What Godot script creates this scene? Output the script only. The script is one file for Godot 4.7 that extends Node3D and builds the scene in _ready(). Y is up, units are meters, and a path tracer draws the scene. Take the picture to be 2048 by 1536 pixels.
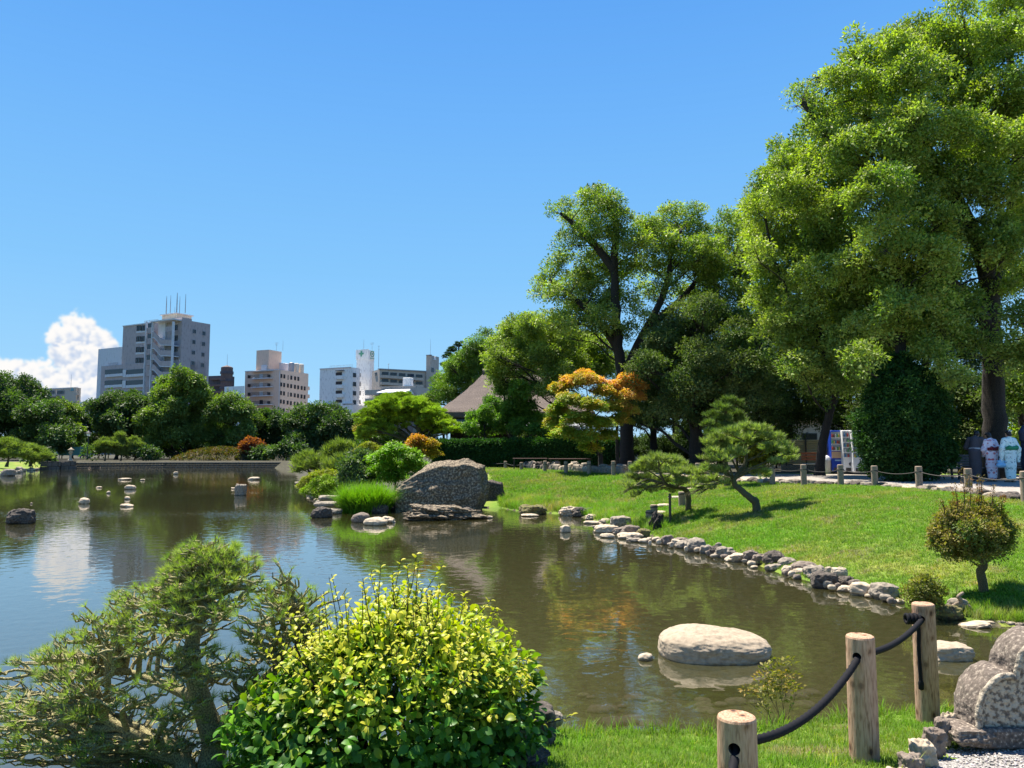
extends Node3D
# A Japanese pond garden on a clear late-summer day, built from measured places: y up, metres, water level at y = 0,
# the viewer stands on the near bank at the origin and looks towards -z.

const LENS := 1539.0          # focal length in pixels of a 2048 pixel wide picture
const EYE := 2.1              # height of the eye above the water
const PITCH := 0.0855         # the camera looks up a little
const EXPOSURE := 2.6

var rng := RandomNumberGenerator.new()
var used := {}
var M := {}
var pond := PackedVector2Array()
var lawn_area := PackedVector2Array()
var path_area := PackedVector2Array()
var gravel_area := PackedVector2Array()
var crest := PackedVector3Array()
var bumps := FastNoiseLite.new()
var fine := FastNoiseLite.new()
var cells := FastNoiseLite.new()
var ico := {}

# ---------------------------------------------------------------- geometry collected in arrays
class Shape:
	var v := PackedVector3Array()
	var n := PackedVector3Array()
	var c := PackedColorArray()
	var t := PackedVector2Array()
	var i := PackedInt32Array()
	var tint := Color(1, 1, 1)

	func add(p: Vector3, nn: Vector3, u := Vector2.ZERO) -> int:
		v.append(p); n.append(nn); c.append(tint); t.append(u)
		return v.size() - 1

	func quad(a: Vector3, b: Vector3, cc: Vector3, d: Vector3) -> void:   # corners anticlockwise as seen from outside
		var nn := (b - a).cross(d - a).normalized()
		var k := add(a, nn, Vector2(0, 0)); add(b, nn, Vector2(1, 0)); add(cc, nn, Vector2(1, 1)); add(d, nn, Vector2(0, 1))
		i.append_array([k, k + 2, k + 1, k, k + 3, k + 2])

	func face(a: Vector3, b: Vector3, cc: Vector3) -> void:
		var nn := (b - a).cross(cc - a).normalized()
		var k := add(a, nn); add(b, nn); add(cc, nn)
		i.append_array([k, k + 2, k + 1])

	func box(at: Vector3, size: Vector3, turn := Basis.IDENTITY, cut := 0.0) -> void:
		var h: Vector3 = size / 2.0
		var e := minf(cut, minf(h.x, minf(h.y, h.z)) * 0.49)
		var axes := [Vector3.RIGHT, Vector3.UP, Vector3.BACK]
		for a in 3:
			for s in [-1.0, 1.0]:
				var u: Vector3 = axes[(a + 1) % 3]
				var w: Vector3 = axes[(a + 2) % 3]
				var o: Vector3 = axes[a] * s * h[a]
				var uu: Vector3 = u * (h[(a + 1) % 3] - e) * s
				var ww: Vector3 = w * (h[(a + 2) % 3] - e)
				quad(at + turn * (o - uu - ww), at + turn * (o + uu - ww), at + turn * (o + uu + ww), at + turn * (o - uu + ww))
		if e > 0.0:
			for a in 3:
				var b := (a + 1) % 3
				var k := (a + 2) % 3
				for s in [-1.0, 1.0]:
					for r in [-1.0, 1.0]:
						var p := Vector3.ZERO
						var q := Vector3.ZERO
						p[a] = s * h[a]; p[b] = r * (h[b] - e)
						q[a] = s * (h[a] - e); q[b] = r * h[b]
						var z := Vector3.ZERO
						z[k] = (h[k] - e) * s * r
						quad(at + turn * (p - z), at + turn * (q - z), at + turn * (q + z), at + turn * (p + z))
			for sx in [-1.0, 1.0]:
				for sy in [-1.0, 1.0]:
					for sz in [-1.0, 1.0]:
						var a := Vector3(sx * h.x, sy * (h.y - e), sz * (h.z - e))
						var b := Vector3(sx * (h.x - e), sy * h.y, sz * (h.z - e))
						var d := Vector3(sx * (h.x - e), sy * (h.y - e), sz * h.z)
						if sx * sy * sz > 0.0:
							face(at + turn * a, at + turn * b, at + turn * d)
						else:
							face(at + turn * a, at + turn * d, at + turn * b)

	func tube(path: PackedVector3Array, radii: PackedFloat32Array, sides := 6, close := true, lobes := 0, twist := 0.0, run := 1.0) -> void:
		if path.size() < 2:
			return
		var u := Vector3.ZERO
		var first := v.size()
		var far := 0.0
		for k in path.size():
			var f := (path[mini(k + 1, path.size() - 1)] - path[maxi(k - 1, 0)]).normalized()
			if k == 0:
				u = f.cross(Vector3(0.31, 0.2, 0.93) if absf(f.z) < 0.9 else Vector3.RIGHT).normalized()
			else:
				far += path[k].distance_to(path[k - 1])
			u = (u - f * u.dot(f)).normalized()
			var w := f.cross(u)
			for s in sides:
				var a := TAU * s / sides
				var d := u * cos(a) + w * sin(a)
				var r := radii[k]
				if lobes > 0:
					r *= 0.72 + 0.38 * absf(cos(lobes * 0.5 * (a + far * twist)))
				add(path[k] + d * r, d, Vector2(float(s) / sides, far * run))
		for k in path.size() - 1:
			for s in sides:
				var a := first + k * sides + s
				var b := first + k * sides + (s + 1) % sides
				i.append_array([a, b + sides, b, a, a + sides, b + sides])
		if close:
			for e in 2:
				var at := 0 if e == 0 else path.size() - 1
				var nn := (path[1] - path[0]).normalized() * -1.0 if e == 0 else (path[at] - path[at - 1]).normalized()
				var k := add(path[at], nn, Vector2(0.5, 0.5))
				for s in sides:
					add(v[first + at * sides + s], nn, Vector2(0.5, 0.5))
				for s in sides:
					var a := k + 1 + s
					var b := k + 1 + (s + 1) % sides
					i.append_array([k, a, b] if e == 0 else [k, b, a])

	func lathe(rings: Array, sides := 16, at := Vector3.ZERO, lean := Basis.IDENTITY) -> void:   # rings of Vector2(radius, height), upwards
		var first := v.size()
		for k in rings.size():
			var p: Vector2 = rings[k]
			var q: Vector2 = rings[mini(k + 1, rings.size() - 1)] - rings[maxi(k - 1, 0)]
			for s in sides + 1:
				var a := TAU * s / sides
				var d := Vector3(cos(a), 0, -sin(a))
				add(at + lean * (d * p.x + Vector3.UP * p.y), lean * (d * q.y + Vector3.UP * -q.x).normalized(), Vector2(float(s) / sides, p.y))
		for k in rings.size() - 1:
			for s in sides:
				var a := first + k * (sides + 1) + s
				var b := a + 1
				i.append_array([a, b + sides + 1, b, a, a + sides + 1, b + sides + 1])

	func extrude(outline: PackedVector2Array, depth: float, frame: Transform3D, soft := 0.0) -> void:   # outline anticlockwise in x, y; from z = 0 back to -depth
		var ears := Geometry2D.triangulate_polygon(outline)
		var many := outline.size()
		for side in 2:
			var z := 0.0 if side == 0 else -depth
			var nn := frame.basis * Vector3(0, 0, 1.0 if side == 0 else -1.0)
			var k := v.size()
			for p in outline:
				add(frame * Vector3(p.x, p.y, z), nn, p)
			for e in range(0, ears.size(), 3):
				var a := outline[ears[e]]
				var turned := (outline[ears[e + 1]] - a).cross(outline[ears[e + 2]] - a) > 0.0
				if turned == (side == 0):
					i.append_array([k + ears[e], k + ears[e + 2], k + ears[e + 1]])
				else:
					i.append_array([k + ears[e], k + ears[e + 1], k + ears[e + 2]])
		for e in many:
			var p := outline[e]
			var q := outline[(e + 1) % many]
			quad(frame * Vector3(p.x, p.y, 0), frame * Vector3(p.x, p.y, -depth), frame * Vector3(q.x, q.y, -depth), frame * Vector3(q.x, q.y, 0))

	func append_dot(p: Vector3, r: float) -> void:         # a small faceted bead
		var e := [Vector3(1, 0, 0), Vector3(-1, 0, 0), Vector3(0, 1, 0), Vector3(0, -1, 0), Vector3(0, 0, 1), Vector3(0, 0, -1)]
		for a in 2:
			for b in 2:
				for d in 2:
					var x: Vector3 = p + e[a] * r
					var y: Vector3 = p + e[2 + b] * r
					var z: Vector3 = p + e[4 + d] * r
					if (a + b + d) % 2 == 0:
						face(x, y, z)
					else:
						face(x, z, y)

	func smooth() -> void:
		for k in n.size():
			n[k] = Vector3.ZERO
		for k in range(0, i.size(), 3):
			var a := v[i[k]]
			var f := (v[i[k + 2]] - a).cross(v[i[k + 1]] - a)
			for e in 3:
				n[i[k + e]] += f
		for k in n.size():
			n[k] = n[k].normalized()

	func mesh() -> ArrayMesh:
		var m := ArrayMesh.new()
		if v.is_empty():
			return m
		var a := []
		a.resize(Mesh.ARRAY_MAX)
		a[Mesh.ARRAY_VERTEX] = v; a[Mesh.ARRAY_NORMAL] = n; a[Mesh.ARRAY_COLOR] = c; a[Mesh.ARRAY_TEX_UV] = t; a[Mesh.ARRAY_INDEX] = i
		m.add_surface_from_arrays(Mesh.PRIMITIVE_TRIANGLES, a)
		return m

# ---------------------------------------------------------------- places, names and tags
func at(px: float, py: float, far: float) -> Vector3:     # the point in that direction, at that distance ahead
	var y := (768.0 - py) / LENS
	var up := y * cos(PITCH) + sin(PITCH)
	var on_ := cos(PITCH) - y * sin(PITCH)
	return Vector3((px - 1024.0) / LENS * far / on_, EYE + up * far / on_, -far)

func on(px: float, py: float, high := 0.0) -> Vector3:    # the point in that direction on a level plane
	var y := (768.0 - py) / LENS
	var up := y * cos(PITCH) + sin(PITCH)
	return at(px, py, (cos(PITCH) - y * sin(PITCH)) * (high - EYE) / up)

func ground_at(px: float, far: float) -> Vector3:         # the ground under that column of the picture, at that distance ahead
	var p := at(px, 900.0, far)
	p.y = height(p.x, p.z)
	return p

func numbered(called: String, under: Node) -> String:
	var key := "%d/%s" % [under.get_instance_id(), called]
	used[key] = used.get(key, -1) + 1
	return called if used[key] == 0 else "%s_%03d" % [called, used[key]]

func tag(o: Node, label: String, category: String, group := "", kind := "") -> Node:
	if label: o.set_meta("label", label)
	if category: o.set_meta("category", category)
	if group: o.set_meta("group", group)
	if kind: o.set_meta("kind", kind)
	return o

func thing(called: String, where: Vector3, label: String, category: String, group := "", turn := 0.0) -> Node3D:
	var o := Node3D.new()
	o.name = numbered(called, self)
	add_child(o)
	o.position = where
	o.rotation.y = turn
	tag(o, label, category, group)
	return o

func place(called: String, shape, material: Material, under: Node = null, where := Vector3.ZERO) -> MeshInstance3D:
	var o := MeshInstance3D.new()
	var owner_ := under if under else self
	o.name = numbered(called, owner_)
	o.mesh = shape.mesh() if shape is Shape else shape
	o.material_override = material
	o.position = where
	owner_.add_child(o)
	return o

func scatter(called: String, mesh: Mesh, material: Material, buffer: PackedFloat32Array, under: Node = null) -> MultiMeshInstance3D:
	var mm := MultiMesh.new()
	mm.transform_format = MultiMesh.TRANSFORM_3D
	mm.use_colors = true
	mm.mesh = mesh
	mm.instance_count = buffer.size() / 16
	mm.buffer = buffer
	var o := MultiMeshInstance3D.new()
	var owner_ := under if under else self
	o.name = numbered(called, owner_)
	o.multimesh = mm
	o.material_override = material
	owner_.add_child(o)
	o.set_meta("kind", "stuff")
	return o

func push(buffer: PackedFloat32Array, b: Basis, p: Vector3, c: Color) -> void:
	buffer.append_array(PackedFloat32Array([b.x.x, b.y.x, b.z.x, p.x, b.x.y, b.y.y, b.z.y, p.y, b.x.z, b.y.z, b.z.z, p.z, c.r, c.g, c.b, 1.0]))

func unit() -> Vector3:
	var y := rng.randf_range(-1, 1)
	var a := rng.randf() * TAU
	var r := sqrt(1.0 - y * y)
	return Vector3(cos(a) * r, y, sin(a) * r)

func facing(up: Vector3, turn: float) -> Basis:           # a basis whose y axis is up, turned about it
	var y := up.normalized()
	var x := y.cross(Vector3(0.13, 0.1, 1.0) if absf(y.z) < 0.95 else Vector3.RIGHT).normalized()
	return Basis(x, y, x.cross(y)).rotated(y, turn)

func arc(points: Array, steps := 6) -> PackedVector3Array: # a smooth path through the points
	var out := PackedVector3Array()
	for k in points.size() - 1:
		var a: Vector3 = points[maxi(k - 1, 0)]
		var b: Vector3 = points[k]
		var c: Vector3 = points[k + 1]
		var d: Vector3 = points[mini(k + 2, points.size() - 1)]
		for s in steps:
			out.append(b.cubic_interpolate(c, a, d, float(s) / steps))
	out.append(points[points.size() - 1])
	return out

func taper(many: int, from: float, to: float, power := 1.0) -> PackedFloat32Array:
	var out := PackedFloat32Array()
	for k in many:
		out.append(lerpf(from, to, pow(float(k) / maxi(many - 1, 1), power)))
	return out

# ---------------------------------------------------------------- materials
func lin(r: float, g: float, b: float) -> Color:
	return Color(r, g, b).linear_to_srgb()

func noise_map(colors: Array, stops: Array, frequency: float, seed_: int, kind := FastNoiseLite.TYPE_SIMPLEX_SMOOTH, octaves := 4, side := 512, warp := 0.0) -> NoiseTexture2D:
	var f := FastNoiseLite.new()
	f.seed = seed_
	f.noise_type = kind
	f.frequency = frequency
	f.fractal_octaves = octaves
	f.fractal_type = FastNoiseLite.FRACTAL_FBM
	if warp > 0.0:
		f.domain_warp_enabled = true
		f.domain_warp_amplitude = warp
		f.domain_warp_frequency = frequency * 1.5
	var t := NoiseTexture2D.new()
	t.width = side; t.height = side
	t.seamless = true
	t.noise = f
	if colors.size():
		var g := Gradient.new()
		g.offsets = PackedFloat32Array(stops)
		var cs := PackedColorArray()
		for c in colors:
			cs.append(c)
		g.colors = cs
		t.color_ramp = g
	return t

func plain(color: Color, rough := 0.8, metal := 0.0) -> StandardMaterial3D:
	var m := StandardMaterial3D.new()
	m.albedo_color = color
	m.roughness = rough
	m.metallic = metal
	return m

func grained(map: Texture2D, size: Vector3, rough := 0.85, world := false, relief: Texture2D = null, depth := 1.0) -> StandardMaterial3D:
	var m := StandardMaterial3D.new()
	m.albedo_texture = map
	m.roughness = rough
	m.uv1_triplanar = true
	m.uv1_world_triplanar = world
	m.uv1_scale = Vector3(1.0 / size.x, 1.0 / size.y, 1.0 / size.z)
	m.vertex_color_use_as_albedo = true
	if relief:
		m.heightmap_enabled = true
		m.heightmap_texture = relief
		m.heightmap_scale = depth
	return m

func leafy(glow: Color, rough := 0.5, shine := 0.35) -> StandardMaterial3D:
	var m := StandardMaterial3D.new()
	m.vertex_color_use_as_albedo = true
	m.roughness = rough
	m.metallic_specular = shine
	m.backlight_enabled = true
	m.backlight = glow
	m.cull_mode = BaseMaterial3D.CULL_DISABLED
	return m

func materials() -> void:
	bumps.frequency = 1.0; bumps.fractal_octaves = 4; bumps.seed = 5
	fine.frequency = 1.0; fine.fractal_octaves = 3; fine.seed = 17
	cells.noise_type = FastNoiseLite.TYPE_CELLULAR; cells.frequency = 1.0; cells.fractal_octaves = 1; cells.seed = 9
	cells.cellular_return_type = FastNoiseLite.RETURN_CELL_VALUE
	var rough_relief := noise_map([], [], 0.03, 3, FastNoiseLite.TYPE_SIMPLEX_SMOOTH, 5)
	var pitted := noise_map([], [], 0.05, 7, FastNoiseLite.TYPE_CELLULAR, 3)
	# stones: base colours only; lichen and stains are blotches with a shape of their own
	M.boulder = grained(noise_map([lin(0.039, 0.030, 0.019), lin(0.098, 0.077, 0.051), lin(0.129, 0.099, 0.065), lin(0.318, 0.256, 0.169), lin(0.378, 0.308, 0.207)], [0.0, 0.42, 0.56, 0.66, 1.0], 0.022, 31, FastNoiseLite.TYPE_SIMPLEX_SMOOTH, 5, 1024), Vector3(2.2, 2.2, 2.2), 0.95, true, rough_relief, 4.0)
	M.dark_rock = grained(noise_map([lin(0.025, 0.020, 0.016), lin(0.054, 0.044, 0.035), lin(0.093, 0.077, 0.061), lin(0.143, 0.122, 0.097)], [0.15, 0.45, 0.65, 0.9], 0.02, 32, FastNoiseLite.TYPE_SIMPLEX_SMOOTH, 5), Vector3(0.9, 0.9, 0.9), 0.95, true, pitted, 1.5)
	M.pale_stone = grained(noise_map([lin(0.231, 0.186, 0.130), lin(0.382, 0.308, 0.214), lin(0.484, 0.398, 0.281), lin(0.357, 0.287, 0.199)], [0.1, 0.45, 0.65, 0.9], 0.014, 33, FastNoiseLite.TYPE_SIMPLEX_SMOOTH, 5), Vector3(0.8, 0.8, 0.8), 0.85, true, rough_relief, 0.5)
	M.smooth = grained(noise_map([lin(0.211, 0.165, 0.113), lin(0.303, 0.241, 0.165), lin(0.358, 0.289, 0.203), lin(0.275, 0.218, 0.147)], [0.1, 0.45, 0.65, 0.9], 0.01, 37, FastNoiseLite.TYPE_SIMPLEX_SMOOTH, 6, 1024), Vector3(0.9, 0.9, 0.9), 0.85, true, rough_relief, 0.5)
	M.grey_stone = grained(noise_map([lin(0.110, 0.096, 0.077), lin(0.187, 0.159, 0.120), lin(0.255, 0.215, 0.160), lin(0.306, 0.259, 0.189)], [0.15, 0.45, 0.62, 0.9], 0.02, 34, FastNoiseLite.TYPE_SIMPLEX_SMOOTH, 5), Vector3(0.9, 0.9, 0.9), 0.85, true, rough_relief, 0.8)
	M.brown_stone = grained(noise_map([lin(0.086, 0.064, 0.049), lin(0.143, 0.112, 0.086), lin(0.208, 0.169, 0.131), lin(0.143, 0.115, 0.091)], [0.15, 0.45, 0.65, 0.9], 0.02, 35, FastNoiseLite.TYPE_SIMPLEX_SMOOTH, 5), Vector3(0.8, 0.8, 0.8), 0.9, true, pitted, 0.8)
	M.moss_stone = grained(noise_map([lin(0.043, 0.036, 0.022), lin(0.086, 0.072, 0.036), lin(0.158, 0.144, 0.036), lin(0.115, 0.122, 0.029)], [0.2, 0.42, 0.6, 0.85], 0.016, 36, FastNoiseLite.TYPE_SIMPLEX_SMOOTH, 5), Vector3(0.9, 0.9, 0.9), 0.95, true, pitted, 1.5)
	M.carved = grained(noise_map([lin(0.052, 0.041, 0.031), lin(0.094, 0.074, 0.058), lin(0.125, 0.100, 0.079), lin(0.156, 0.123, 0.098), lin(0.343, 0.293, 0.225), lin(0.385, 0.331, 0.258)], [0.0, 0.36, 0.5, 0.69, 0.73, 1.0], 0.03, 38, FastNoiseLite.TYPE_SIMPLEX_SMOOTH, 4, 1024), Vector3(0.8, 0.8, 0.8), 0.95, true, rough_relief, 1.0)
	M.carved_face = grained(noise_map([lin(0.061, 0.049, 0.035), lin(0.134, 0.110, 0.085), lin(0.194, 0.164, 0.124), lin(0.352, 0.304, 0.228), lin(0.437, 0.383, 0.287)], [0.0, 0.3, 0.42, 0.52, 1.0], 0.016, 39, FastNoiseLite.TYPE_SIMPLEX_SMOOTH, 5, 1024), Vector3(0.6, 0.6, 0.6), 0.95, true, rough_relief, 1.4)
	# timber
	M.post_wood = grained(noise_map([lin(0.186, 0.101, 0.053), lin(0.339, 0.203, 0.119), lin(0.425, 0.267, 0.167), lin(0.476, 0.310, 0.199)], [0.12, 0.36, 0.55, 0.9], 0.02, 41, FastNoiseLite.TYPE_SIMPLEX_SMOOTH, 4, 512, 30.0), Vector3(0.13, 1.1, 0.13), 0.8, false, noise_map([], [], 0.03, 4, FastNoiseLite.TYPE_SIMPLEX_SMOOTH, 3), 0.25)
	M.post_wood.detail_enabled = true
	M.post_wood.detail_blend_mode = BaseMaterial3D.BLEND_MODE_MUL
	M.post_wood.detail_uv_layer = BaseMaterial3D.DETAIL_UV_2
	M.post_wood.uv2_triplanar = true
	M.post_wood.uv2_scale = Vector3(1.25, 0.8, 1.25)
	var knots := noise_map([Color(0.25, 0.17, 0.12), Color(0.45, 0.33, 0.25), Color(0.86, 0.82, 0.76), Color(1, 1, 1)], [0.0, 0.05, 0.1, 0.2], 0.014, 46, FastNoiseLite.TYPE_CELLULAR, 1, 512, 10.0)
	(knots.noise as FastNoiseLite).cellular_return_type = FastNoiseLite.RETURN_DISTANCE
	knots.normalize = true
	M.post_wood.detail_albedo = knots
	M.far_wood = grained(noise_map([lin(0.136, 0.098, 0.064), lin(0.230, 0.174, 0.123), lin(0.306, 0.246, 0.178)], [0.2, 0.5, 0.8], 0.03, 42), Vector3(0.15, 0.8, 0.15), 0.85)
	M.bark = grained(noise_map([lin(.010, .008, .007), lin(.024, .020, .016), lin(.045, .037, .03)], [0.2, 0.5, 0.85], 0.03, 43), Vector3(0.35, 1.4, 0.35), 0.95, true, rough_relief, 2.0)
	M.pine_bark = grained(noise_map([lin(0.022, 0.017, 0.009), lin(0.062, 0.053, 0.027), lin(0.112, 0.103, 0.045), lin(0.161, 0.155, 0.080)], [0.15, 0.42, 0.62, 0.9], 0.03, 44, FastNoiseLite.TYPE_SIMPLEX_SMOOTH, 5), Vector3(0.16, 0.22, 0.16), 0.95, true, pitted, 0.6)
	M.near_bark = grained(noise_map([lin(0.069, 0.056, 0.030), lin(0.199, 0.170, 0.087), lin(0.358, 0.329, 0.144), lin(0.517, 0.498, 0.256)], [0.15, 0.42, 0.62, 0.9], 0.03, 44, FastNoiseLite.TYPE_SIMPLEX_SMOOTH, 5), Vector3(0.16, 0.22, 0.16), 0.95, true, pitted, 0.6)
	M.dark_wood = grained(noise_map([lin(.02, .014, .01), lin(.05, .036, .026), lin(.08, .06, .045)], [0.2, 0.5, 0.85], 0.03, 45), Vector3(0.2, 1.2, 0.2), 0.7)
	M.rope = plain(lin(.014, .014, .016), 0.75)
	M.rope.metallic_specular = 0.2
	M.thin_rope = plain(lin(.05, .045, .04), 0.9)
	# ground
	var soft := noise_map([lin(.10, .17, .012), lin(.135, .20, .016), lin(.165, .21, .024), lin(.21, .21, .045)], [0.2, 0.48, 0.62, 0.85], 0.01, 51, FastNoiseLite.TYPE_SIMPLEX_SMOOTH, 5)
	M.lawn = grained(soft, Vector3(5, 5, 5), 1.0, true, rough_relief, 2.0)
	M.soil = grained(noise_map([lin(.022, .02, .012), lin(.04, .036, .02), lin(.055, .055, .025)], [0.2, 0.5, 0.85], 0.02, 52), Vector3(3, 3, 3), 1.0, true, rough_relief, 2.0)
	M.path = grained(noise_map([lin(0.203, 0.179, 0.152), lin(0.270, 0.243, 0.209), lin(0.317, 0.291, 0.257)], [0.2, 0.5, 0.85], 0.03, 53, FastNoiseLite.TYPE_SIMPLEX_SMOOTH, 5), Vector3(2, 2, 2), 1.0, true, rough_relief, 0.6)
	M.gravel = grained(noise_map([lin(0.065, 0.061, 0.058), lin(0.216, 0.205, 0.191), lin(0.324, 0.310, 0.288), lin(0.432, 0.418, 0.396)], [0.1, 0.42, 0.6, 0.9], 0.09, 54, FastNoiseLite.TYPE_CELLULAR, 2), Vector3(0.55, 0.55, 0.55), 0.95, true, pitted, 1.2)
	M.bed = grained(noise_map([lin(.028, .026, .012), lin(.06, .053, .025), lin(.10, .085, .045)], [0.2, 0.5, 0.85], 0.02, 55, FastNoiseLite.TYPE_SIMPLEX_SMOOTH, 5), Vector3(1.6, 1.6, 1.6), 1.0, true, rough_relief, 3.0)
	# leaves
	M.leaf = leafy(Color(0.85, 0.95, 0.35), 0.5, 0.35)
	M.gloss_leaf = leafy(Color(0.75, 0.85, 0.3), 0.42, 0.3)
	M.dull_leaf = leafy(Color(0.75, 0.85, 0.35), 0.6, 0.2)
	M.grass_blade = leafy(Color(0.85, 0.95, 0.35), 0.6, 0.25)
	M.needle = leafy(Color(0.8, 0.9, 0.4), 0.55, 0.3)

# ---------------------------------------------------------------- sky with its bank of cumulus, low over the far shore
func sky() -> Sky:
	var w := 4096
	var h := 2048
	var im := Image.create(w, h, false, Image.FORMAT_RGB8)
	var ramp := Gradient.new()
	ramp.offsets = PackedFloat32Array([0.0, 0.06, 0.14, 0.27, 0.45, 0.75, 1.0])
	ramp.colors = PackedColorArray([Color8(186, 226, 252), Color8(160, 215, 254), Color8(136, 201, 254), Color8(112, 181, 251), Color8(82, 153, 240), Color8(48, 106, 205), Color8(38, 90, 190)])
	for y in h:
		var up := 1.0 - (y + 0.5) / (h / 2.0)        # 1 at the zenith, 0 at the horizon
		im.fill_rect(Rect2i(0, y, w, 1), ramp.sample(clampf(up, 0.0, 1.0)) if up > 0.0 else Color8(120, 130, 110))
	# heaps of cloud: circles in degrees (bearing from -z, elevation, radius)
	var heaps := [[-29.6, 7.8, 1.0], [-30.6, 7.3, 0.9], [-28.4, 7.3, 0.9], [-28.0, 6.7, 0.8], [-30.2, 6.4, 1.1], [-28.7, 6.1, 1.2], [-27.7, 5.8, 1.0], [-29.6, 5.1, 1.3], [-31.3, 4.9, 0.8], [-32.1, 4.5, 1.1], [-33.1, 5.0, 0.9], [-33.9, 4.6, 1.2], [-31.0, 3.8, 1.4], [-29.0, 3.8, 1.6], [-32.9, 3.4, 1.5], [-27.4, 3.8, 1.3], [-35.2, 4.6, 1.3], [-37, 4.0, 1.6], [-39.5, 3.4, 1.8], [-42, 2.6, 2.0], [-34.8, 2.6, 2.0], [-30.5, 1.8, 2.2], [-27, 1.8, 2.0], [-25, 1.4, 1.4], [-38.2, 1.6, 2.2], [-45, 1.8, 1.8]]
	var puff := FastNoiseLite.new()
	puff.frequency = 0.55; puff.fractal_octaves = 5; puff.seed = 71
	var per := w / 360.0
	for x in range(int((360 - 51) * per), int((360 - 20) * per)):
		for y in range(int((90 - 13) * per), int(90 * per)):
			var a := x / per - 360.0
			var e := 90.0 - y / per
			var wa := puff.get_noise_2d(a * 1.3, e * 1.3) * 0.7
			var we := puff.get_noise_2d(a * 1.3 + 70.0, e * 1.3) * 0.7
			var deep := -9.0
			var lit := 0.0
			for c in heaps:
				var dx: float = (a + wa - c[0]) / c[2]
				var dy: float = (e + we - c[1]) / c[2]
				var q := 1.0 - sqrt(dx * dx + dy * dy)
				if q > deep:
					lit = clampf(0.62 + 0.42 * dy - 0.16 * dx, 0.0, 1.0)
				deep = maxf(deep, q)
			if deep < -0.16:
				continue
			var thick := smoothstep(-0.15, 0.2, deep + 0.16 * puff.get_noise_2d(a * 5.0, e * 5.0))
			thick *= smoothstep(0.0, 1.6, e) * 0.55 + 0.45
			lit = clampf(lit + 0.45 * puff.get_noise_2d(a * 2.6 + 30.0, e * 2.6), 0.0, 1.0)
			var col := Color8(196, 212, 238).lerp(Color8(255, 253, 251), smoothstep(0.25, 0.8, lit))
			im.set_pixel(x, y, im.get_pixel(x, y).lerp(col, thick))
	var m := PanoramaSkyMaterial.new()
	m.panorama = ImageTexture.create_from_image(im)
	m.energy_multiplier = 1.0 / EXPOSURE
	var s := Sky.new()
	s.sky_material = m
	return s

# ---------------------------------------------------------------- the lie of the land
func shores() -> void:
	for p in [Vector2(-60, -2.6), Vector2(-9, -3.2), Vector2(-5, -3.7), Vector2(-3.2, -4.25), Vector2(-1.9, -4.75), Vector2(-0.75, -5.1), Vector2(0.28, -5.35), Vector2(1.35, -5.3), Vector2(2.25, -5.6), Vector2(3.1, -5.75), Vector2(4.2, -5.95), Vector2(7, -6.4), Vector2(15, -7), Vector2(15, -8.9)]:
		pond.append(p)
	var bank := [[2048, 1254], [1965, 1249], [1895, 1236], [1800, 1200], [1700, 1176], [1600, 1158], [1500, 1126], [1420, 1102], [1340, 1081], [1260, 1060], [1195, 1042], [1150, 1031], [1100, 1026], [1045, 1024], [1000, 1016], [900, 1014], [790, 1016], [740, 1018], [690, 1016], [650, 1000], [612, 978], [597, 962], [592, 950], [588, 942]]
	lawn_area.append(Vector2(15, -8.9))
	for k in bank.size():
		var p := on(bank[k][0], bank[k][1])
		pond.append(Vector2(p.x, p.z))
		if k < 15:
			lawn_area.append(Vector2(p.x, p.z))
	for p in [[560, 934.5], [300, 934.5], [100, 936], [55, 940], [0, 950]]:
		var q := on(p[0], p[1])
		pond.append(Vector2(q.x, q.z))
	pond.append(Vector2(-64, -48))
	var rim := [[960, 933.5], [1040, 939], [1100, 944.5], [1180, 949], [1250, 952], [1340, 956.5], [1450, 962.5], [1545, 968], [1607, 971.5], [1682, 974], [1750, 976.5], [1839, 982], [1938, 991], [2048, 1004]]
	for p in rim:
		crest.append(on(p[0], p[1], 1.05))
	for k in rim.size():
		lawn_area.append(Vector2(crest[k].x, crest[k].z))
		path_area.append(Vector2(crest[k].x, crest[k].z))
	for p in [Vector2(11.2, -12.6), Vector2(15.5, -10)]:
		lawn_area.append(p)
	for p in [Vector2(11.2, -12.6), Vector2(17, -9), Vector2(60, -12), Vector2(60, -30), Vector2(22, -31.5), Vector2(12, -33), Vector2(6.5, -34.5), Vector2(3, -40), Vector2(-2.2, -50)]:
		path_area.append(p)
	for p in [on(1812, 1560, 0.6), on(1848, 1500, 0.6), on(1886, 1462, 0.6), on(1990, 1432, 0.6)]:
		gravel_area.append(Vector2(p.x, p.z))
	for p in [Vector2(4.0, -4.6), Vector2(9, -4.6), Vector2(9, 3), Vector2(0.9, 3), Vector2(0.9, -1.2)]:
		gravel_area.append(p)

func inland(x: float, z: float) -> float:                 # metres from the water's edge: positive on land
	var p := Vector2(x, z)
	var near := 1e9
	var inside := false
	var b := pond[pond.size() - 1]
	for a in pond:
		var e := b - a
		var q := p - a
		near = minf(near, (q - e * clampf(q.dot(e) / e.length_squared(), 0.0, 1.0)).length_squared())
		if (a.y > z) != (b.y > z) and x < (b.x - a.x) * (z - a.y) / (b.y - a.y) + a.x:
			inside = not inside
		b = a
	return -sqrt(near) if inside else sqrt(near)

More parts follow.
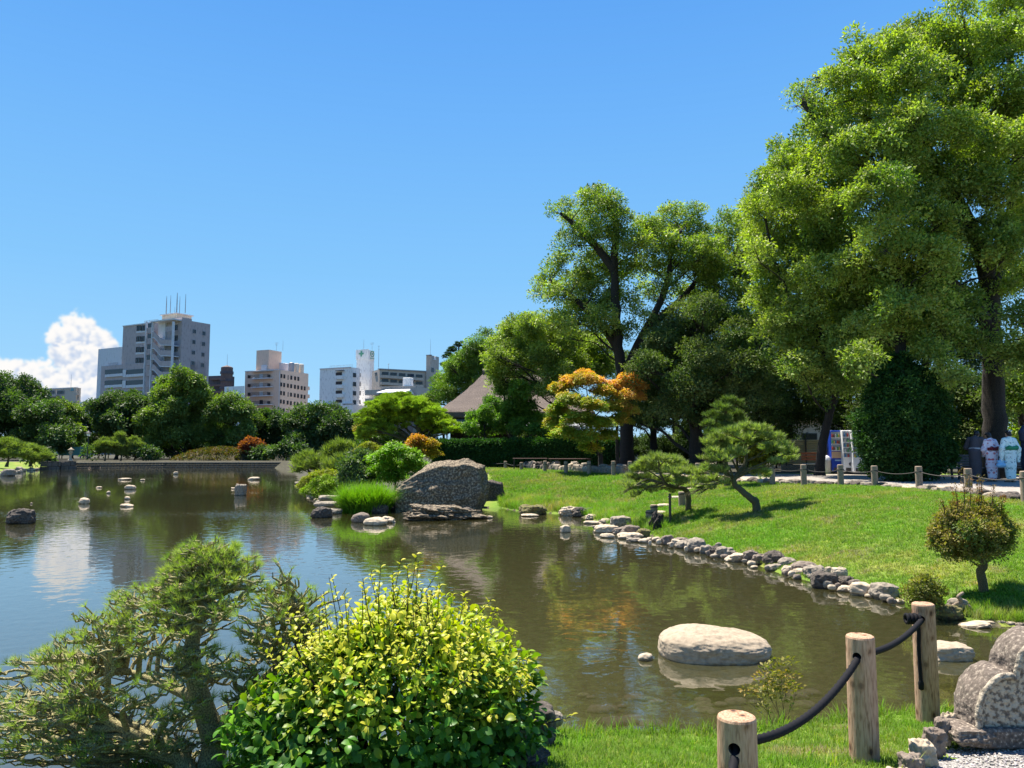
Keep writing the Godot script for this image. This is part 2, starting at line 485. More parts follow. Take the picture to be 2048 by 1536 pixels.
func height(x: float, z: float) -> float:
	var s := inland(x, z)
	if s < 0.0:
		return -0.03 - minf(0.75, 0.16 * pow(-s, 0.8)) - 0.03 * bumps.get_noise_2d(x * 0.9, z * 0.9)
	var wave := bumps.get_noise_2d(x * 0.22, z * 0.22) * 0.05 * smoothstep(0.5, 3.0, s)
	if z > -8.0 and x < 9.0:
		return 0.02 + 0.28 * smoothstep(0.0, 0.22, s) + 0.28 * smoothstep(0.2, 1.8, s) + 0.02 * bumps.get_noise_2d(x, z)
	var bank := 1.05 * (1.0 - pow(1.0 - clampf(s / 6.2, 0.0, 1.0), 1.55)) + 0.03
	if z < -88.0:
		bank = 0.74
	elif x < -1.0 - maxf(0.0, -z - 30.0) * 0.05 and z < -20.0:
		bank = minf(bank, 0.62 * smoothstep(0.0, 3.0, s) + 0.05) if x > -30.0 else 0.5 * smoothstep(0.0, 5.0, s) + 0.1
	if z > -88.0:
		bank += wave * smoothstep(6.2, 3.0, s)
	return bank

func steps(list: Array) -> PackedFloat32Array:            # from, then pairs of (to, spacing)
	var out := PackedFloat32Array([list[0]])
	for k in range(1, list.size(), 2):
		var a := out[out.size() - 1]
		var many := maxi(1, roundi(absf(list[k] - a) / list[k + 1]))
		for s in many:
			out.append(lerpf(a, list[k], float(s + 1) / many))
	return out

func terrain() -> void:
	var xs := steps([-1800.0, -300.0, 500.0, -100.0, 40.0, -30.0, 3.5, -8.0, 0.7, 13.5, 0.24, 30.0, 1.0, 110.0, 10.0, 400.0, 60.0, 1800.0, 500.0])
	var zs := steps([40.0, 4.0, 6.0, -1.5, 0.5, -8.0, 0.17, -36.0, 0.4, -60.0, 1.0, -99.0, 1.5, -140.0, 8.0, -420.0, 60.0, -2400.0, 500.0])
	var nx := xs.size()
	var nz := zs.size()
	var high := PackedFloat32Array()
	high.resize(nx * nz)
	for j in nz:
		for k in nx:
			high[j * nx + k] = height(xs[k], zs[j])
	var sheets := {"ground": Shape.new(), "lawn": Shape.new(), "path": Shape.new(), "gravel_path": Shape.new(), "pond_bed": Shape.new()}
	var index := {}
	for called in sheets:
		index[called] = {}
	for j in nz - 1:
		for k in nx - 1:
			var x := (xs[k] + xs[k + 1]) / 2.0
			var z := (zs[j] + zs[j + 1]) / 2.0
			var p := Vector2(x, z)
			var y := (high[j * nx + k] + high[j * nx + k + 1] + high[(j + 1) * nx + k] + high[(j + 1) * nx + k + 1]) / 4.0
			var called := "ground"
			if y < -0.02:
				called = "pond_bed"
			elif Geometry2D.is_point_in_polygon(p, gravel_area):
				called = "gravel_path"
			elif Geometry2D.is_point_in_polygon(p, path_area):
				called = "path"
			elif Geometry2D.is_point_in_polygon(p, lawn_area) or z > -8.0 or (x > -1.5 and z > -34.0) or (z > -88.0 and x < -30.0):
				called = "lawn"
			var sh: Shape = sheets[called]
			var seen: Dictionary = index[called]
			var id := []
			for c in [[k, j], [k + 1, j], [k + 1, j + 1], [k, j + 1]]:
				var key: int = c[1] * nx + c[0]
				if not seen.has(key):
					var gx := (high[c[1] * nx + mini(c[0] + 1, nx - 1)] - high[c[1] * nx + maxi(c[0] - 1, 0)]) / (xs[mini(c[0] + 1, nx - 1)] - xs[maxi(c[0] - 1, 0)])
					var gz := (high[mini(c[1] + 1, nz - 1) * nx + c[0]] - high[maxi(c[1] - 1, 0) * nx + c[0]]) / (zs[mini(c[1] + 1, nz - 1)] - zs[maxi(c[1] - 1, 0)])
					sh.tint = turf(xs[c[0]], zs[c[1]]) if called == "lawn" else Color(1, 1, 1)
					seen[key] = sh.add(Vector3(xs[c[0]], high[key], zs[c[1]]), Vector3(-gx, 1, -gz).normalized(), Vector2(xs[c[0]], zs[c[1]]))
				id.append(seen[key])
			sh.i.append_array([id[0], id[2], id[1], id[0], id[3], id[2]])
	var mats := {"ground": M.soil, "lawn": M.lawn, "path": M.path, "gravel_path": M.gravel, "pond_bed": M.bed}
	var says := {"ground": "dark bare soil under the trees and round the pond", "lawn": "mown green lawn banks sloping to the pond", "path": "pale sandy walk along the top of the bank under the trees", "gravel_path": "pale gravel path in front of the carved stone", "pond_bed": "brown silty bed of the pond under clear shallow water"}
	for called in sheets:
		tag(place(called, sheets[called], mats[called]), says[called], called.replace("_", " "), "", "structure")

func turf(x: float, z: float) -> Color:                   # patches of dry, worn and lush turf
	var d := bumps.get_noise_2d(x * 0.35 + 40.0, z * 0.35) + 0.5 * bumps.get_noise_2d(x * 1.3, z * 1.3 + 20.0)
	var c := Color(0.84, 0.92, 0.8).lerp(Color(1.35, 1.0, 1.5), smoothstep(0.05, 0.55, d))
	var worn := smoothstep(0.28, 0.5, bumps.get_noise_2d(x * 0.8 - 17.0, z * 1.1 + 5.0))
	c = c.lerp(Color(1.75, 0.98, 3.2), worn * 0.7)
	return c.lerp(Color(0.75, 0.98, 0.6), smoothstep(-0.1, -0.5, d))

func water() -> void:
	# wavelets: a calm sheet with ruffled bands where the wind touches it
	var side := 2048
	var span := 64.0
	var waves := FastNoiseLite.new()
	waves.noise_type = FastNoiseLite.TYPE_SIMPLEX_SMOOTH
	waves.frequency = 1.0; waves.fractal_octaves = 2; waves.seed = 81
	waves.frequency = 1.0 / 13.0
	var a := waves.get_seamless_image(side, side, false, false, 0.1, false)
	waves.frequency = 1.0 / 5.0; waves.seed = 82; waves.fractal_octaves = 2
	var b := waves.get_seamless_image(side, side, false, false, 0.1, false)
	waves.frequency = 1.0 / 300.0; waves.seed = 83; waves.fractal_octaves = 3
	var gusts := waves.get_seamless_image(side, side, false, false, 0.1, false)
	var pa := a.get_data()
	var pb := b.get_data()
	var pg := gusts.get_data()
	var high := PackedFloat32Array()
	high.resize(side * side)
	for y in side:
		var z := -(y + 0.5) / side * span
		var band := exp(-pow((z + 25.6 ) / 1.5, 2.0)) + 0.8 * exp(-pow((z + 55.0) / 2.5, 2.0))
		for x in side:
			var k := y * side + x
			var g: float = smoothstep(0.5, 0.85, pg[k] / 255.0)
			high[k] = (pa[k] * (0.55 + 0.5 * g) + pb[k] * (0.10 + 0.35 * g + 1.0 * band)) / 255.0
	var im := Image.create_from_data(side, side, false, Image.FORMAT_RF, high.to_byte_array())
	im.bump_map_to_normal_map(12.0)
	var m := StandardMaterial3D.new()
	m.albedo_color = Color(lin(.05, .048, .015), 0.62)
	m.transparency = BaseMaterial3D.TRANSPARENCY_ALPHA
	m.roughness = 0.015
	m.metallic_specular = 0.85
	m.clearcoat_enabled = true
	m.clearcoat = 0.75
	m.clearcoat_roughness = 0.05
	m.normal_enabled = true
	m.normal_texture = ImageTexture.create_from_image(im)
	m.normal_scale = 0.017
	m.uv1_scale = Vector3(1.0 / span, 1.0 / span, 1)
	M.water = m
	var outline := PackedVector2Array()
	var grown := Geometry2D.offset_polygon(pond, 0.35)
	outline = grown[0]
	for g in grown:
		if g.size() > outline.size():
			outline = g
	var sh := Shape.new()
	for p in outline:
		sh.add(Vector3(p.x, 0, p.y), Vector3.UP, Vector2(p.x, -p.y))
	var ears := Geometry2D.triangulate_polygon(outline)
	for e in range(0, ears.size(), 3):
		var p := outline[ears[e]]
		if (outline[ears[e + 1]] - p).cross(outline[ears[e + 2]] - p) > 0.0:
			sh.i.append_array([ears[e], ears[e + 1], ears[e + 2]])
		else:
			sh.i.append_array([ears[e], ears[e + 2], ears[e + 1]])
	tag(place("water", sh, m), "still green pond water mirroring trees and sky", "water", "", "structure")

# ---------------------------------------------------------------- stones
func ball(level: int) -> Array:                           # a sphere of triangles: [directions, indices]
	if ico.has(level):
		return ico[level]
	var p := PackedVector3Array()
	var f := PackedInt32Array()
	if level == 0:
		var g := (1.0 + sqrt(5.0)) / 2.0
		for s in [[-1, g, 0], [1, g, 0], [-1, -g, 0], [1, -g, 0], [0, -1, g], [0, 1, g], [0, -1, -g], [0, 1, -g], [g, 0, -1], [g, 0, 1], [-g, 0, -1], [-g, 0, 1]]:
			p.append(Vector3(s[0], s[1], s[2]).normalized())
		for x in [0, 11, 5, 0, 5, 1, 0, 1, 7, 0, 7, 10, 0, 10, 11, 1, 5, 9, 5, 11, 4, 11, 10, 2, 10, 7, 6, 7, 1, 8, 3, 9, 4, 3, 4, 2, 3, 2, 6, 3, 6, 8, 3, 8, 9, 4, 9, 5, 2, 4, 11, 6, 2, 10, 8, 6, 7, 9, 8, 1]:
			f.append(x)
	else:
		var low: Array = ball(level - 1)
		p = low[0].duplicate()
		var mid := {}
		var lf: PackedInt32Array = low[1]
		for k in range(0, lf.size(), 3):
			var e := []
			for q in 3:
				var u := mini(lf[k + q], lf[k + (q + 1) % 3])
				var w := maxi(lf[k + q], lf[k + (q + 1) % 3])
				var key := u * 100000 + w
				if not mid.has(key):
					mid[key] = p.size()
					p.append((p[u] + p[w]).normalized())
				e.append(mid[key])
			f.append_array([lf[k], e[0], e[2], lf[k + 1], e[1], e[0], lf[k + 2], e[2], e[1], e[0], e[1], e[2]])
	ico[level] = [p, f]
	return ico[level]

func stone(size: Vector3, seed_: int, level := 3, rough := 0.18, square := 0.0, ledges := 0.0) -> Shape:   # half sizes
	var sh := Shape.new()
	var b: Array = ball(level)
	var o := Vector3(seed_ * 7.31, seed_ * 3.17, seed_ * 1.73)
	for d: Vector3 in b[0]:
		var k := 1.0
		if square > 0.0:
			k = lerpf(1.0, 1.0 / maxf(absf(d.x), maxf(absf(d.y), absf(d.z))) * 0.82, square)
		var r := k * (1.0 + rough * bumps.get_noise_3dv(d * 0.9 + o) * 1.4 + rough * 0.35 * fine.get_noise_3dv(d * 3.2 + o))
		if ledges > 0.0:
			r += ledges * cells.get_noise_3dv(d * 2.6 + o) * 0.12 + ledges * 0.10 * fine.get_noise_3dv(Vector3(d.x * 2.0, d.y * 9.0, d.z * 2.0) + o)
		sh.add(d * size * r, d)
	var f: PackedInt32Array = b[1]
	for e in range(0, f.size(), 3):
		sh.i.append_array([f[e], f[e + 2], f[e + 1]])
	sh.smooth()
	return sh

func rock(px: float, py: float, wide: float, tall: float, material: Material, label: String, group := "", rough := 0.16, square := 0.25, level := 3, called := "rock", high := 0.0, ledges := 0.0, category := "rock") -> MeshInstance3D:
	# wide and tall in metres as seen; (px, py) is where its middle meets the water or the ground at that height
	var p := on(px, py, high)
	var deep := wide * rng.randf_range(0.6, 0.85)
	p.z -= deep * 0.35
	var sink := tall * 0.35
	var sh := stone(Vector3(wide / 2.0, (tall + sink) / 2.0, deep / 2.0), rng.randi() % 900 + 7, level, rough, square, ledges)
	p.y = high + (tall - sink) / 2.0
	if high < 0.05:                                        # the wet band at the waterline
		for q in sh.v.size():
			if sh.v[q].y + p.y < 0.028 + 0.02 * bumps.get_noise_3dv(sh.v[q] * 6.0):
				sh.c[q] = Color(0.42, 0.4, 0.36)
	var o := place(called, sh, material, null, p)
	o.rotation = Vector3(0, rng.randf_range(-0.4, 0.4), rng.randf_range(-0.12, 0.12))
	tag(o, label, category, group)
	return o

func scale_at(px: float, py: float, high := 0.0) -> float: # metres per picture pixel there
	return -on(px, py, high).z / LENS

# ---------------------------------------------------------------- foliage
func spray(leaves: int, reach: float, length: float, width: float, seed_: int, droop := 0.25, flat := 0.5) -> ArrayMesh:
	# a twig's end with its leaves: each leaf is a folded blade of four triangles
	var r := RandomNumberGenerator.new()
	r.seed = seed_
	var sh := Shape.new()
	for k in leaves:
		var a := r.randf() * TAU
		var d := Vector3(cos(a), 0, sin(a))
		var b := d * reach * sqrt(r.randf()) * 0.9 + Vector3.UP * reach * r.randf_range(-0.35, 0.45)
		var out_ := (d * r.randf_range(0.4, 1.0) + Vector3.UP * r.randf_range(-droop, 0.55) + Vector3(r.randf_range(-0.5, 0.5), 0, r.randf_range(-0.5, 0.5))).normalized()
		var nn := (Vector3.UP * flat + Vector3(r.randf_range(-1, 1), r.randf_range(-0.3, 0.9), r.randf_range(-1, 1)) * 0.75).normalized()
		var side := out_.cross(nn).normalized()
		nn = side.cross(out_).normalized()
		var l := length * r.randf_range(0.7, 1.25)
		var w := width * r.randf_range(0.75, 1.2)
		var s := r.randf_range(0.72, 1.28)
		sh.tint = Color(s * r.randf_range(0.9, 1.12), s, s * r.randf_range(0.8, 1.2))
		var q := sh.v.size()
		sh.add(b, nn)
		sh.add(b + out_ * l * 0.5 + side * w * 0.5 + nn * w * 0.16, (nn - side * 0.3).normalized())
		sh.add(b + out_ * l * 0.5 - side * w * 0.5 + nn * w * 0.16, (nn + side * 0.3).normalized())
		sh.add(b + out_ * l - nn * l * 0.12, (nn + out_ * 0.2).normalized())
		sh.i.append_array([q, q + 3, q + 1, q, q + 2, q + 3])
	return sh.mesh()

func clump(leaves: int, radius: float, length: float, width: float, seed_: int) -> ArrayMesh:   # the leafy end of a branch: leaves over a ragged dome, thin below
	var r := RandomNumberGenerator.new()
	r.seed = seed_
	var sh := Shape.new()
	var knots := []
	for k in 9:
		var a := k * 2.4 + r.randf()
		var y := r.randf_range(-0.15, 0.95)
		knots.append(Vector3(cos(a) * sqrt(1.0 - y * y), y * 0.75, sin(a) * sqrt(1.0 - y * y)) * radius * r.randf_range(0.55, 1.05))
	for k in leaves:
		var c: Vector3 = knots[k % 9]
		var d := Vector3(r.randf_range(-1, 1), r.randf_range(-0.7, 1), r.randf_range(-1, 1))
		var b := c + d * radius * 0.3
		var out_ := (d * 0.7 + c.normalized() * 0.5 + Vector3(0, r.randf_range(-0.6, 0.2), 0)).normalized()
		var nn := (Vector3.UP * 0.55 + c.normalized() * 0.5 + Vector3(r.randf_range(-1, 1), r.randf_range(-0.4, 0.8), r.randf_range(-1, 1)) * 0.8).normalized()
		var side := out_.cross(nn).normalized()
		nn = side.cross(out_).normalized()
		var l := length * r.randf_range(0.65, 1.25)
		var w := width * r.randf_range(0.7, 1.25)
		var s := r.randf_range(0.65, 1.35) * (0.9 + 0.22 * (k % 9) / 8.0)
		sh.tint = Color(s * r.randf_range(0.88, 1.15), s, s * r.randf_range(0.75, 1.25))
		var q := sh.v.size()
		sh.add(b, nn)
		sh.add(b + out_ * l * 0.45 + side * w * 0.5 + nn * w * 0.18, (nn - side * 0.3).normalized())
		sh.add(b + out_ * l * 0.45 - side * w * 0.5 + nn * w * 0.18, (nn + side * 0.3).normalized())
		sh.add(b + out_ * l - nn * l * 0.14, (nn + out_ * 0.2).normalized())
		sh.i.append_array([q, q + 3, q + 1, q, q + 2, q + 3])
	return sh.mesh()

func needles(many: int, length: float, width: float, seed_: int, spread := 0.9) -> ArrayMesh:   # a tuft of pine needles about the y axis
	var r := RandomNumberGenerator.new()
	r.seed = seed_
	var sh := Shape.new()
	for k in many:
		var a := r.randf() * TAU
		var d := (Vector3.UP + Vector3(cos(a), 0, sin(a)) * spread * r.randf_range(0.3, 1.3)).normalized()
		var side := d.cross(Vector3(cos(a * 3.1), r.randf_range(-1, 1), sin(a * 3.1))).normalized() * width * 0.5
		var b := Vector3(cos(a), r.randf_range(-0.5, 0.4), sin(a)) * width * 3.0
		var tip := b + d * length * r.randf_range(0.75, 1.15)
		var nn := side.cross(d).normalized()
		var s := r.randf_range(0.75, 1.25)
		sh.tint = Color(s, s, s)
		var q := sh.v.size()
		sh.add(b - side, nn); sh.add(b + side, nn); sh.add(tip, nn)
		sh.i.append_array([q, q + 2, q + 1])
	return sh.mesh()

# kind: mesh, reach (half width of one spray), cover (how closely sprays are set), base and young colours, material, lobes, flat (squash of the lobes)
func kind(mesh: Mesh, reach: float, cover: float, base: Color, young: Color, material: Material, lobes := 9, flat := 0.8, lift := 0.35) -> Dictionary:
	return {"mesh": mesh, "reach": reach, "cover": cover, "base": base, "young": young, "material": material, "lobes": lobes, "flat": flat, "lift": lift}

func crown(puffs: Array, k: Dictionary, hubs: Array) -> PackedFloat32Array:
	# each puff is [centre, radius] or [centre, radius, squash, young share]; fills hubs with [puff, lobe centre, lobe radius]
	var out := PackedFloat32Array()
	for f in puffs.size():
		var c: Vector3 = puffs[f][0]
		var R: float = puffs[f][1]
		var squash: float = puffs[f][2] if puffs[f].size() > 2 else 0.85
		var fresh: float = puffs[f][3] if puffs[f].size() > 3 else 0.35
		var lobes: int = k.lobes
		var start := rng.randf() * TAU
		var ragged: float = k.get("ragged", 0.0)
		for s in lobes:
			var y := 1.0 - 1.75 * (s + 0.5) / lobes
			var a := start + s * 2.39996
			var d := Vector3(cos(a) * sqrt(1.0 - y * y), y, sin(a) * sqrt(1.0 - y * y))
			d = (d + unit() * 0.25).normalized()
			var sc := c + d * Vector3(1, squash, 1) * R * rng.randf_range(0.55, 0.82)
			var sr := R * rng.randf_range(0.34, 0.5) * (1.0 + 0.2 * ragged)
			if ragged > 0.0:
				sc += unit() * R * 0.3 * ragged
			hubs.append([f, sc, sr])
			var young := clampf(fresh + rng.randf_range(-0.35, 0.35), 0.0, 1.0)
			var shade := rng.randf_range(0.8, 1.2)
			var many := int(k.cover * 9.0 * sr * sr / (k.reach * k.reach))
			for q in many:
				var e := unit()
				if e.y < -0.2 and rng.randf() < 0.75:
					e.y = -e.y
				var rad := sr * pow(rng.randf(), 0.35 + 0.15 * ragged) * 1.1
				if rng.randf() < 0.10 + 0.08 * ragged:
					rad *= rng.randf_range(1.1, 1.55)
				var p: Vector3 = sc + e * rad * Vector3(1, k.flat, 1)
				var warp := p * (1.15 / sr)
				p += Vector3(bumps.get_noise_3dv(warp), 0.8 * bumps.get_noise_3dv(warp + Vector3(31, 0, 0)), bumps.get_noise_3dv(warp + Vector3(0, 47, 0))) * sr * (0.5 + 0.4 * ragged)
				var up: Vector3 = (e * 0.65 + Vector3.UP * k.lift + unit() * 0.4).normalized()
				var size := rng.randf_range(0.7, 1.3)
				var mixed: Color = (k.base as Color).lerp(k.young, clampf(young + rng.randf_range(-0.3, 0.3) + 0.25 * e.y, 0.0, 1.0))
				var sh := shade * rng.randf_range(0.8, 1.2)
				push(out, facing(up, rng.randf() * TAU).scaled(Vector3.ONE * size), p, Color(mixed.r * sh, mixed.g * sh, mixed.b * sh))
	return out

func tree(called: String, label: String, category: String, foot: Vector3, stem: Array, thick: float, puffs: Array, k: Dictionary, group := "", bark: Material = null, twigs := 0.55, sides := 7, bare := 0.15, forks := []) -> Node3D:
	# stem: points from the foot up; every puff gets a limb from the stem, every lobe a twig from its puff
	var o := thing(called, foot, label, category, group)
	var hubs := []
	var local := []
	for f in puffs:
		var g: Array = f.duplicate()
		g[0] = (f[0] as Vector3) - foot
		local.append(g)
	if k.has("ragged"):
		for q in local.size():
			if rng.randf() < 0.75 * k.ragged:
				var off: Vector3 = unit() * local[q][1] * rng.randf_range(0.9, 1.35)
				off.z *= 1.6
				local.append([local[q][0] + off, local[q][1] * rng.randf_range(0.4, 0.7), local[q][2], local[q][3]])
	var leaves := crown(local, k, hubs)
	var pts := [Vector3(0, -0.3, 0)]
	for p in stem:
		pts.append((p as Vector3) - foot)
	var path := arc(pts, 5)
	var wood := Shape.new()
	var radii := taper(path.size(), thick, thick * 0.32, 0.9)
	radii[0] = thick * 1.5; radii[1] = thick * 1.3; radii[2] = thick * 1.12
	for q in path.size():
		path[q] += Vector3(rng.randf_range(-1, 1), 0, rng.randf_range(-1, 1)) * thick * 0.12
	wood.tube(path, radii, sides + 3)
	var stem_size := path.size()
	# big forks leave the stem at their first point and carry limbs of their own
	for g in forks:
		var way := []
		for p in g:
			way.append((p as Vector3) - foot)
		var fork := arc(way, 4)
		var fr := taper(fork.size(), thick * 0.62, thick * 0.2)
		wood.tube(fork, fr, sides + 2)
		path.append_array(fork)
		radii.append_array(fr)
	for f in local.size():
		var c: Vector3 = local[f][0]
		var R: float = local[f][1]
		var best := maxi(3, int(stem_size * bare))
		var cost := 1e9
		for q in range(best, path.size()):
			var away := Vector2(c.x - path[q].x, c.z - path[q].z).length()
			var v := path[q].distance_to(c) + maxf(0.0, path[q].y - (c.y - 0.45 * away)) * 2.0
			if v < cost:
				cost = v; best = q
		var a := path[best]
		var along := a.distance_to(c)
		var bend := a.lerp(c, 0.5) + Vector3.UP * along * rng.randf_range(-0.02, 0.14) + unit() * along * 0.1
		var limb := arc([a, a.lerp(bend, 0.55) + unit() * along * 0.05, bend, c.lerp(bend, 0.4) + unit() * along * 0.05, c], 3)
		var from := minf(radii[best] * 0.6, 0.017 * along + R * 0.035 + thick * 0.03)
		from *= k.get("slim", 1.0)
		wood.tube(limb, taper(limb.size(), from, from * 0.34), sides)
		for h in hubs:
			if h[0] == f and rng.randf() < twigs:
				var t: Vector3 = h[1]
				var b := limb[limb.size() - 3 - rng.randi() % 3]
				var m := b.lerp(t, 0.5) + unit() * b.distance_to(t) * 0.16
				var tw := arc([b, m, t + (t - m) * 0.5], 3)
				wood.tube(tw, taper(tw.size(), from * 0.36, from * 0.1), 5, false)
	place("trunk", wood, bark if bark else M.bark, o)
	scatter("crown", k.mesh, k.material, leaves, o)
	return o

func puffs_at(list: Array, far: float, deep: float, squash := 0.85, fresh := 0.35) -> Array:   # list of [px, py, radius in px, (depth)]
	var out := []
	for p in list:
		var away: float = p[3] if p.size() > 3 else far + rng.randf_range(-deep, deep)
		out.append([at(p[0], p[1], away), p[2] * away / LENS, squash, p[4] if p.size() > 4 else fresh])
	return out

func kinds() -> void:
	M.tree_clump = clump(64, 0.34, 0.13, 0.062, 131)
	M.far_clump = clump(64, 0.8, 0.3, 0.17, 132)
	M.far_spray = spray(24, 0.4, 0.3, 0.17, 101, 0.35)
	M.mid_spray = spray(30, 0.2, 0.1, 0.05, 102, 0.35)
	M.small_spray = spray(18, 0.16, 0.11, 0.06, 103)
	M.tiny_spray = spray(16, 0.10, 0.065, 0.035, 104, 0.1)
	M.dot_spray = spray(22, 0.062, 0.032, 0.018, 109, 0.1)
	M.star_spray = spray(18, 0.17, 0.10, 0.045, 105, 0.5, 1.2)
	M.far_tuft = needles(26, 0.34, 0.05, 106, 1.1)
	M.mid_tuft = needles(60, 0.13, 0.014, 107, 1.2)
	M.near_tuft = needles(30, 0.05, 0.0022, 108, 1.0)
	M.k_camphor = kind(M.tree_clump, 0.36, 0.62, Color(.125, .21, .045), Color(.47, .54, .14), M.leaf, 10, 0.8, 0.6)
	M.k_camphor.slim = 0.55
	M.k_camphor.ragged = 0.4
	M.k_open = M.k_camphor.duplicate()
	M.k_open.cover = 0.58
	M.k_open.lobes = 8
	M.k_open.ragged = 0.3
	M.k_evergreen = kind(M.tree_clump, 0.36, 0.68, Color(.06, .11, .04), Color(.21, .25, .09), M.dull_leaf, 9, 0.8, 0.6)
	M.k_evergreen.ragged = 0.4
	M.k_far = kind(M.far_clump, 0.75, 0.95, Color(.08, .155, .04), Color(.25, .33, .085), M.leaf, 9, 0.85, 0.5)
	M.k_far.ragged = 0.9
	M.k_far_dark = kind(M.far_clump, 0.75, 0.95, Color(.05, .10, .04), Color(.13, .20, .07), M.leaf, 9, 0.85, 0.5)
	M.k_far_dark.ragged = 0.9
	M.k_maple = kind(M.star_spray, 0.17, 0.85, Color(0.120, 0.228, 0.018), Color(0.432, 0.408, 0.036), M.leaf, 9, 0.45, 0.9)
	M.k_ember = kind(M.star_spray, 0.17, 0.85, Color(0.396, 0.264, 0.030), Color(0.660, 0.240, 0.054), M.leaf, 9, 0.45, 0.9)
	M.k_ivy = kind(M.small_spray, 0.16, 0.9, Color(.026, .072, .022), Color(.06, .135, .03), M.dull_leaf, 12, 0.9, 0.1)
	M.k_shrub = kind(M.small_spray, 0.16, 0.9, Color(0.060, 0.156, 0.024), Color(0.180, 0.312, 0.036), M.leaf, 10, 0.8)
	M.k_far_pine = kind(M.far_tuft, 0.3, 1.1, Color(.16, .21, .06), Color(.29, .34, .10), M.needle, 9, 0.5, 1.0)
	M.k_pine = kind(M.mid_tuft, 0.13, 0.7, Color(.2, .265, .09), Color(.42, .47, .17), M.needle, 8, 0.4, 1.2)
	M.k_bright_pine = kind(M.mid_tuft, 0.15, 0.9, Color(0.2, 0.31, 0.03), Color(0.42, 0.53, 0.06), M.needle, 9, 0.45, 1.2)

# ---------------------------------------------------------------- town beyond the garden
# a building stands on its near corner: its front face runs to the left along local -x, its side face away along local -z
func town_block(called: String, label: String, category: String, px: float, far: float, turn: float, group := "") -> Dictionary:
	var c := at(px, 900.0, far)
	c.y = 0.7
	var o := thing(called, c, label, category, group, -deg_to_rad(turn))
	return {"o": o, "c": c, "s": sin(deg_to_rad(turn)), "k": cos(deg_to_rad(turn))}

func spot(b: Dictionary, px: float, py: float, side := false, proud := 0.0) -> Vector3:     # local place on the front (or side) face seen in that direction
	var m := (px - 1024.0) / LENS
	var v := (768.0 - py) / LENS
	var q := cos(PITCH) - v * sin(PITCH)
	m /= q
	var cx: float = b.c.x + (b.k if side else -b.s) * proud
	var cz: float = b.c.z + (b.s if side else b.k) * proud
	if side:
		var z: float = (-m * cz - cx) / (-b.s + m * b.k)
		return Vector3(0, at(px, py, -(cz + z * b.k)).y - b.c.y, z)
	var x: float = (-m * cz - cx) / (b.k + m * b.s)
	return Vector3(x, at(px, py, -(cz + x * b.s)).y - b.c.y, 0)

func slab(b: Dictionary, called: String, material: Material, r: Array, from: float, to: float, side := false, under: Node = null, ring := 0.0) -> MeshInstance3D:
	# r: picture corners [left, top, right, bottom] on that face; from and to: metres out of the face
	var p := spot(b, r[0], r[1], side, to)
	var q := spot(b, r[2], r[1], side, to)
	var y := spot(b, r[0], r[3], side, to).y
	var lo := Vector3(minf(p.x, q.x), minf(p.y, y), minf(p.z, q.z))
	var hi := Vector3(maxf(p.x, q.x), maxf(p.y, y), maxf(p.z, q.z))
	if side:
		lo.x = from; hi.x = to
	else:
		lo.z = from; hi.z = to
	var sh := Shape.new()
	var mid := (lo + hi) / 2.0
	var size := hi - lo
	if ring > 0.0:
		var across := Vector3(0, 0, 1) if side else Vector3(1, 0, 0)
		var wide := size.z if side else size.x
		for s in [-1.0, 1.0]:
			var post := size
			if side: post.z = ring
			else: post.x = ring
			sh.box(across * s * (wide - ring) / 2.0, post)
			var rail := size
			rail.y = ring
			if side: rail.z = wide - 2.0 * ring
			else: rail.x = wide - 2.0 * ring
			sh.box(Vector3.UP * s * (size.y - ring) / 2.0, rail)
		sh.box(Vector3.ZERO, Vector3(size.x if side else ring * 0.6, size.y - 2.0 * ring, ring * 0.6 if side else size.z))
	else:
		sh.box(Vector3.ZERO, size)
	return place(called, sh, material, under if under else b.o, mid)

func window(b: Dictionary, r: Array, side := false, frame: Material = null) -> void:
	var w := slab(b, "window", frame if frame else M.alu, r, 0.02, 0.16, side, null, 0.09)
	var p := slab(b, "pane", M.glass, [r[0] + 0.3, r[1] + 0.4, r[2] - 0.3, r[3] - 0.4], 0.03, 0.06, side)
	p.reparent(w, false)
	p.position -= w.position
	p.name = "pane"

func hull(b: Dictionary, called: String, material: Material, left: float, right: float, top: Array, low := 0.0, shift := Vector3.ZERO, deep := -1.0) -> MeshInstance3D:
	# a volume from the column left on the front to the column right on the side, up to the picture height of its near corner
	var x := spot(b, left, top[1]).x
	var z := spot(b, right, top[1], true).z if deep < 0.0 else -deep
	var y := spot(b, top[0], top[1]).y
	var sh := Shape.new()
	sh.box(Vector3.ZERO, Vector3(-x, y - low, -z))
	return place(called, sh, material, b.o, Vector3(x / 2.0, (y + low) / 2.0, z / 2.0) + shift)

func coping(b: Dictionary, left: float, right: float, top: Array) -> void:   # a thin cap along the front edge of the roof
	var x0 := spot(b, left, top[1]).x
	var x1 := spot(b, right, top[1]).x
	var sh := Shape.new()
	sh.box(Vector3.ZERO, Vector3(x1 - x0, 0.3, 0.3))
	place("coping", sh, M.pale_wall, b.o, Vector3((x0 + x1) / 2.0, spot(b, top[0], top[1]).y + 0.1, 0.1))

func mast(b: Dictionary, foot: Vector3, tall: float, thick: float, arms := 0) -> void:
	var sh := Shape.new()
	sh.tube(PackedVector3Array([Vector3.ZERO, Vector3(0, tall * 0.6, 0), Vector3(0, tall, 0)]), PackedFloat32Array([thick, thick * 0.8, thick * 0.4]), 6)
	for k in arms:
		sh.box(Vector3(0, tall * (0.95 - 0.14 * k), 0), Vector3(1.5 - 0.2 * k, 0.07, 0.07))
	place("antenna", sh, M.alu, b.o, foot)

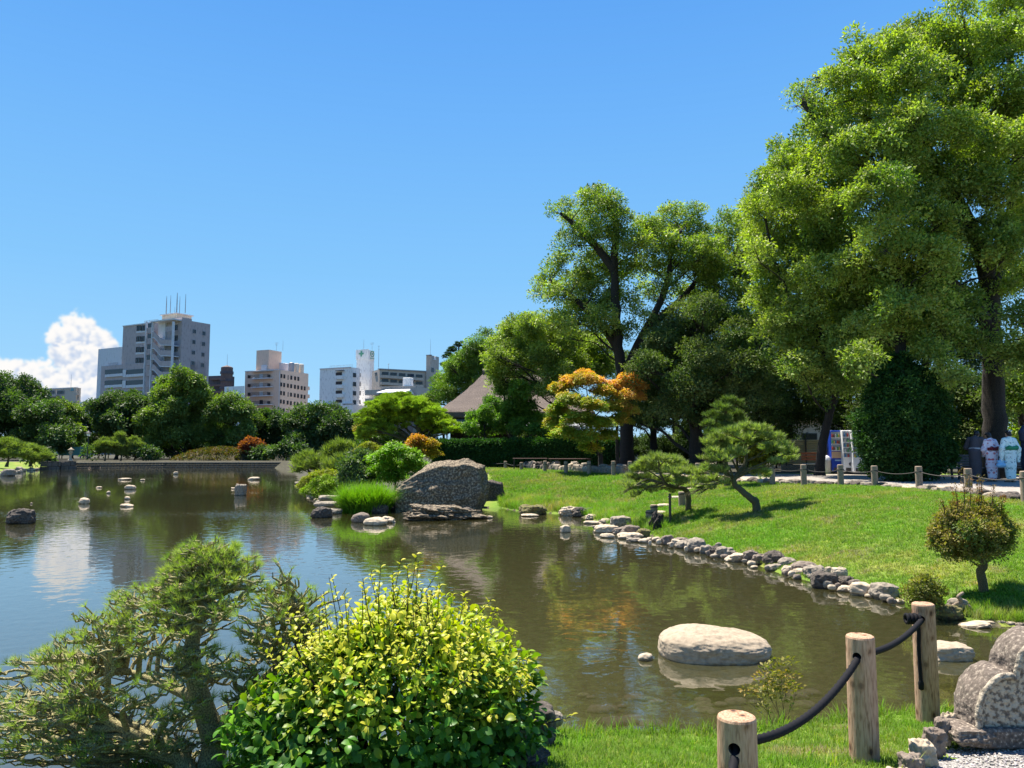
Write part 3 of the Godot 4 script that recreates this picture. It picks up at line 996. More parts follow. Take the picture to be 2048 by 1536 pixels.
func adopt(from: Node3D, to: Node3D) -> void:              # the parts of one volume become parts of the building
	for kid in from.get_children():
		var called := String(kid.name).rstrip("0123456789").rstrip("_")
		kid.name = "moving"
		kid.reparent(to)
		kid.name = numbered(called, to)
	remove_child(from)
	from.free()

func town() -> void:
	M.glass = plain(lin(.02, .025, .035), 0.12)
	M.alu = plain(lin(.28, .29, .31), 0.5, 0.3)
	M.dark_frame = plain(lin(.05, .045, .045), 0.6)
	var stain := func(c: Color, d: float, seed_: int) -> StandardMaterial3D:
		return grained(noise_map([c.darkened(d), c, c, c.lightened(d * 0.35)], [0.15, 0.4, 0.62, 0.9], 0.02, seed_), Vector3(7, 22, 7), 0.9)
	M.mauve_wall = stain.call(lin(.42, .36, .355), 0.12, 61)
	M.pale_wall = stain.call(lin(0.598, 0.609, 0.632), 0.10, 62)
	M.beige_wall = stain.call(lin(0.710, 0.516, 0.396), 0.10, 63)
	M.white_wall = stain.call(lin(.78, .77, .75), 0.13, 64)
	M.tan_wall = stain.call(lin(0.480, 0.414, 0.348), 0.13, 65)
	M.slate_wall = stain.call(lin(.085, .085, .10), 0.12, 66)
	M.umber_wall = stain.call(lin(.14, .10, .09), 0.12, 67)
	M.cream_wall = stain.call(lin(.62, .55, .45), 0.10, 68)
	M.green_mark = plain(lin(.10, .34, .22), 0.6)
	M.blue_mark = plain(lin(.12, .3, .36), 0.6)
	M.roof_white = plain(lin(.8, .79, .77), 0.7)

	# --- the tall grey tower
	var b := town_block("apartment_tower", "tall mauve-grey tower with open zigzag stairs and masts on its roof", "building", 355, 214, 29)
	hull(b, "wall", M.mauve_wall, 247, 421, [355, 640])
	hull(b, "roof_parapet", M.mauve_wall, 300, 384, [355, 636], 0.0, Vector3(0.06, 0, 0.06)).name = "parapet"
	coping(b, 247, 303, [355, 640])
	# roof house with its flat cap and masts
	var top := spot(b, 355, 640).y
	var sh := Shape.new()
	sh.box(Vector3(0, 1.15, 0), Vector3(6.4, 2.3, 5.0))
	var house := place("roof_house", sh, M.cream_wall, b.o, Vector3(spot(b, 328, 640).x, top, -4.2))
	sh = Shape.new()
	sh.box(Vector3(0, 2.42, 0), Vector3(7.3, 0.24, 5.9))
	place("cap", sh, M.pale_wall, house)
	for m in [[320, 590, 0.16], [322, 587, 0.12], [331, 612, 0.06], [341, 586, 0.17], [343.5, 593, 0.1], [352, 589, 0.12]]:
		var foot := spot(b, m[0], 628)
		mast(b, Vector3(foot.x, top + 2.5, -4.0 + fmod(m[0], 3.0)), (628 - m[1]) * 0.142, m[2])
	sh = Shape.new()
	for k in 9:
		sh.box(Vector3(-3.0 + k * 0.75, 0.5, 0), Vector3(0.06, 1.0, 0.06))
	sh.box(Vector3(0, 1.0, 0), Vector3(6.1, 0.07, 0.07)); sh.box(Vector3(0, 0.55, 0), Vector3(6.1, 0.05, 0.05))
	place("roof_railing", sh, M.alu, b.o, Vector3(spot(b, 300, 640).x, top, -0.4))
	# stair shaft, floor by floor: landings, parapets and the sloping flights between
	var floor_px := 21.4
	slab(b, "stair_roof", M.pale_wall, [303, 642, 347, 644.5], 0.0, 2.7)
	for c in [[303.5, 305], [344.5, 346.2], [291, 292.2]]:
		slab(b, "pier", M.pale_wall, [c[0], 643, c[1], 880], 2.0, 2.6)
	slab(b, "shaft_wall", M.pale_wall, [317, 645, 331, 880], 0.05, 0.5)
	for k in 9:
		var y := 645.0 + k * floor_px
		var lean := -0.45 * k
		if k > 0:
			# flight: a sloping parapet from the left landing down to the right one
			var p := spot(b, 305 + lean, y - 1.5, false, 2.55)
			var q := spot(b, 322 + lean, y + 12.5, false, 2.55)
			var e := spot(b, 344 + lean, y + 13.0, false, 2.55)
			var tall := 1.45
			var flight := PackedVector2Array([Vector2(p.x, p.y - tall), Vector2(p.x + 1.0, p.y - tall), Vector2(q.x, q.y - tall), Vector2(e.x, e.y - tall), Vector2(e.x, e.y), Vector2(q.x, q.y), Vector2(p.x + 1.0, p.y), Vector2(p.x, p.y)])
			sh = Shape.new()
			sh.extrude(flight, 0.2, Transform3D(Basis.IDENTITY, Vector3(0, 0, 2.55)))
			place("stair_parapet", sh, M.mauve_wall, b.o)
			sh = Shape.new()
			var edge := PackedVector2Array([Vector2(p.x, p.y - tall - 0.22), Vector2(p.x + 1.0, p.y - tall - 0.22), Vector2(q.x, q.y - tall - 0.22), Vector2(e.x, e.y - tall - 0.22), Vector2(e.x, e.y - tall - 0.01), Vector2(q.x, q.y - tall - 0.01), Vector2(p.x + 1.0, p.y - tall - 0.01), Vector2(p.x, p.y - tall - 0.01)])
			sh.extrude(edge, 2.5, Transform3D(Basis.IDENTITY, Vector3(0, 0, 2.6)))
			place("stair_slab", sh, M.pale_wall, b.o)
		else:
			slab(b, "stair_parapet", M.mauve_wall, [331, 654, 345, 664], 2.3, 2.55)
		# the bay beside the stairs: parapets with dark openings between
		slab(b, "bay_parapet", M.mauve_wall, [292 + lean * 0.6, y + 11, 303.4 + lean * 0.6, y + 22], 1.5, 2.2)
		slab(b, "bay_opening", M.glass, [292.5 + lean * 0.6, y + 1, 303 + lean * 0.6, y + 10.8], 0.06, 0.2)
		if k < 4:
			for x in [[273.5, 281], [282.4, 289.5]]:
				window(b, [x[0] - k * 0.8, y + 6.5, x[1] - k * 0.8, y + 17.0], false, M.dark_frame)
			slab(b, "sill_panel", M.pale_wall, [272.5 - k * 0.8, y + 17.4, 289.8 - k * 0.8, y + 21.4], 0.0, 0.1)
		if k < 5:
			window(b, [346.8, y + 5.0, 355.0, y + 15.6], false, M.dark_frame)
	for x in [[383, 657], [402, 661]]:
		for k in 4:
			window(b, [x[0] + 3.2 - k * 1.0, x[1] + 1.0 + k * 21.2, x[0] + 9.6 - k * 1.0, x[1] + 9.6 + k * 21.2], true, M.alu)
	# the lower wing with banded windows, and the pale block behind it
	var wing := hull(b, "low_wing", M.mauve_wall, 206, 360, [206, 733], 0.0, Vector3(0, 0, 0.5), 9.0)
	for k in 3:
		var y := 740.0 + k * 21.6
		for x in [[210, 245], [252, 288]]:
			slab(b, "window_band", M.glass, [x[0] - k * 0.7, y, x[1] - k * 0.7, y + 9], 0.52, 0.6)
			slab(b, "spandrel", M.pale_wall, [x[0] - k * 0.7, y + 9.2, x[1] - k * 0.7, y + 14.6], 0.5, 0.95)
		slab(b, "band_pier", M.pale_wall, [245.4 - k * 0.7, y, 251.6 - k * 0.7, y + 14.6], 0.5, 0.8)
	var x0 := spot(b, 193, 698).x
	var x1 := spot(b, 246, 698).x
	sh = Shape.new()
	var tall := spot(b, 193, 698).y
	sh.box(Vector3.ZERO, Vector3(x1 - x0, tall, 8.0))
	place("pale_wing", sh, M.pale_wall, b.o, Vector3((x0 + x1) / 2.0, tall / 2.0, -4.6))
	sh = Shape.new()
	for k in 8:
		sh.box(Vector3(k * 0.62, 0.5, 0), Vector3(0.06, 1.0, 0.06))
	sh.box(Vector3(2.2, 1.0, 0), Vector3(4.5, 0.08, 0.08))
	place("terrace_railing", sh, M.alu, b.o, Vector3(spot(b, 216, 733).x, spot(b, 216, 733).y, 0.0))

	# --- grey block far to the left, with a triangle emblem
	b = town_block("apartment_block", "low grey-brown block with a pale triangle emblem near the cloud", "building", 153, 235, 22)
	hull(b, "wall", M.tan_wall, 76, 162, [153, 776])
	coping(b, 76, 152, [153, 776])
	for k in 3:
		for x in [[84, 96], [100, 110], [114, 128]]:
			window(b, [x[0], 781 + k * 14.0, x[1], 789 + k * 14.0])
		slab(b, "balcony", M.tan_wall, [82, 790 + k * 14.0, 112, 794 + k * 14.0], 0.0, 1.2)
	slab(b, "stair_core", M.tan_wall, [141, 775, 153, 880], 0.0, 0.6)
	var tri := PackedVector2Array([Vector2(-0.75, 0), Vector2(0.75, 0), Vector2(0.1, 1.15)])
	sh = Shape.new()
	sh.extrude(tri, 0.12, Transform3D(Basis.IDENTITY, Vector3(0, 0, 0.75)))
	place("emblem", sh, M.blue_mark, b.o, spot(b, 148, 782))
	mast(b, spot(b, 130, 776) + Vector3(0, 0, -2), 4.5, 0.06)
	for k in 3:
		slab(b, "side_balcony", M.tan_wall, [154, 785 + k * 14.0, 161.5, 790 + k * 14.0], 0.0, 1.3, true)

	b = town_block("white_office", "plain white block half hidden behind the trees below the tall tower", "building", 176, 190, 20)
	hull(b, "wall", M.white_wall, 160, 196, [176, 803])
	for k in 3:
		window(b, [163, 812 + k * 20, 170, 819 + k * 20])

	# --- dark flats between the tower and the beige block
	b = town_block("dark_flats", "dark slate block of flats with a round stair turret", "building", 445, 262, 18)
	hull(b, "wall", M.slate_wall, 417, 469, [445, 751])
	for k in 4:
		slab(b, "balcony", M.umber_wall, [419, 756 + k * 13.0, 443, 760 + k * 13.0], 0.0, 1.3)
		slab(b, "balcony", M.umber_wall, [449, 756 + k * 13.0, 466, 760 + k * 13.0], 0.0, 1.3, true)
	sh = Shape.new()
	var ty := spot(b, 456, 735).y
	sh.lathe([Vector2(2.0, 0), Vector2(2.0, ty), Vector2(1.6, ty + 0.3), Vector2(0.01, ty + 0.9)], 14)
	place("turret", sh, M.umber_wall, b.o, Vector3(0.3, 0, -0.6))
	for k in 6:
		sh = Shape.new()
		sh.lathe([Vector2(2.05, 0), Vector2(2.25, 0.0), Vector2(2.25, 0.9), Vector2(2.05, 0.9)], 14)
		place("turret_balcony", sh, M.slate_wall, b.o, Vector3(0.3, ty - 2.2 - k * 2.6, -0.6))
	mast(b, Vector3(0.3, ty + 0.8, -0.6), 4.0, 0.06)
	b = town_block("white_annex", "small white wall with a faint yellow figure beside the beige block", "building", 485, 205, 24)
	hull(b, "wall", M.white_wall, 449, 489, [485, 772])
	var five := TextMesh.new()
	five.text = "5"
	five.font_size = 64
	five.pixel_size = 0.026
	five.depth = 0.08
	place("figure", five, plain(lin(.72, .6, .3), 0.7), b.o, spot(b, 456, 779) + Vector3(0, 0, 0.06))

	# --- the beige block
	b = town_block("beige_apartments", "beige apartment block with railed balconies and rooftop tanks", "building", 558, 265, 24)
	hull(b, "wall", M.beige_wall, 490.5, 617, [558, 740])
	coping(b, 490.5, 558, [558, 740])
	var bt := spot(b, 558, 740).y
	sh = Shape.new()
	var ph := spot(b, 508, 701).y - bt
	sh.box(Vector3(0, ph / 2.0, 0), Vector3(5.6, ph, 6.5))
	place("lift_house", sh, M.beige_wall, b.o, Vector3(spot(b, 523, 740).x, bt, -3.6))
	mast(b, Vector3(spot(b, 540, 740).x, bt + ph, -3), 2.8, 0.05, 3)
	mast(b, Vector3(spot(b, 549, 740).x, bt + ph, -4), 3.6, 0.05)
	for k in 5:
		var y := 752.5 + k * 17.4
		slab(b, "balcony", M.pale_wall, [501, y + 4.5, 540.5, y + 6.0], 0.0, 1.5)
		sh = Shape.new()
		var wide := spot(b, 540.5, y).x - spot(b, 501, y).x
		for q in 34:
			sh.box(Vector3(wide * (q + 0.5) / 34.0, 0.5, 1.45), Vector3(0.05, 1.0, 0.05))
		sh.box(Vector3(wide / 2.0, 1.02, 1.45), Vector3(wide, 0.07, 0.08))
		for q in [0.0, wide]:
			sh.box(Vector3(q, 0.5, 0.75), Vector3(0.07, 1.05, 1.4))
		place("railing", sh, M.dark_frame, b.o, spot(b, 501, y + 4.5))
		slab(b, "door", M.white_wall if k < 3 else M.glass, [519, y - 4.5, 525.5, y + 4.4], 0.02, 0.12)
	for k in 4:
		slab(b, "air_conditioner", M.white_wall, [530.5, 755.0 + k * 17.4, 536, 757.6 + k * 17.4], 0.1, 0.7)
		slab(b, "air_conditioner", M.white_wall, [505, 755.0 + k * 17.4, 509.5, 757.4 + k * 17.4], 0.1, 0.7)
	slab(b, "balcony_roof", M.tan_wall, [501, 742.6, 541, 744], 0.0, 1.4)
	for k in 5:
		for x in [561.5, 567.5, 575.0, 581.5, 589.0, 595.5, 602.5, 608.5]:
			if x == 575.0 and k % 2 == 0:
				slab(b, "slit_window", M.glass, [x + 0.8, 747.5 + k * 17.0 + (x - 560) * 0.17, x + 2.2, 757 + k * 17.0 + (x - 560) * 0.17], 0.0, 0.08, true)
			elif not (k == 0 and x > 600.0):
				window(b, [x - k * 0.3, 747.5 + k * 17.0 + (x - 560) * 0.17, x + 3.2 - k * 0.3, 755.5 + k * 17.0 + (x - 560) * 0.17], true, M.dark_frame)
	slab(b, "downpipe", M.pale_wall, [559.4, 742, 560.0, 880], 0.0, 0.12, true)
	for k in 3:
		slab(b, "end_balcony", M.beige_wall, [616.4, 773 + k * 16.0, 619.6, 780 + k * 16.0], -1.0, 0.1, true)
	for x in [[528, 4.0, 2.0], [541, 5.0, 3.2], [549, 3.0, 3.0]]:
		sh = Shape.new()
		sh.box(Vector3(0, x[2] / 2.0, 0), Vector3(x[1] * 0.55, x[2], 2.4), Basis.IDENTITY, 0.1)
		place("plant_box", sh, M.pale_wall, b.o, Vector3(spot(b, x[0], 740).x, bt, -0.9 if x[0] < 535 else -7.0))
	for k in 3:
		sh = Shape.new()
		sh.lathe([Vector2(1.0, 0), Vector2(1.0, 3.1), Vector2(0.7, 3.4), Vector2(0.01, 3.5)], 12)
		place("water_tank", sh, M.alu if k == 0 else M.cream_wall, b.o, Vector3(-1.8, bt, -7.5 - k * 2.6))

	# --- the white block with green marks on its tower
	b = town_block("white_apartments", "white block whose tower carries a green cross and a green ring mark", "building", 703, 252, 26)
	hull(b, "wall", M.white_wall, 640, 720, [703, 735])
	coping(b, 640, 703, [703, 735])
	var wt := spot(b, 703, 735).y
	sh = Shape.new()
	for k in 16:
		sh.box(Vector3(-9.4 + k * 0.62, 0.5, 0), Vector3(0.05, 1.0, 0.05))
	sh.box(Vector3(-4.7, 1.0, 0), Vector3(9.4, 0.06, 0.06))
	place("roof_railing", sh, M.alu, b.o, Vector3(-0.6, wt, -0.6))
	for k in 4:
		var y := 745.0 + k * 18.2
		window(b, [671.5, y, 683.5, y + 6.0], false, M.dark_frame)
		slab(b, "balcony", M.white_wall, [670, y + 6.6, 684.6, y + 13.8], 0.0, 1.1)
		window(b, [706.5, y + 0.5, 712.5, y + 9.0], true, M.dark_frame)
	slab(b, "balcony_hood", M.umber_wall, [669.5, 741, 685, 742], 0.0, 1.1)
	slab(b, "ledge", M.pale_wall, [636, 808, 704, 809.5], 0.0, 0.9)
	hull(b, "low_wing", M.white_wall, 632, 736, [703, 810], 0.0, Vector3(0.8, 0, 0.8))
	for x in [[690, 825, 700, 834], [650, 830, 656, 836]]:
		window(b, [x[0], x[1], x[2], x[3]])
	# its lift tower stands at the far end of the side face
	var c := town_block("sign_tower", "", "", 737, 260, 26)
	var tower: Node3D = c.o
	hull(c, "lift_tower", M.white_wall, 713.5, 748.5, [737, 702])
	slab(c, "tower_head", M.white_wall, [711.8, 700, 737.2, 719], 0.0, 0.2)
	slab(c, "tower_head", M.white_wall, [737.2, 700, 748.8, 719.5], 0.0, 0.2, true)
	var flower := PackedVector2Array()
	for k in 48:
		var a := TAU * k / 48.0
		var r := 0.42 + 0.62 * pow(absf(cos(2.0 * a)), 1.6)
		flower.append(Vector2(cos(a), sin(a)) * r)
	sh = Shape.new()
	sh.extrude(flower, 0.1, Transform3D(Basis.IDENTITY, Vector3(0, 0, 0.34)))
	place("cross_mark", sh, M.green_mark, c.o, spot(c, 723.5, 707.5))
	sh = Shape.new()
	sh.box(Vector3.ZERO, Vector3(0.1, 0.5, 0.5))
	for k in 20:
		var a := TAU * k / 20.0
		sh.box(Vector3(0, sin(a) * 0.95, cos(a) * 0.95), Vector3(0.1, 0.32, 0.24), Basis(Vector3.RIGHT, -a))
	sh.box(Vector3(0, -1.55, 0), Vector3(0.1, 0.2, 2.4))
	place("ring_mark", sh, M.green_mark, c.o, spot(c, 743.3, 708, true) + Vector3(0.28, 0, 0))
	for k in 4:
		window(c, [716.6, 746.5 + k * 18.0, 720.6, 754.5 + k * 18.0], false, M.dark_frame)
	mast(c, spot(c, 722, 700) + Vector3(0, 0, -1.5), 3.8, 0.06)
	mast(c, spot(c, 737, 700) + Vector3(0, 0, -2), 2.8, 0.05, 2)
	adopt(tower, b.o)

	# --- tan flats receding behind, with a stair tower
	b = town_block("tan_flats", "long tan block of flats with open galleries and an emblem on its stair tower", "building", 757, 246, 62)
	hull(b, "wall", M.tan_wall, 744, 866, [757, 739])
	slab(b, "roof_edge", M.alu, [757, 736.6, 866, 738.6], -0.3, 0.5, true)
	for k in 5:
		for x in [[764, 778], [781, 795], [798, 812], [815, 829], [832, 846]]:
			var fall: float = (x[0] - 757) * 0.078
			slab(b, "gallery_window", M.glass, [x[0], 743 + k * 14.0 + fall, x[1] - 1, 748.6 + k * 14.0 + fall], 0.02, 0.12, true)
			slab(b, "gallery_parapet", M.tan_wall, [x[0] - 1.5, 749.4 + k * 14.0 + fall, x[1] + 1.5, 754.6 + k * 14.0 + fall], 0.4, 1.4, true)
	window(b, [749.5, 745.5, 753.5, 751.5])
	c = town_block("stair_tower", "", "", 861, 252, 26)
	hull(c, "stair_tower", M.tan_wall, 852.5, 878, [861, 711])
	slab(c, "tower_cap", M.alu, [852, 709.6, 861.4, 711.2], -0.5, 0.4)
	slab(c, "tower_opening", M.glass, [863, 735, 868, 744], 0.02, 0.1, true)
	sh = Shape.new()
	sh.extrude(PackedVector2Array([Vector2(-0.9, 0), Vector2(0.9, 0), Vector2(0.2, 1.3)]), 0.12, Transform3D(Basis(Vector3.UP, PI / 2.0), Vector3(0.2, 0, 0)))
	place("emblem", sh, M.roof_white, c.o, spot(c, 869, 720, true))
	mast(c, spot(c, 856, 710) + Vector3(0, 0, -1.5), 5.5, 0.05)
	adopt(c.o, b.o)
	for m in [[761, 690, 734], [781, 726, 738]]:
		var p := spot(b, m[0], m[2], true)
		mast(b, p + Vector3(-2, 0, 0), (m[2] - m[1]) * 0.165, 0.07, 2)

	b = town_block("brown_house", "low brown building with a white sunlit roof in front of the tan flats", "building", 812, 196, 12)
	hull(b, "wall", M.umber_wall, 757, 826, [812, 783])
	var ry := spot(b, 812, 784).y
	var rl := spot(b, 757, 784).x
	sh = Shape.new()
	sh.quad(Vector3(rl - 0.4, 0, 0.5), Vector3(0.4, 0, 0.5), Vector3(-0.6, 1.1, -4.5), Vector3(rl + 0.5, 1.1, -4.5))
	sh.quad(Vector3(rl - 0.4, -0.25, 0.5), Vector3(0.4, -0.25, 0.5), Vector3(0.4, 0, 0.5), Vector3(rl - 0.4, 0, 0.5))
	sh.quad(Vector3(0.4, -0.25, 0.5), Vector3(0.4, -0.25, -4.5), Vector3(-0.6, 1.1, -4.5), Vector3(0.4, 0, 0.5))
	place("roof", sh, M.roof_white, b.o, Vector3(0, ry, 0))
	hull(b, "rear_wall", M.tan_wall, 728, 842, [812, 768], 0.0, Vector3(0.6, 0, -6.0))
	for k in 2:
		slab(b, "terrace", M.tan_wall, [730, 780 + k * 17.0, 758, 790 + k * 17.0], -5.8, -4.6)
	sh = Shape.new()
	sh.box(Vector3(0, 1.2, 0), Vector3(2.2, 2.4, 2.2), Basis.IDENTITY, 0.1)
	place("roof_tank", sh, M.white_wall, b.o, Vector3(spot(b, 796, 770).x, spot(b, 796, 770).y + 0.1, -7.5))

	b = town_block("blue_rooftop_sign", "small blue billboard showing past the conifer", "sign", 899, 240, 10)
	sh = Shape.new()
	var hi := spot(b, 899, 729).y
	sh.box(Vector3(-0.95, hi - 1.2, 0), Vector3(1.9, 2.4, 0.5))
	place("board", sh, plain(lin(.02, .07, .3), 0.5), b.o)
	sh = Shape.new()
	sh.box(Vector3(-0.95, (hi - 2.4) / 2.0, -0.4), Vector3(0.4, hi - 2.4, 0.4))
	place("post", sh, M.alu, b.o)

# ---------------------------------------------------------------- far shore, the left bank and the little island of shrubs
func masonry(a: Vector3, b: Vector3, tall: float, deep: float, course: float, seed_: int) -> Shape:   # a rough stone wall too far off to pick its stones apart
	var r := RandomNumberGenerator.new()
	r.seed = seed_
	var sh := Shape.new()
	var along := a.distance_to(b)
	var dir := (b - a) / along
	var turn := Basis(dir, Vector3.UP, dir.cross(Vector3.UP))
	var y := 0.0
	while y < tall - 0.02:
		var h := minf(course * r.randf_range(0.8, 1.2), tall - y)
		var x := 0.0
		while x < along:
			var w := course * r.randf_range(0.9, 2.2)
			var s := r.randf_range(0.6, 1.3)
			sh.tint = Color(s, s * r.randf_range(0.94, 1.0), s * r.randf_range(0.88, 1.0))
			sh.box(a + dir * (x + w / 2.0) + Vector3.UP * (y + h / 2.0), Vector3(w - 0.04, h - 0.03, deep * r.randf_range(0.8, 1.15)), turn, 0.04)
			x += w
		y += h
	return sh

func far_shore() -> void:
	M.wall_stone = grained(noise_map([lin(.04, .037, .03), lin(.085, .08, .066), lin(.14, .13, .11)], [0.2, 0.5, 0.85], 0.03, 91), Vector3(1.5, 1.5, 1.5), 0.95)
	var o := thing("shore_wall", Vector3.ZERO, "long low stone retaining wall along the far shore of the pond", "wall")
	var a := at(95, 934, 88.3); var b := at(330, 934, 92.2); var c := at(612, 934, 92.6)
	for p in [[a, b], [b, c]]:
		p[0].y = -0.15; p[1].y = -0.15
		tag(place("stone_courses", masonry(p[0], p[1], 0.72, 0.5, 0.24, 5), M.wall_stone, o), "", "", "", "stuff")
		var sh := Shape.new()
		var dir: Vector3 = (p[1] - p[0]).normalized()
		sh.box((p[0] + p[1]) / 2.0 + Vector3(0, 0.76, 0), Vector3((p[1] as Vector3).distance_to(p[0]), 0.09, 0.62), Basis(dir, Vector3.UP, dir.cross(Vector3.UP)))
		place("coping", sh, M.grey_stone, o)
	o = thing("rubble_wall", Vector3.ZERO, "short rough rubble wall joining the far shore wall to the pebbly bank", "wall")
	a = at(88, 934, 83.0); b = at(142, 934, 88.3)
	a.y = -0.1; b.y = -0.1
	tag(place("stone_courses", masonry(a, b, 1.0, 0.9, 0.42, 8), M.wall_stone, o), "", "", "", "stuff")

	# the mound with its dry heather behind the wall
	var mound := Shape.new()
	var top := at(445, 905, 103.0)
	for j in 13:
		for k in 33:
			var x := -6.4 + 12.8 * k / 32.0
			var z := -5.0 + 10.0 * j / 12.0
			var q := clampf(1.0 - (x * x / 41.0 + z * z / 25.0), 0.0, 1.0)
			var s := 0.8 + 0.5 * bumps.get_noise_2d(x * 0.8, z * 0.8)
			mound.tint = Color(s, s, s)
			mound.add(Vector3(x, 1.75 * pow(q, 0.75) + 0.15 * bumps.get_noise_2d(x, z) * q - 0.1, z), Vector3.UP)
	for j in 12:
		for k in 32:
			var q := j * 33 + k
			mound.i.append_array([q, q + 1, q + 34, q, q + 34, q + 33])
	mound.smooth()
	M.heath = grained(noise_map([lin(.03, .028, .01), lin(.05, .042, .014), lin(.085, .058, .016), lin(.05, .055, .016)], [0.2, 0.45, 0.6, 0.9], 0.03, 92, FastNoiseLite.TYPE_SIMPLEX_SMOOTH, 5), Vector3(3, 3, 3), 1.0)
	tag(place("mound", mound, M.heath, null, Vector3(top.x, 0.74, top.z)), "low rounded mound of rusty brown turf behind the far shore wall", "mound", "", "structure")

	var heath := thing("heather", Vector3.ZERO, "rusty heather tufts growing over the mound behind the far wall", "heather")
	var tufts := PackedFloat32Array()
	for k in 900:
		var x := rng.randf_range(-6.2, 6.2)
		var z := rng.randf_range(-1.0, 4.9)
		var q := 1.0 - (x * x / 41.0 + z * z / 25.0)
		if q > 0.02:
			push(tufts, facing(Vector3.UP + unit() * 0.3, rng.randf() * TAU).scaled(Vector3.ONE * rng.randf_range(0.4, 0.8)), Vector3(top.x + x, 0.66 + 1.75 * pow(q, 0.75), top.z + z), Color(.09, .075, .02).lerp([Color(.2, .1, .025), Color(.10, .12, .03), Color(.07, .06, .02)][k % 3], rng.randf()))
	scatter("tufts", M.far_spray, M.leaf, tufts, heath)
	var crust := Shape.new()
	for k in 40:
		crust.append_dot(Vector3(top.x + rng.randf_range(-5, 5), 0.8, top.z + 3.4), 0.12)
	place("roots", crust, M.heath, heath)

	var g := "trees along the far shore"
	var far := func(called: String, label: String, px: float, away: float, list: Array, k: Dictionary, fresh := 0.35) -> void:
		var foot := at(px, 900, away)
		foot.y = 0.7
		var hi: Array = list[0]
		var tip := at(hi[0], hi[1], away)
		tree(called, label, "tree", foot, [foot + Vector3(0.2, 1.2, 0), foot.lerp(tip, 0.5) + Vector3(0.3, 0, 0), tip], 0.28, puffs_at(list, away, 2.5, 0.85, fresh), k, g, M.bark, 0.4, 5)
	far.call("broad_tree", "dark broad tree cut by the frame edge, beside the conifer", -12, 104, [[-30, 790, 40], [0, 790, 26], [8, 822, 30], [-20, 850, 40], [18, 850, 22], [22, 800, 16]], M.k_far_dark)
	far.call("conifer", "dark pointed conifer rising highest on the far shore's pebbly end", 50, 108, [[50, 762, 9], [47, 776, 14], [56, 782, 13], [42, 792, 16], [60, 798, 17], [50, 812, 22], [72, 815, 16], [34, 820, 17], [66, 836, 22], [40, 845, 22]], M.k_far_dark)
	far.call("rusty_tree", "round tree with a rusty brown top below the conifer", 96, 100, [[98, 826, 15, 99, 0.2], [72, 822, 18], [58, 834, 16], [90, 850, 26], [118, 856, 18], [70, 868, 22], [102, 880, 24], [124, 880, 14]], M.k_far_dark, 0.6)
	far.call("light_tree", "thin yellow-green tree between the rusty tree and the grey-leaved tree", 142, 112, [[128, 826, 16], [146, 830, 14], [112, 822, 12], [136, 850, 17], [150, 862, 12], [128, 872, 14], [148, 885, 14]], M.k_far, 0.7)
	far.call("grey_leaved_tree", "loose grey-green tree in front of the tall tower's low wing", 232, 112, [[236, 800, 16], [262, 800, 15], [210, 812, 18], [190, 820, 14], [285, 812, 16], [245, 826, 24], [215, 846, 24], [180, 850, 15], [270, 846, 24], [240, 872, 24], [205, 884, 18], [276, 884, 20]], M.k_far_dark, 0.5)
	far.call("tall_bright_tree", "tall bright green tree in front of the tall tower's stairs", 368, 110, [[362, 758, 17], [340, 770, 17], [388, 770, 16], [330, 794, 20], [366, 786, 22], [398, 796, 19], [412, 815, 17], [346, 822, 26], [306, 838, 21], [384, 836, 24], [294, 858, 16], [326, 866, 24], [364, 872, 26], [398, 872, 20], [420, 840, 15], [340, 898, 20], [300, 888, 15]], M.k_far, 0.6)
	far.call("round_green_tree", "round mid-green tree between the tall bright tree and the beige block", 466, 108, [[462, 806, 17], [444, 812, 15], [486, 822, 17], [430, 836, 17], [466, 838, 22], [500, 842, 15], [446, 866, 20], [482, 870, 22], [424, 876, 15], [462, 894, 20]], M.k_far, 0.35)
	far.call("low_dark_tree", "low dark tree at the foot of the beige block, behind the red tree", 545, 112, [[536, 836, 15], [556, 838, 14], [520, 850, 15], [546, 862, 21], [574, 856, 15], [524, 880, 18], [560, 888, 20], [586, 884, 16]], M.k_far_dark, 0.2)
	far.call("wide_dark_tree", "wide dark evergreen in front of the white block", 640, 104, [[632, 824, 15], [606, 828, 15], [660, 828, 16], [686, 838, 16], [590, 850, 18], [625, 852, 23], [664, 856, 24], [702, 856, 20], [600, 884, 21], [640, 890, 24], [684, 890, 22], [722, 880, 18], [712, 905, 18], [610, 912, 14], [660, 915, 16]], M.k_far_dark, 0.4)
	far.call("under_tree", "dark shady tree behind the mound, under the tall bright tree", 400, 120, [[400, 880, 22], [430, 895, 18], [370, 896, 18], [350, 905, 15], [470, 905, 18], [310, 905, 15], [520, 905, 17]], M.k_far_dark, 0.0)
	# a maple that has turned red, small clipped pines, low shrubs
	var red := kind(M.far_spray, 0.3, 1.2, Color(.22, .05, .03), Color(.4, .13, .07), M.leaf, 8, 0.6)
	var foot := at(505, 912, 101.0)
	tree("red_maple", "small red maple on the end of the brown mound", "tree", foot, [foot + Vector3(0, 0.6, 0), at(504, 895, 101.0)], 0.12, puffs_at([[504, 887, 11], [492, 893, 10], [518, 893, 10], [506, 900, 11]], 101.0, 0.6), red, g, M.bark, 0.4, 5)
	var pines := func(label: String, px: float, away: float, list: Array) -> void:
		var f := at(px, 900, away)
		f.y = 0.7
		tree("clipped_pine", label, "pine", f, [f + Vector3(0.15, 0.7, 0), at(list[0][0], list[0][1], away)], 0.13, puffs_at(list, away, 0.7, 0.5, 0.5), M.k_far_pine, "clipped pines on the far side", M.pine_bark, 0.4, 5)
	pines.call("clipped cone pine beside the lamp post on the far shore", 209, 97.0, [[209, 880, 7], [204, 888, 10], [216, 889, 9], [209, 898, 14], [198, 902, 9], [221, 903, 9]])
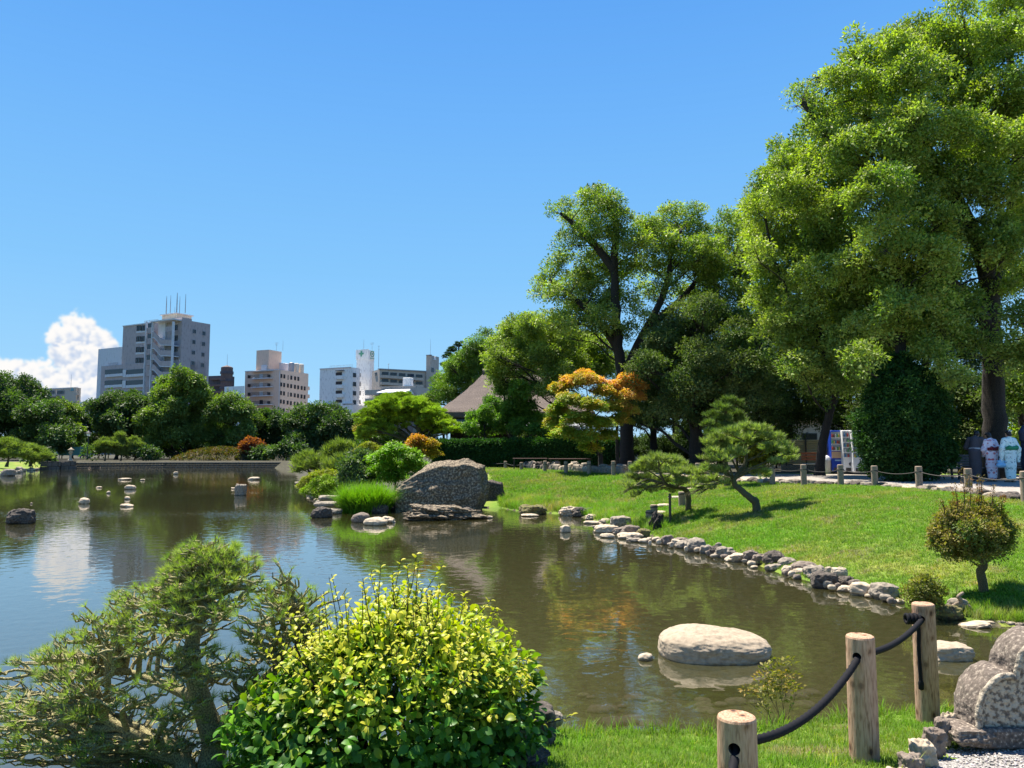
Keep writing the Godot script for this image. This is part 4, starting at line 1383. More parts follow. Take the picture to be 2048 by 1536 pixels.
	pines.call("taller layered pine standing next to the clipped cone pine", 241, 98.0, [[241, 870, 8], [238, 879, 11], [248, 884, 10], [234, 891, 12], [246, 898, 12], [240, 906, 12]])
	pines.call("layered pine with open tiers under the grey-leaved tree", 268, 99.0, [[266, 880, 9], [274, 889, 10], [261, 894, 9], [270, 902, 12]])
	pines.call("spreading pine at the frame edge above the pebbly bank", 15, 78.0, [[14, 886, 16], [-6, 894, 18], [34, 892, 15], [6, 908, 20], [40, 906, 18]])
	pines.call("wide low pine leaning over the pebbly bank", 62, 80.0, [[58, 898, 15], [78, 902, 13], [46, 912, 16], [74, 916, 15], [92, 912, 11]])
	var shrub := func(called: String, label: String, px: float, py: float, away: float, list: Array, k: Dictionary) -> void:
		var f := at(px, py, away)
		tree(called, label, "shrub", f, [f + Vector3(0, 0.3, 0)], 0.05, puffs_at(list, away, 0.5, 0.8, 0.3), k, "low shrubs", M.bark, 0.3, 4)
	shrub.call("dark_shrub", "dark rounded shrub at the tip of the pebbly bank", 82, 928, 84.0, [[80, 916, 12], [92, 920, 9], [68, 920, 9]], M.k_far_dark)
	shrub.call("low_shrub", "small dark shrub beside the red maple on the mound", 526, 918, 100.0, [[524, 906, 10], [534, 910, 9], [514, 910, 9]], M.k_far_dark)
	shrub.call("lime_shrub", "lime green low shrub at the foot of the lamp post", 174, 914, 96.0, [[172, 905, 8], [184, 907, 8]], M.k_far)
	shrub.call("box_shrub", "low green shrub by the end of the rubble wall", 106, 915, 95.0, [[104, 908, 7], [96, 910, 6]], M.k_far)
	shrub.call("pale_shrub", "low dark shrub behind the middle of the far shore wall", 292, 914, 98.0, [[288, 908, 9], [304, 909, 9], [318, 911, 7], [276, 910, 8]], M.k_far_dark)
	shrub.call("end_shrub", "dark shrubs closing the far end of the shore wall", 566, 918, 99.0, [[552, 905, 12], [572, 903, 13], [590, 908, 12], [604, 906, 12]], M.k_far_dark)
	# a hedge-like mass of trees and shrubs closes the view to the ground behind
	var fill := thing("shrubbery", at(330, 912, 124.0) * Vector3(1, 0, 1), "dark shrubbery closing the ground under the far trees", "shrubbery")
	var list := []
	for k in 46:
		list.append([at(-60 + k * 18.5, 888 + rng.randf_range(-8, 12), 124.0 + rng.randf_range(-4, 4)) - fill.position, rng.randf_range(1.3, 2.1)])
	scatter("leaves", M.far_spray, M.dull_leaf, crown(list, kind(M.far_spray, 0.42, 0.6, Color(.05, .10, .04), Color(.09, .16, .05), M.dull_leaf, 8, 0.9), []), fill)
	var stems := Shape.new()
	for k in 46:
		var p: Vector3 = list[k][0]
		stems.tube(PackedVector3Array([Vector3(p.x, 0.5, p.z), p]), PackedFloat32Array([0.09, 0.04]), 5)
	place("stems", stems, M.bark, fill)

	# lamp post
	o = thing("street_lamp", at(174.5, 918, 95.0), "slim black garden lamp post on the far shore", "lamp")
	var sh := Shape.new()
	sh.lathe([Vector2(0.1, 0), Vector2(0.1, 0.3), Vector2(0.05, 0.4), Vector2(0.045, 2.75), Vector2(0.07, 2.8), Vector2(0.01, 2.85)], 8)
	place("pole", sh, M.dark_frame, o)
	sh = Shape.new()
	sh.lathe([Vector2(0.12, 2.82), Vector2(0.2, 2.95), Vector2(0.2, 3.15)], 8)
	place("lantern", sh, M.white_wall, o)
	sh = Shape.new()
	sh.lathe([Vector2(0.2, 3.15), Vector2(0.42, 3.16), Vector2(0.06, 3.4), Vector2(0.01, 3.5)], 8)
	place("hood", sh, M.dark_frame, o)
	# a stone lantern and a teal screen fence on the same shore
	o = thing("stone_lantern", at(141, 921, 93.0), "small pale stone lantern at the end of the far wall", "lantern")
	sh = Shape.new()
	sh.lathe([Vector2(0.3, 0), Vector2(0.28, 0.15), Vector2(0.12, 0.25), Vector2(0.12, 0.8), Vector2(0.27, 0.9), Vector2(0.27, 0.98)], 8)
	place("pedestal", sh, M.pale_stone, o)
	sh = Shape.new()
	sh.lathe([Vector2(0.2, 0.98), Vector2(0.2, 1.25), Vector2(0.4, 1.27), Vector2(0.12, 1.45), Vector2(0.02, 1.6)], 8)
	place("fire_box", sh, M.pale_stone, o)
	o = thing("screen_fence", at(152, 914, 100.0), "teal screen fence glimpsed under the thin yellow-green tree", "fence")
	for k in 3:
		sh = Shape.new()
		sh.box(Vector3(-1.5 + k * 1.35, 0.75, 0), Vector3(1.3, 1.1, 0.06))
		place("panel", sh, plain(lin(.06, .2, .2), 0.6), o)
	for k in 4:
		sh = Shape.new()
		sh.box(Vector3(-2.17 + k * 1.35, 0.6, 0), Vector3(0.07, 1.6, 0.09))
		place("post", sh, M.alu, o)

	# stones in the far water and along the pebbly bank
	var m := [M.pale_stone, M.grey_stone]
	for s in [[1292, 1322, 30, 13, "small pale stone beside the big smooth stone"], [1131, 1065, 24, 15, "pale pointed stone alone in the water before the shoreline stones"], [165, 1008, 21, 12, "pale domed stone standing clear below the far wall reflection"], [258, 979, 22, 9, "pale stone with a low tail near the middle of the far water"], [250, 1014, 26, 6, "long flat pale stone nearest of the far cluster"], [253, 999, 11, 6, "tiny round stone just beyond the long flat one"], [216, 987, 8, 5, "tiny pale stone between the domed stone and the tailed stone"], [246, 960, 26, 4, "flat pale streak of stone in the far water"], [350, 949, 10, 6, "small pale stone out in the far water alone"], [186, 936, 26, 4, "long flat stone close under the far wall"], [506, 960, 22, 6, "pale flat stone beyond the upright stone"], [468, 978, 14, 3, "low pale stone touching the upright stone"], [196, 976, 12, 3, "flat tiny stone below the cloud reflection"], [62, 1008, 5, 3, "very small pale stone between the domed stone and the dark one"], [284, 961, 9, 3, "very small stone past the flat pale streak"]]:
		var w := scale_at(s[0], s[1])
		rock(s[0], s[1], s[2] * w, s[3] * w, m[0], s[4], "stones in the pond", 0.14, 0.15, 3, "pond_stone", 0.0, 0.0, "stone")
	for s in [[479, 991, 24, 24, M.grey_stone, "upright grey stone standing in the far water", 0.7], [33, 1048, 52, 30, M.dark_rock, "dark domed rock in the water by the frame edge", 0.2]]:
		var w := scale_at(s[0], s[1])
		rock(s[0], s[1], s[2] * w, s[3] * w, s[4], s[5], "", 0.2, s[6], 4, "pond_rock", 0.0, 0.3)
	for k in 15:
		var p := [4 + k * 6.2 + rng.randf_range(-2, 2), 951 - k * 1.05 + rng.randf_range(-1.5, 1.0)]
		var w := scale_at(p[0], p[1])
		rock(p[0], p[1], rng.randf_range(6, 12) * w, rng.randf_range(4, 7) * w, m[k % 2], "pale stone in the line edging the pebbly bank under the low pines", "stones edging the pebbly bank", 0.16, 0.2, 2, "bank_stone", 0.0, 0.0, "stone")
	for s in [[12, 952, 30, 14, "big grey stone at the frame edge of the pebbly bank"], [36, 945, 14, 12, "pointed grey stone on the pebbly bank"]]:
		var w := scale_at(s[0], s[1])
		rock(s[0], s[1], s[2] * w, s[3] * w, M.grey_stone, s[4], "", 0.2, 0.3, 3, "bank_stone", 0.0, 0.0, "stone")

# ---------------------------------------------------------------- the point with the great boulder and its planting
func blades(where: PackedVector3Array, tall: Vector2, width: float, lean: float, seed_: int, per := 1, segments := 3) -> Shape:   # long arching grass leaves
	var r := RandomNumberGenerator.new()
	r.seed = seed_
	var sh := Shape.new()
	for p in where:
		for k in per:
			var a := r.randf() * TAU
			var d := Vector3(cos(a), 0, sin(a))
			var side := Vector3(-d.z, 0, d.x) * width * r.randf_range(0.7, 1.3) * 0.5
			var l := r.randf_range(tall.x, tall.y)
			var bend := lean * r.randf_range(0.3, 1.3)
			var s := r.randf_range(0.7, 1.25)
			sh.tint = Color(s * r.randf_range(0.85, 1.25), s, s * 0.9)
			var b := p + Vector3(r.randf_range(-1, 1), 0, r.randf_range(-1, 1)) * width
			var q := sh.v.size()
			for e in segments + 1:
				var f := float(e) / segments
				var c := b + Vector3.UP * l * (f - 0.35 * bend * f * f) + d * l * bend * f * f * 0.8
				var nn := (Vector3.UP * (0.3 + f * bend) - d * (1.0 - 0.3 * f)).normalized()
				if e < segments:
					sh.add(c - side * (1.0 - 0.6 * f), nn); sh.add(c + side * (1.0 - 0.6 * f), nn)
				else:
					sh.add(c, nn)
			for e in segments:
				var i := q + e * 2
				if e < segments - 1:
					sh.i.append_array([i, i + 2, i + 1, i + 1, i + 2, i + 3])
				else:
					sh.i.append_array([i, i + 2, i + 1])
	return sh

func bush(called: String, label: String, px: float, far: float, list: Array, deep: float, k: Dictionary, squash := 0.8, fresh := 0.4, category := "shrub", group := "") -> Node3D:
	var f := ground_at(px, far)
	var first := at(list[0][0], list[0][1], far)
	return tree(called, label, category, f, [f.lerp(first, 0.4), f.lerp(first, 0.8)], 0.05, puffs_at(list, far, deep, squash, fresh), k, group, M.bark, 0.5, 5)

func point() -> void:
	# boulders
	var o := rock(880, 1021, 3.45, 1.86, M.boulder, "great lichen-spotted boulder at the water's edge, the largest rock", "", 0.2, 0.55, 5, "boulder", 0.0, 0.25, "boulder")
	# give it its own outline: steep right shoulder with a knob, long slope to the left
	var sh := Shape.new()
	var b: Array = ball(5)
	for d: Vector3 in b[0]:
		var k := lerpf(1.0, 0.86 / maxf(absf(d.x), maxf(absf(d.y), absf(d.z))), 0.55)
		var p := d * k * Vector3(1.8, 1.13, 1.25)
		p += d * (0.16 * bumps.get_noise_3dv(d * 1.3 + Vector3(3, 8, 1)) + 0.06 * bumps.get_noise_3dv(d * 4.0) + 0.025 * fine.get_noise_3dv(d * 14.0))
		p.x -= 0.16 * clampf(-p.y, -1, 1)                                  # leans to the right at the top
		if p.y > 0.0:
			var left := smoothstep(0.4, -1.5, p.x)
			p.y *= 1.0 - 0.62 * left * left
			p.y += 0.15 * exp(-pow((p.x - 1.05) / 0.34, 2.0)) * clampf(p.y, 0.0, 1.0)
		sh.add(p, d)
	var tri: PackedInt32Array = b[1]
	for e in range(0, tri.size(), 3):
		sh.i.append_array([tri[e], tri[e + 2], tri[e + 1]])
	sh.smooth()
	o.mesh = sh.mesh()
	o.position = at(882, 900, 27.6) * Vector3(1, 0, 1) + Vector3(0.0, 0.62, 0)
	o.rotation = Vector3.ZERO
	rock(985, 1012, 1.0, 1.0, M.dark_rock, "dark square rock against the boulder's flank, on the lawn side", "", 0.12, 0.6, 4, "rock")
	rock(884, 1040, 2.35, 0.36, M.boulder, "long ragged flat rock in the water before the great boulder", "", 0.35, 0.2, 5, "flat_rock", 0.0, 1.0)
	rock(932, 1032, 0.5, 0.26, M.dark_rock, "small dark knob at the end of the ragged flat rock", "", 0.2, 0.2, 3)
	rock(757, 1026, 0.62, 0.32, M.dark_rock, "dark mottled rock between the grass clump and the boulder", "", 0.2, 0.3, 3)
	rock(798, 1022, 0.9, 0.3, M.dark_rock, "low dark rock under the boulder's sloping side", "", 0.2, 0.3, 3)
	rock(641, 1036, 0.66, 0.33, M.dark_rock, "dark blocky rock in the water below the flat slabs", "", 0.22, 0.4, 4)
	rock(719, 1045, 0.54, 0.28, M.brown_stone, "smooth brown stone leaning on the pale flat stone before the grass clump", "", 0.12, 0.1, 3)
	rock(748, 1051, 0.68, 0.22, M.pale_stone, "pale flat stone in the water before the grass clump", "", 0.12, 0.1, 3)
	rock(774, 1046, 0.42, 0.18, M.pale_stone, "rough pale stone at the end of the three before the grass clump", "", 0.3, 0.2, 3, "rock", 0.0, 0.6)
	for s in [[655, 1027, 0.95, 0.16, 0.12], [650, 1012, 0.95, 0.16, 0.2], [655, 1000, 0.9, 0.18, 0.3]]:
		rock(s[0], s[1], s[2], s[3], M.grey_stone, ["nearest of the stepped flat slabs beside the grass clump", "middle of the stepped flat slabs beside the grass clump", "farthest of the stepped flat slabs, under the lime shrub"][roundi((s[4] - 0.12) / 0.09)], "stepped slabs", 0.1, 0.6, 3, "slab", s[4] - 0.1, 0.0, "slab")
	var low := [M.grey_stone, M.dark_rock, M.pale_stone]
	for k in 12:
		var p := [596 + k * 4.6 + rng.randf_range(-2, 2), 969 + k * 4.2]
		var w := scale_at(p[0], p[1])
		rock(p[0] + 1, p[1], rng.randf_range(9, 16) * w, rng.randf_range(5, 8) * w, low[k % 3], "stone in the row edging the point below the lime shrubs", "stones edging the point", 0.2, 0.3, 2, "edge_stone", 0.0, 0.0, "stone")
	for k in 14:
		var p := [800 + rng.randf() * 180.0, 1030 + rng.randf() * 8.0]
		rock(p[0], p[1], rng.randf_range(0.1, 0.24), rng.randf_range(0.06, 0.12), M.pale_stone, "pale pebble washed round the foot of the great boulder", "pebbles round the boulder", 0.15, 0.1, 2, "pebble", 0.0, 0.0, "pebble")

	# the arching clump of grass
	var g := thing("grass_clump", ground_at(733, 26.6), "bright green fountain of long arching grass beside the boulder", "ornamental grass")
	var spots := PackedVector3Array()
	for k in 900:
		var a := rng.randf() * TAU
		var r := sqrt(rng.randf()) * 0.8
		spots.append(Vector3(cos(a) * r, -0.05, sin(a) * r * 0.8))
	var t := Shape.new()
	t = blades(spots, Vector2(0.95, 1.6), 0.024, 0.8, 12, 5)
	for k in t.c.size():
		t.c[k] = Color(t.c[k].r * 0.15, t.c[k].g * 0.30, t.c[k].b * 0.03)
	tag(place("blades", t, M.grass_blade, g), "", "", "", "stuff")
	var root := Shape.new()
	root.lathe([Vector2(0.7, -0.1), Vector2(0.62, 0.08), Vector2(0.3, 0.2), Vector2(0.01, 0.22)], 14)
	place("tussock", root, M.soil, g)

	# shrubs and pines on the point, from the water up
	var lime := kind(M.tiny_spray, 0.11, 1.0, Color(.12, .24, .015), Color(.27, .38, .03), M.leaf, 12, 0.85)
	var gold := kind(M.tiny_spray, 0.11, 1.0, Color(.15, .22, .02), Color(.36, .37, .04), M.leaf, 12, 0.85)
	var silver := kind(M.small_spray, 0.15, 0.9, Color(.05, .10, .03), Color(.2, .27, .12), M.gloss_leaf, 12, 0.85)
	bush("azalea_mound", "bright lime mound of clipped azalea above the flat slabs", 652, 31.5, [[652, 972, 25], [628, 980, 16], [676, 974, 18], [645, 985, 20], [610, 985, 9]], 0.3, lime, 0.8, 0.6)
	bush("azalea_mound", "yellow-green azalea mound behind the lime one, at the tip of the point", 632, 35.0, [[640, 958, 22], [615, 966, 16], [664, 955, 18], [604, 974, 10], [682, 952, 14]], 0.3, gold, 0.75, 0.6)
	bush("pale_leaved_shrub", "shrub with pale shiny leaves between the azaleas and the grass clump", 722, 29.5, [[722, 915, 20], [702, 935, 22], [738, 935, 22], [712, 958, 24], [742, 958, 20], [690, 955, 14]], 0.5, silver, 0.9, 0.5)
	bush("yellow_shrub", "shrub with yellow new shoots rising behind the pale-leaved shrub", 733, 33.0, [[735, 896, 14], [722, 904, 13], [750, 904, 14], [742, 912, 16]], 0.4, gold, 0.9, 0.9)
	var green_maple := kind(M.star_spray, 0.16, 0.9, Color(.11, .26, .016), Color(.24, .40, .03), M.leaf, 9, 0.5, 0.8)
	bush("young_maple", "young green maple spreading beside the boulder", 792, 28.6, [[790, 900, 22], [765, 915, 22], [815, 912, 22], [780, 935, 24], [756, 938, 18], [808, 938, 20], [840, 930, 16], [775, 955, 20], [800, 955, 16], [825, 925, 18], [752, 918, 16], [778, 918, 20]], 0.7, green_maple, 0.55, 0.5, "maple")
	bush("turning_maple", "small maple turning orange and yellow above the boulder", 842, 31.0, [[835, 880, 16, 31.0, 0.9], [856, 888, 17, 31.0, 0.4], [822, 892, 12, 31.0, 0.9], [848, 903, 20, 31.0, 0.1], [868, 906, 12, 31.0, 0.1], [828, 912, 14, 31.0, 0.1]], 0.5, kind(M.star_spray, 0.15, 0.9, Color(.30, .34, .02), Color(.6, .24, .04), M.leaf, 9, 0.5, 0.9), 0.55, 0.5, "maple")
	var pine := func(label: String, px: float, away: float, list: Array, k: Dictionary, thick := 0.1) -> void:
		var f := ground_at(px, away)
		var tip := at(list[0][0], list[0][1], away)
		tree("clipped_pine", label, "pine", f, [f.lerp(tip, 0.3) + Vector3(0.12, 0, 0), f.lerp(tip, 0.65) + Vector3(-0.1, 0, 0.1), tip], thick, puffs_at(list, away, 0.5, 0.45, 0.45), k, "clipped pines on the point", M.pine_bark, 0.6, 6)
	pine.call("low domed pine at the outer tip of the point", 620, 44.0, [[620, 915, 15], [602, 925, 16], [638, 926, 17], [620, 935, 20], [597, 940, 12], [646, 940, 14]], M.k_far_pine)
	pine.call("tall domed pine behind the low one on the point", 676, 45.0, [[682, 892, 16], [663, 900, 16], [700, 900, 17], [674, 910, 20], [702, 915, 18], [655, 914, 14]], M.k_far_pine)
	pine.call("darker pine between the domed pine and the pale-leaved shrub", 685, 38.0, [[688, 920, 15], [668, 930, 16], [704, 930, 14], [684, 940, 18], [665, 946, 12]], M.k_far_pine)
	# the big umbrella pine
	var f2 := ground_at(836, 46.0)
	var top := at(800, 815, 46.0)
	tree("umbrella_pine", "large bright green umbrella pine leaning in front of the white block", "pine", f2, [at(838, 880, 46.0), at(836, 855, 46.0), at(826, 836, 46.0), at(808, 828, 46.0)], 0.2,
		puffs_at([[795, 808, 38], [760, 820, 33], [830, 812, 35], [738, 838, 29], [862, 826, 31], [776, 836, 29], [740, 858, 24], [880, 846, 29], [860, 858, 26], [770, 862, 22], [905, 856, 22], [815, 822, 29], [728, 872, 17], [846, 838, 22], [775, 812, 30], [750, 845, 26], [850, 840, 26], [890, 860, 24], [800, 845, 24]], 46.0, 1.6, 0.72, 0.5), M.k_bright_pine, "", M.pine_bark, 0.7, 6)
	bush("green_thicket", "green thicket filling the shade beneath the umbrella pine", 790, 47.5, [[760, 882, 20], [800, 880, 22], [735, 890, 18], [830, 890, 20], [850, 880, 18], [780, 898, 20], [872, 890, 16], [716, 895, 14]], 0.9, kind(M.mid_spray, 0.26, 0.9, Color(.05, .11, .02), Color(.1, .19, .025), M.leaf, 10, 0.8), 0.85, 0.4)
	bush("yellow_maple", "small yellow-leaved tree at the far side of the umbrella pine", 734, 49.0, [[732, 853, 13], [720, 860, 11], [748, 862, 12]], 0.4, kind(M.mid_spray, 0.2, 1.0, Color(.3, .26, .03), Color(.42, .3, .05), M.leaf, 8, 0.7), 0.7, 0.5, "maple")

# ---------------------------------------------------------------- thatched house, hedge and the walk before it
func house() -> void:
	M.thatch = grained(noise_map([lin(.10, .075, .062), lin(.185, .145, .12), lin(.25, .2, .17), lin(.31, .255, .215)], [0.15, 0.42, 0.62, 0.9], 0.05, 95, FastNoiseLite.TYPE_SIMPLEX_SMOOTH, 5), Vector3(0.5, 3.0, 0.5), 1.0, false, noise_map([], [], 0.06, 12), 6.0)
	M.plaster = plain(lin(.5, .47, .42), 0.9)
	M.slate = plain(lin(.16, .18, .21), 0.55)
	var o := thing("thatched_house", at(1030, 900, 52.0) * Vector3(1, 0, 1) + Vector3(0, 1.05, 0), "old house with a steep brown thatched roof behind the hedge", "house")
	var ridge := 6.25
	var eave := 3.45
	var sh := Shape.new()
	# hipped thatch, swept in rings from the thick eave to the ridge, with uneven straw courses
	var rows := 16
	var cols := 40
	for j in rows + 1:
		var f := float(j) / rows
		var sag := f - 0.06 * sin(f * PI)
		for k in cols + 1:
			var a := float(k) / cols * 4.0
			var side := int(a) % 4
			var u := a - int(a)
			var hx := lerpf(4.9, 2.1, f)
			var hz := lerpf(4.3, 0.12, f)
			var p := Vector3.ZERO
			match side:
				0: p = Vector3(lerpf(-hx, hx, u), 0, hz)
				1: p = Vector3(hx, 0, lerpf(hz, -hz, u))
				2: p = Vector3(lerpf(hx, -hx, u), 0, -hz)
				3: p = Vector3(-hx, 0, lerpf(-hz, hz, u))
			p.y = lerpf(eave, ridge, sag) + 0.05 * bumps.get_noise_2d(k * 0.9, j * 0.7)
			var s := 0.85 + 0.35 * absf(bumps.get_noise_2d(k * 0.7, j * 2.3))
			sh.tint = Color(s, s, s)
			sh.add(p, Vector3.UP)
	for j in rows:
		for k in cols:
			var q := j * (cols + 1) + k
			sh.i.append_array([q, q + cols + 2, q + 1, q, q + cols + 1, q + cols + 2])
	sh.smooth()
	var roof := place("roof", sh, M.thatch, o)
	sh = Shape.new()
	for s in [[Vector3(0, eave - 0.2, 4.26), Vector3(9.8, 0.42, 0.3)], [Vector3(0, eave - 0.2, -4.26), Vector3(9.8, 0.42, 0.3)], [Vector3(4.84, eave - 0.2, 0), Vector3(0.3, 0.42, 8.2)], [Vector3(-4.84, eave - 0.2, 0), Vector3(0.3, 0.42, 8.2)]]:
		sh.box(s[0], s[1], Basis.IDENTITY, 0.08)
	place("eave", sh, M.thatch, roof)
	sh = Shape.new()
	sh.tube(PackedVector3Array([Vector3(-2.2, ridge + 0.05, 0), Vector3(2.2, ridge + 0.05, 0)]), PackedFloat32Array([0.26, 0.26]), 8)
	place("ridge", sh, M.thatch, roof)
	sh = Shape.new()
	sh.quad(Vector3(-6.2, 2.5, 5.1), Vector3(6.0, 2.5, 5.1), Vector3(6.0, 3.1, 3.9), Vector3(-6.2, 3.1, 3.9))
	sh.quad(Vector3(-6.2, 2.4, 5.1), Vector3(6.0, 2.4, 5.1), Vector3(6.0, 2.49, 5.1), Vector3(-6.2, 2.49, 5.1))
	place("lean_to_roof", sh, M.slate, o)
	sh = Shape.new()
	sh.box(Vector3(0, 1.4, 0), Vector3(8.2, 2.8, 6.8))
	place("wall", sh, M.dark_wood, o)
	for k in 5:
		sh = Shape.new()
		sh.box(Vector3(-4.4 + k * 2.2, 1.25, 4.6), Vector3(0.14, 2.5, 0.14))
		place("post", sh, M.dark_wood, o)
	for k in 4:
		sh = Shape.new()
		sh.box(Vector3(-3.0 + k * 2.0, 1.35, 3.46), Vector3(1.4, 1.8, 0.08))
		var screen := place("sliding_screen", sh, M.dark_wood, o)
		sh = Shape.new()
		for q in 5:
			sh.box(Vector3(-3.55 + k * 2.0 + q * 0.275, 1.35, 3.52), Vector3(0.03, 1.75, 0.03))
		place("lattice", sh, M.bark, screen)
	sh = Shape.new()
	sh.box(Vector3(3.2, 2.3, 5.3), Vector3(4.2, 0.12, 0.12))
	place("beam", sh, M.plaster, o)

	# hedge
	var h := thing("hedge", ground_at(1020, 41.0), "long clipped dark green hedge below the thatched house", "hedge")
	var inner := Shape.new()
	var buffer := PackedFloat32Array()
	var a := at(868, 900, 43.5); var b := at(1250, 900, 39.0)
	var y0 := 1.0
	var k_ := M.k_ivy as Dictionary
	for k in 4200:
		var p := a.lerp(b, rng.randf())
		var up := rng.randf()
		var face := rng.randf()
		var deep := 0.0
		if face < 0.7:
			deep = rng.randf_range(0.35, 0.6)
		else:
			deep = rng.randf_range(-0.5, 0.6); up = rng.randf_range(0.9, 1.04)
		p.y = y0 + up * 1.55 + 0.05 * bumps.get_noise_2d(p.x, 3.0)
		p.z += deep
		var c: Color = (k_.base as Color).lerp(Color(.06, .15, .03), rng.randf() * (1.0 if up > 0.85 else 0.6))
		push(buffer, facing(Vector3(rng.randf_range(-0.5, 0.5), 0.6, 0.8 if face < 0.7 else 0.0), rng.randf() * TAU).scaled(Vector3.ONE * rng.randf_range(0.8, 1.3)), p - h.position, c)
	scatter("foliage", M.small_spray, M.dull_leaf, buffer, h)
	for k in 60:
		var p := a.lerp(b, (k + 0.5) / 60.0) - h.position
		inner.tube(PackedVector3Array([Vector3(p.x, y0 - h.position.y, p.z), Vector3(p.x + 0.1, y0 + 0.8 - h.position.y, p.z), Vector3(p.x - 0.1, y0 + 1.45 - h.position.y, p.z)]), PackedFloat32Array([0.05, 0.04, 0.02]), 5)
		inner.box(Vector3(p.x, y0 + 0.75 - h.position.y, p.z - 0.1), Vector3(0.22, 1.3, 0.35))
	place("stems", inner, M.bark, h)

	# trees round the house
	var far := func(called: String, label: String, px: float, away: float, list: Array, k: Dictionary, thick := 0.25, fresh := 0.35, bark: Material = null) -> void:
		var f := ground_at(px, away)
		f.y = 0.9
		var tip := at(list[0][0], list[0][1], away)
		tree(called, label, "tree", f, [f.lerp(tip, 0.3) + Vector3(0.2, 0, 0), f.lerp(tip, 0.65) + Vector3(-0.2, 0, 0), tip], thick, puffs_at(list, away, 1.6, 0.85, fresh), k, "trees round the thatched house", bark if bark else M.bark, 0.5, 6)
	var mid := kind(M.tree_clump, 0.4, 0.8, Color(.10, .19, .035), Color(.28, .40, .08), M.leaf, 10, 0.85, 0.5)
	mid.ragged = 0.7
	far.call("tall_conifer", "ragged conifer with upswept branches above the thatched roof's low end", 915, 62.0, [[918, 690, 9], [905, 700, 9], [932, 700, 10], [896, 712, 10], [916, 716, 13], [940, 716, 12], [892, 730, 10], [925, 735, 14]], kind(M.mid_tuft, 0.22, 2.0, Color(.035, .07, .02), Color(.07, .12, .03), M.dull_leaf, 8, 0.5, 1.0), 0.2)
	far.call("broad_tree", "broad loose tree behind the sloping end of the thatched roof", 930, 60.0, [[955, 705, 26], [985, 695, 28], [925, 735, 26], [960, 740, 30], [905, 760, 24], [935, 772, 28], [890, 790, 22], [880, 770, 16], [970, 770, 26], [905, 800, 22], [868, 800, 18]], mid, 0.3)
	far.call("hidden_tree", "dense tree filling the gap behind the thatched ridge", 1070, 64.0, [[1040, 690, 34], [1090, 690, 34], [1010, 720, 28], [1060, 730, 36], [1110, 730, 34], [1150, 720, 34], [1190, 740, 36]], M.k_evergreen, 0.3)
	var near_ := kind(M.small_spray, 0.18, 0.95, Color(.09, .2, .035), Color(.22, .37, .05), M.leaf, 10, 0.7)
	far.call("garden_tree", "small layered green tree before the low end of the thatched roof", 958, 44.5, [[985, 806, 16], [972, 822, 16], [1000, 820, 14], [950, 838, 18], [978, 842, 18], [940, 856, 16], [965, 860, 18], [995, 850, 15]], near_, 0.1)
	far.call("garden_tree", "rounded green tree covering the middle of the thatched roof's eave", 1030, 44.0, [[1010, 782, 20], [1040, 780, 22], [1035, 798, 20], [1020, 815, 20], [1055, 814, 20], [1040, 832, 24], [1012, 838, 18], [1066, 838, 18], [1040, 856, 22], [1010, 860, 16], [1070, 860, 16]], near_, 0.12)
	far.call("dark_garden_tree", "dark tree in the shade between the hedge and the orange maple", 1085, 46.0, [[1085, 850, 20], [1110, 856, 20], [1062, 872, 18], [1098, 878, 20], [1125, 872, 18]], M.k_evergreen, 0.12, 0.1)
	# orange maple before the big trunk
	var root_ := ground_at(1200, 34.0)
	var ma := [[1170, 760, 25, 33.5, 0.60], [1118, 776, 18, 34.0, 0.45], [1205, 782, 22, 33.9, 0.35], [1140, 800, 26, 33.0, 0.20], [1185, 812, 28, 32.7, 0.15], [1115, 820, 22, 34.0, 0.10], [1225, 815, 22, 34.0, 0.25], [1150, 838, 28, 32.9, 0.00], [1105, 846, 18, 34.0, 0.00], [1200, 846, 26, 33.1, 0.00], [1240, 838, 20, 34.0, 0.15], [1130, 868, 24, 33.1, 0.05], [1172, 874, 26, 32.7, 0.00], [1215, 870, 20, 33.5, 0.00], [1180, 895, 18, 33.5, 0.00]]
	tree("orange_maple", "maple with orange tips turning from yellow-green, before the big dark trunk", "maple", root_, [at(1200, 905, 34.0), at(1186, 870, 33.9), at(1176, 830, 33.7), at(1175, 790, 33.5)], 0.13, puffs_at(ma, 33.5, 0.5, 0.5), kind(M.star_spray, 0.17, 1.25, Color(.25, .36, .04), Color(.8, .38, .07), M.leaf, 11, 0.45, 0.9), "", M.bark, 0.8, 6)
	tree("orange_maple", "second maple, deeper orange, joining the first from the big dark trunk's side", "maple", ground_at(1236, 34.5), [at(1234, 890, 34.5), at(1236, 830, 34.5), at(1250, 790, 34.5)], 0.1, puffs_at([[1258, 757, 18, 34.5, 0.9], [1232, 770, 17, 34.5, 0.8], [1276, 772, 16, 34.5, 0.9], [1252, 790, 20, 34.1, 0.6], [1278, 792, 12, 34.5, 0.7], [1240, 812, 18, 34.1, 0.3], [1262, 820, 14, 34.1, 0.4], [1168, 748, 16, 34.1, 0.9], [1136, 758, 12, 34.1, 0.8], [1195, 762, 14, 34.1, 0.8]], 34.5, 0.5, 0.55), kind(M.star_spray, 0.17, 1.25, Color(.48, .52, .07), Color(.88, .38, .12), M.leaf, 11, 0.45, 0.9), "", M.bark, 0.8, 6)

	# stone edging of the walk, stones set one by one
	var wall := thing("stone_edging", Vector3.ZERO, "low dry stone edging under the post and rope fence by the hedge", "wall")
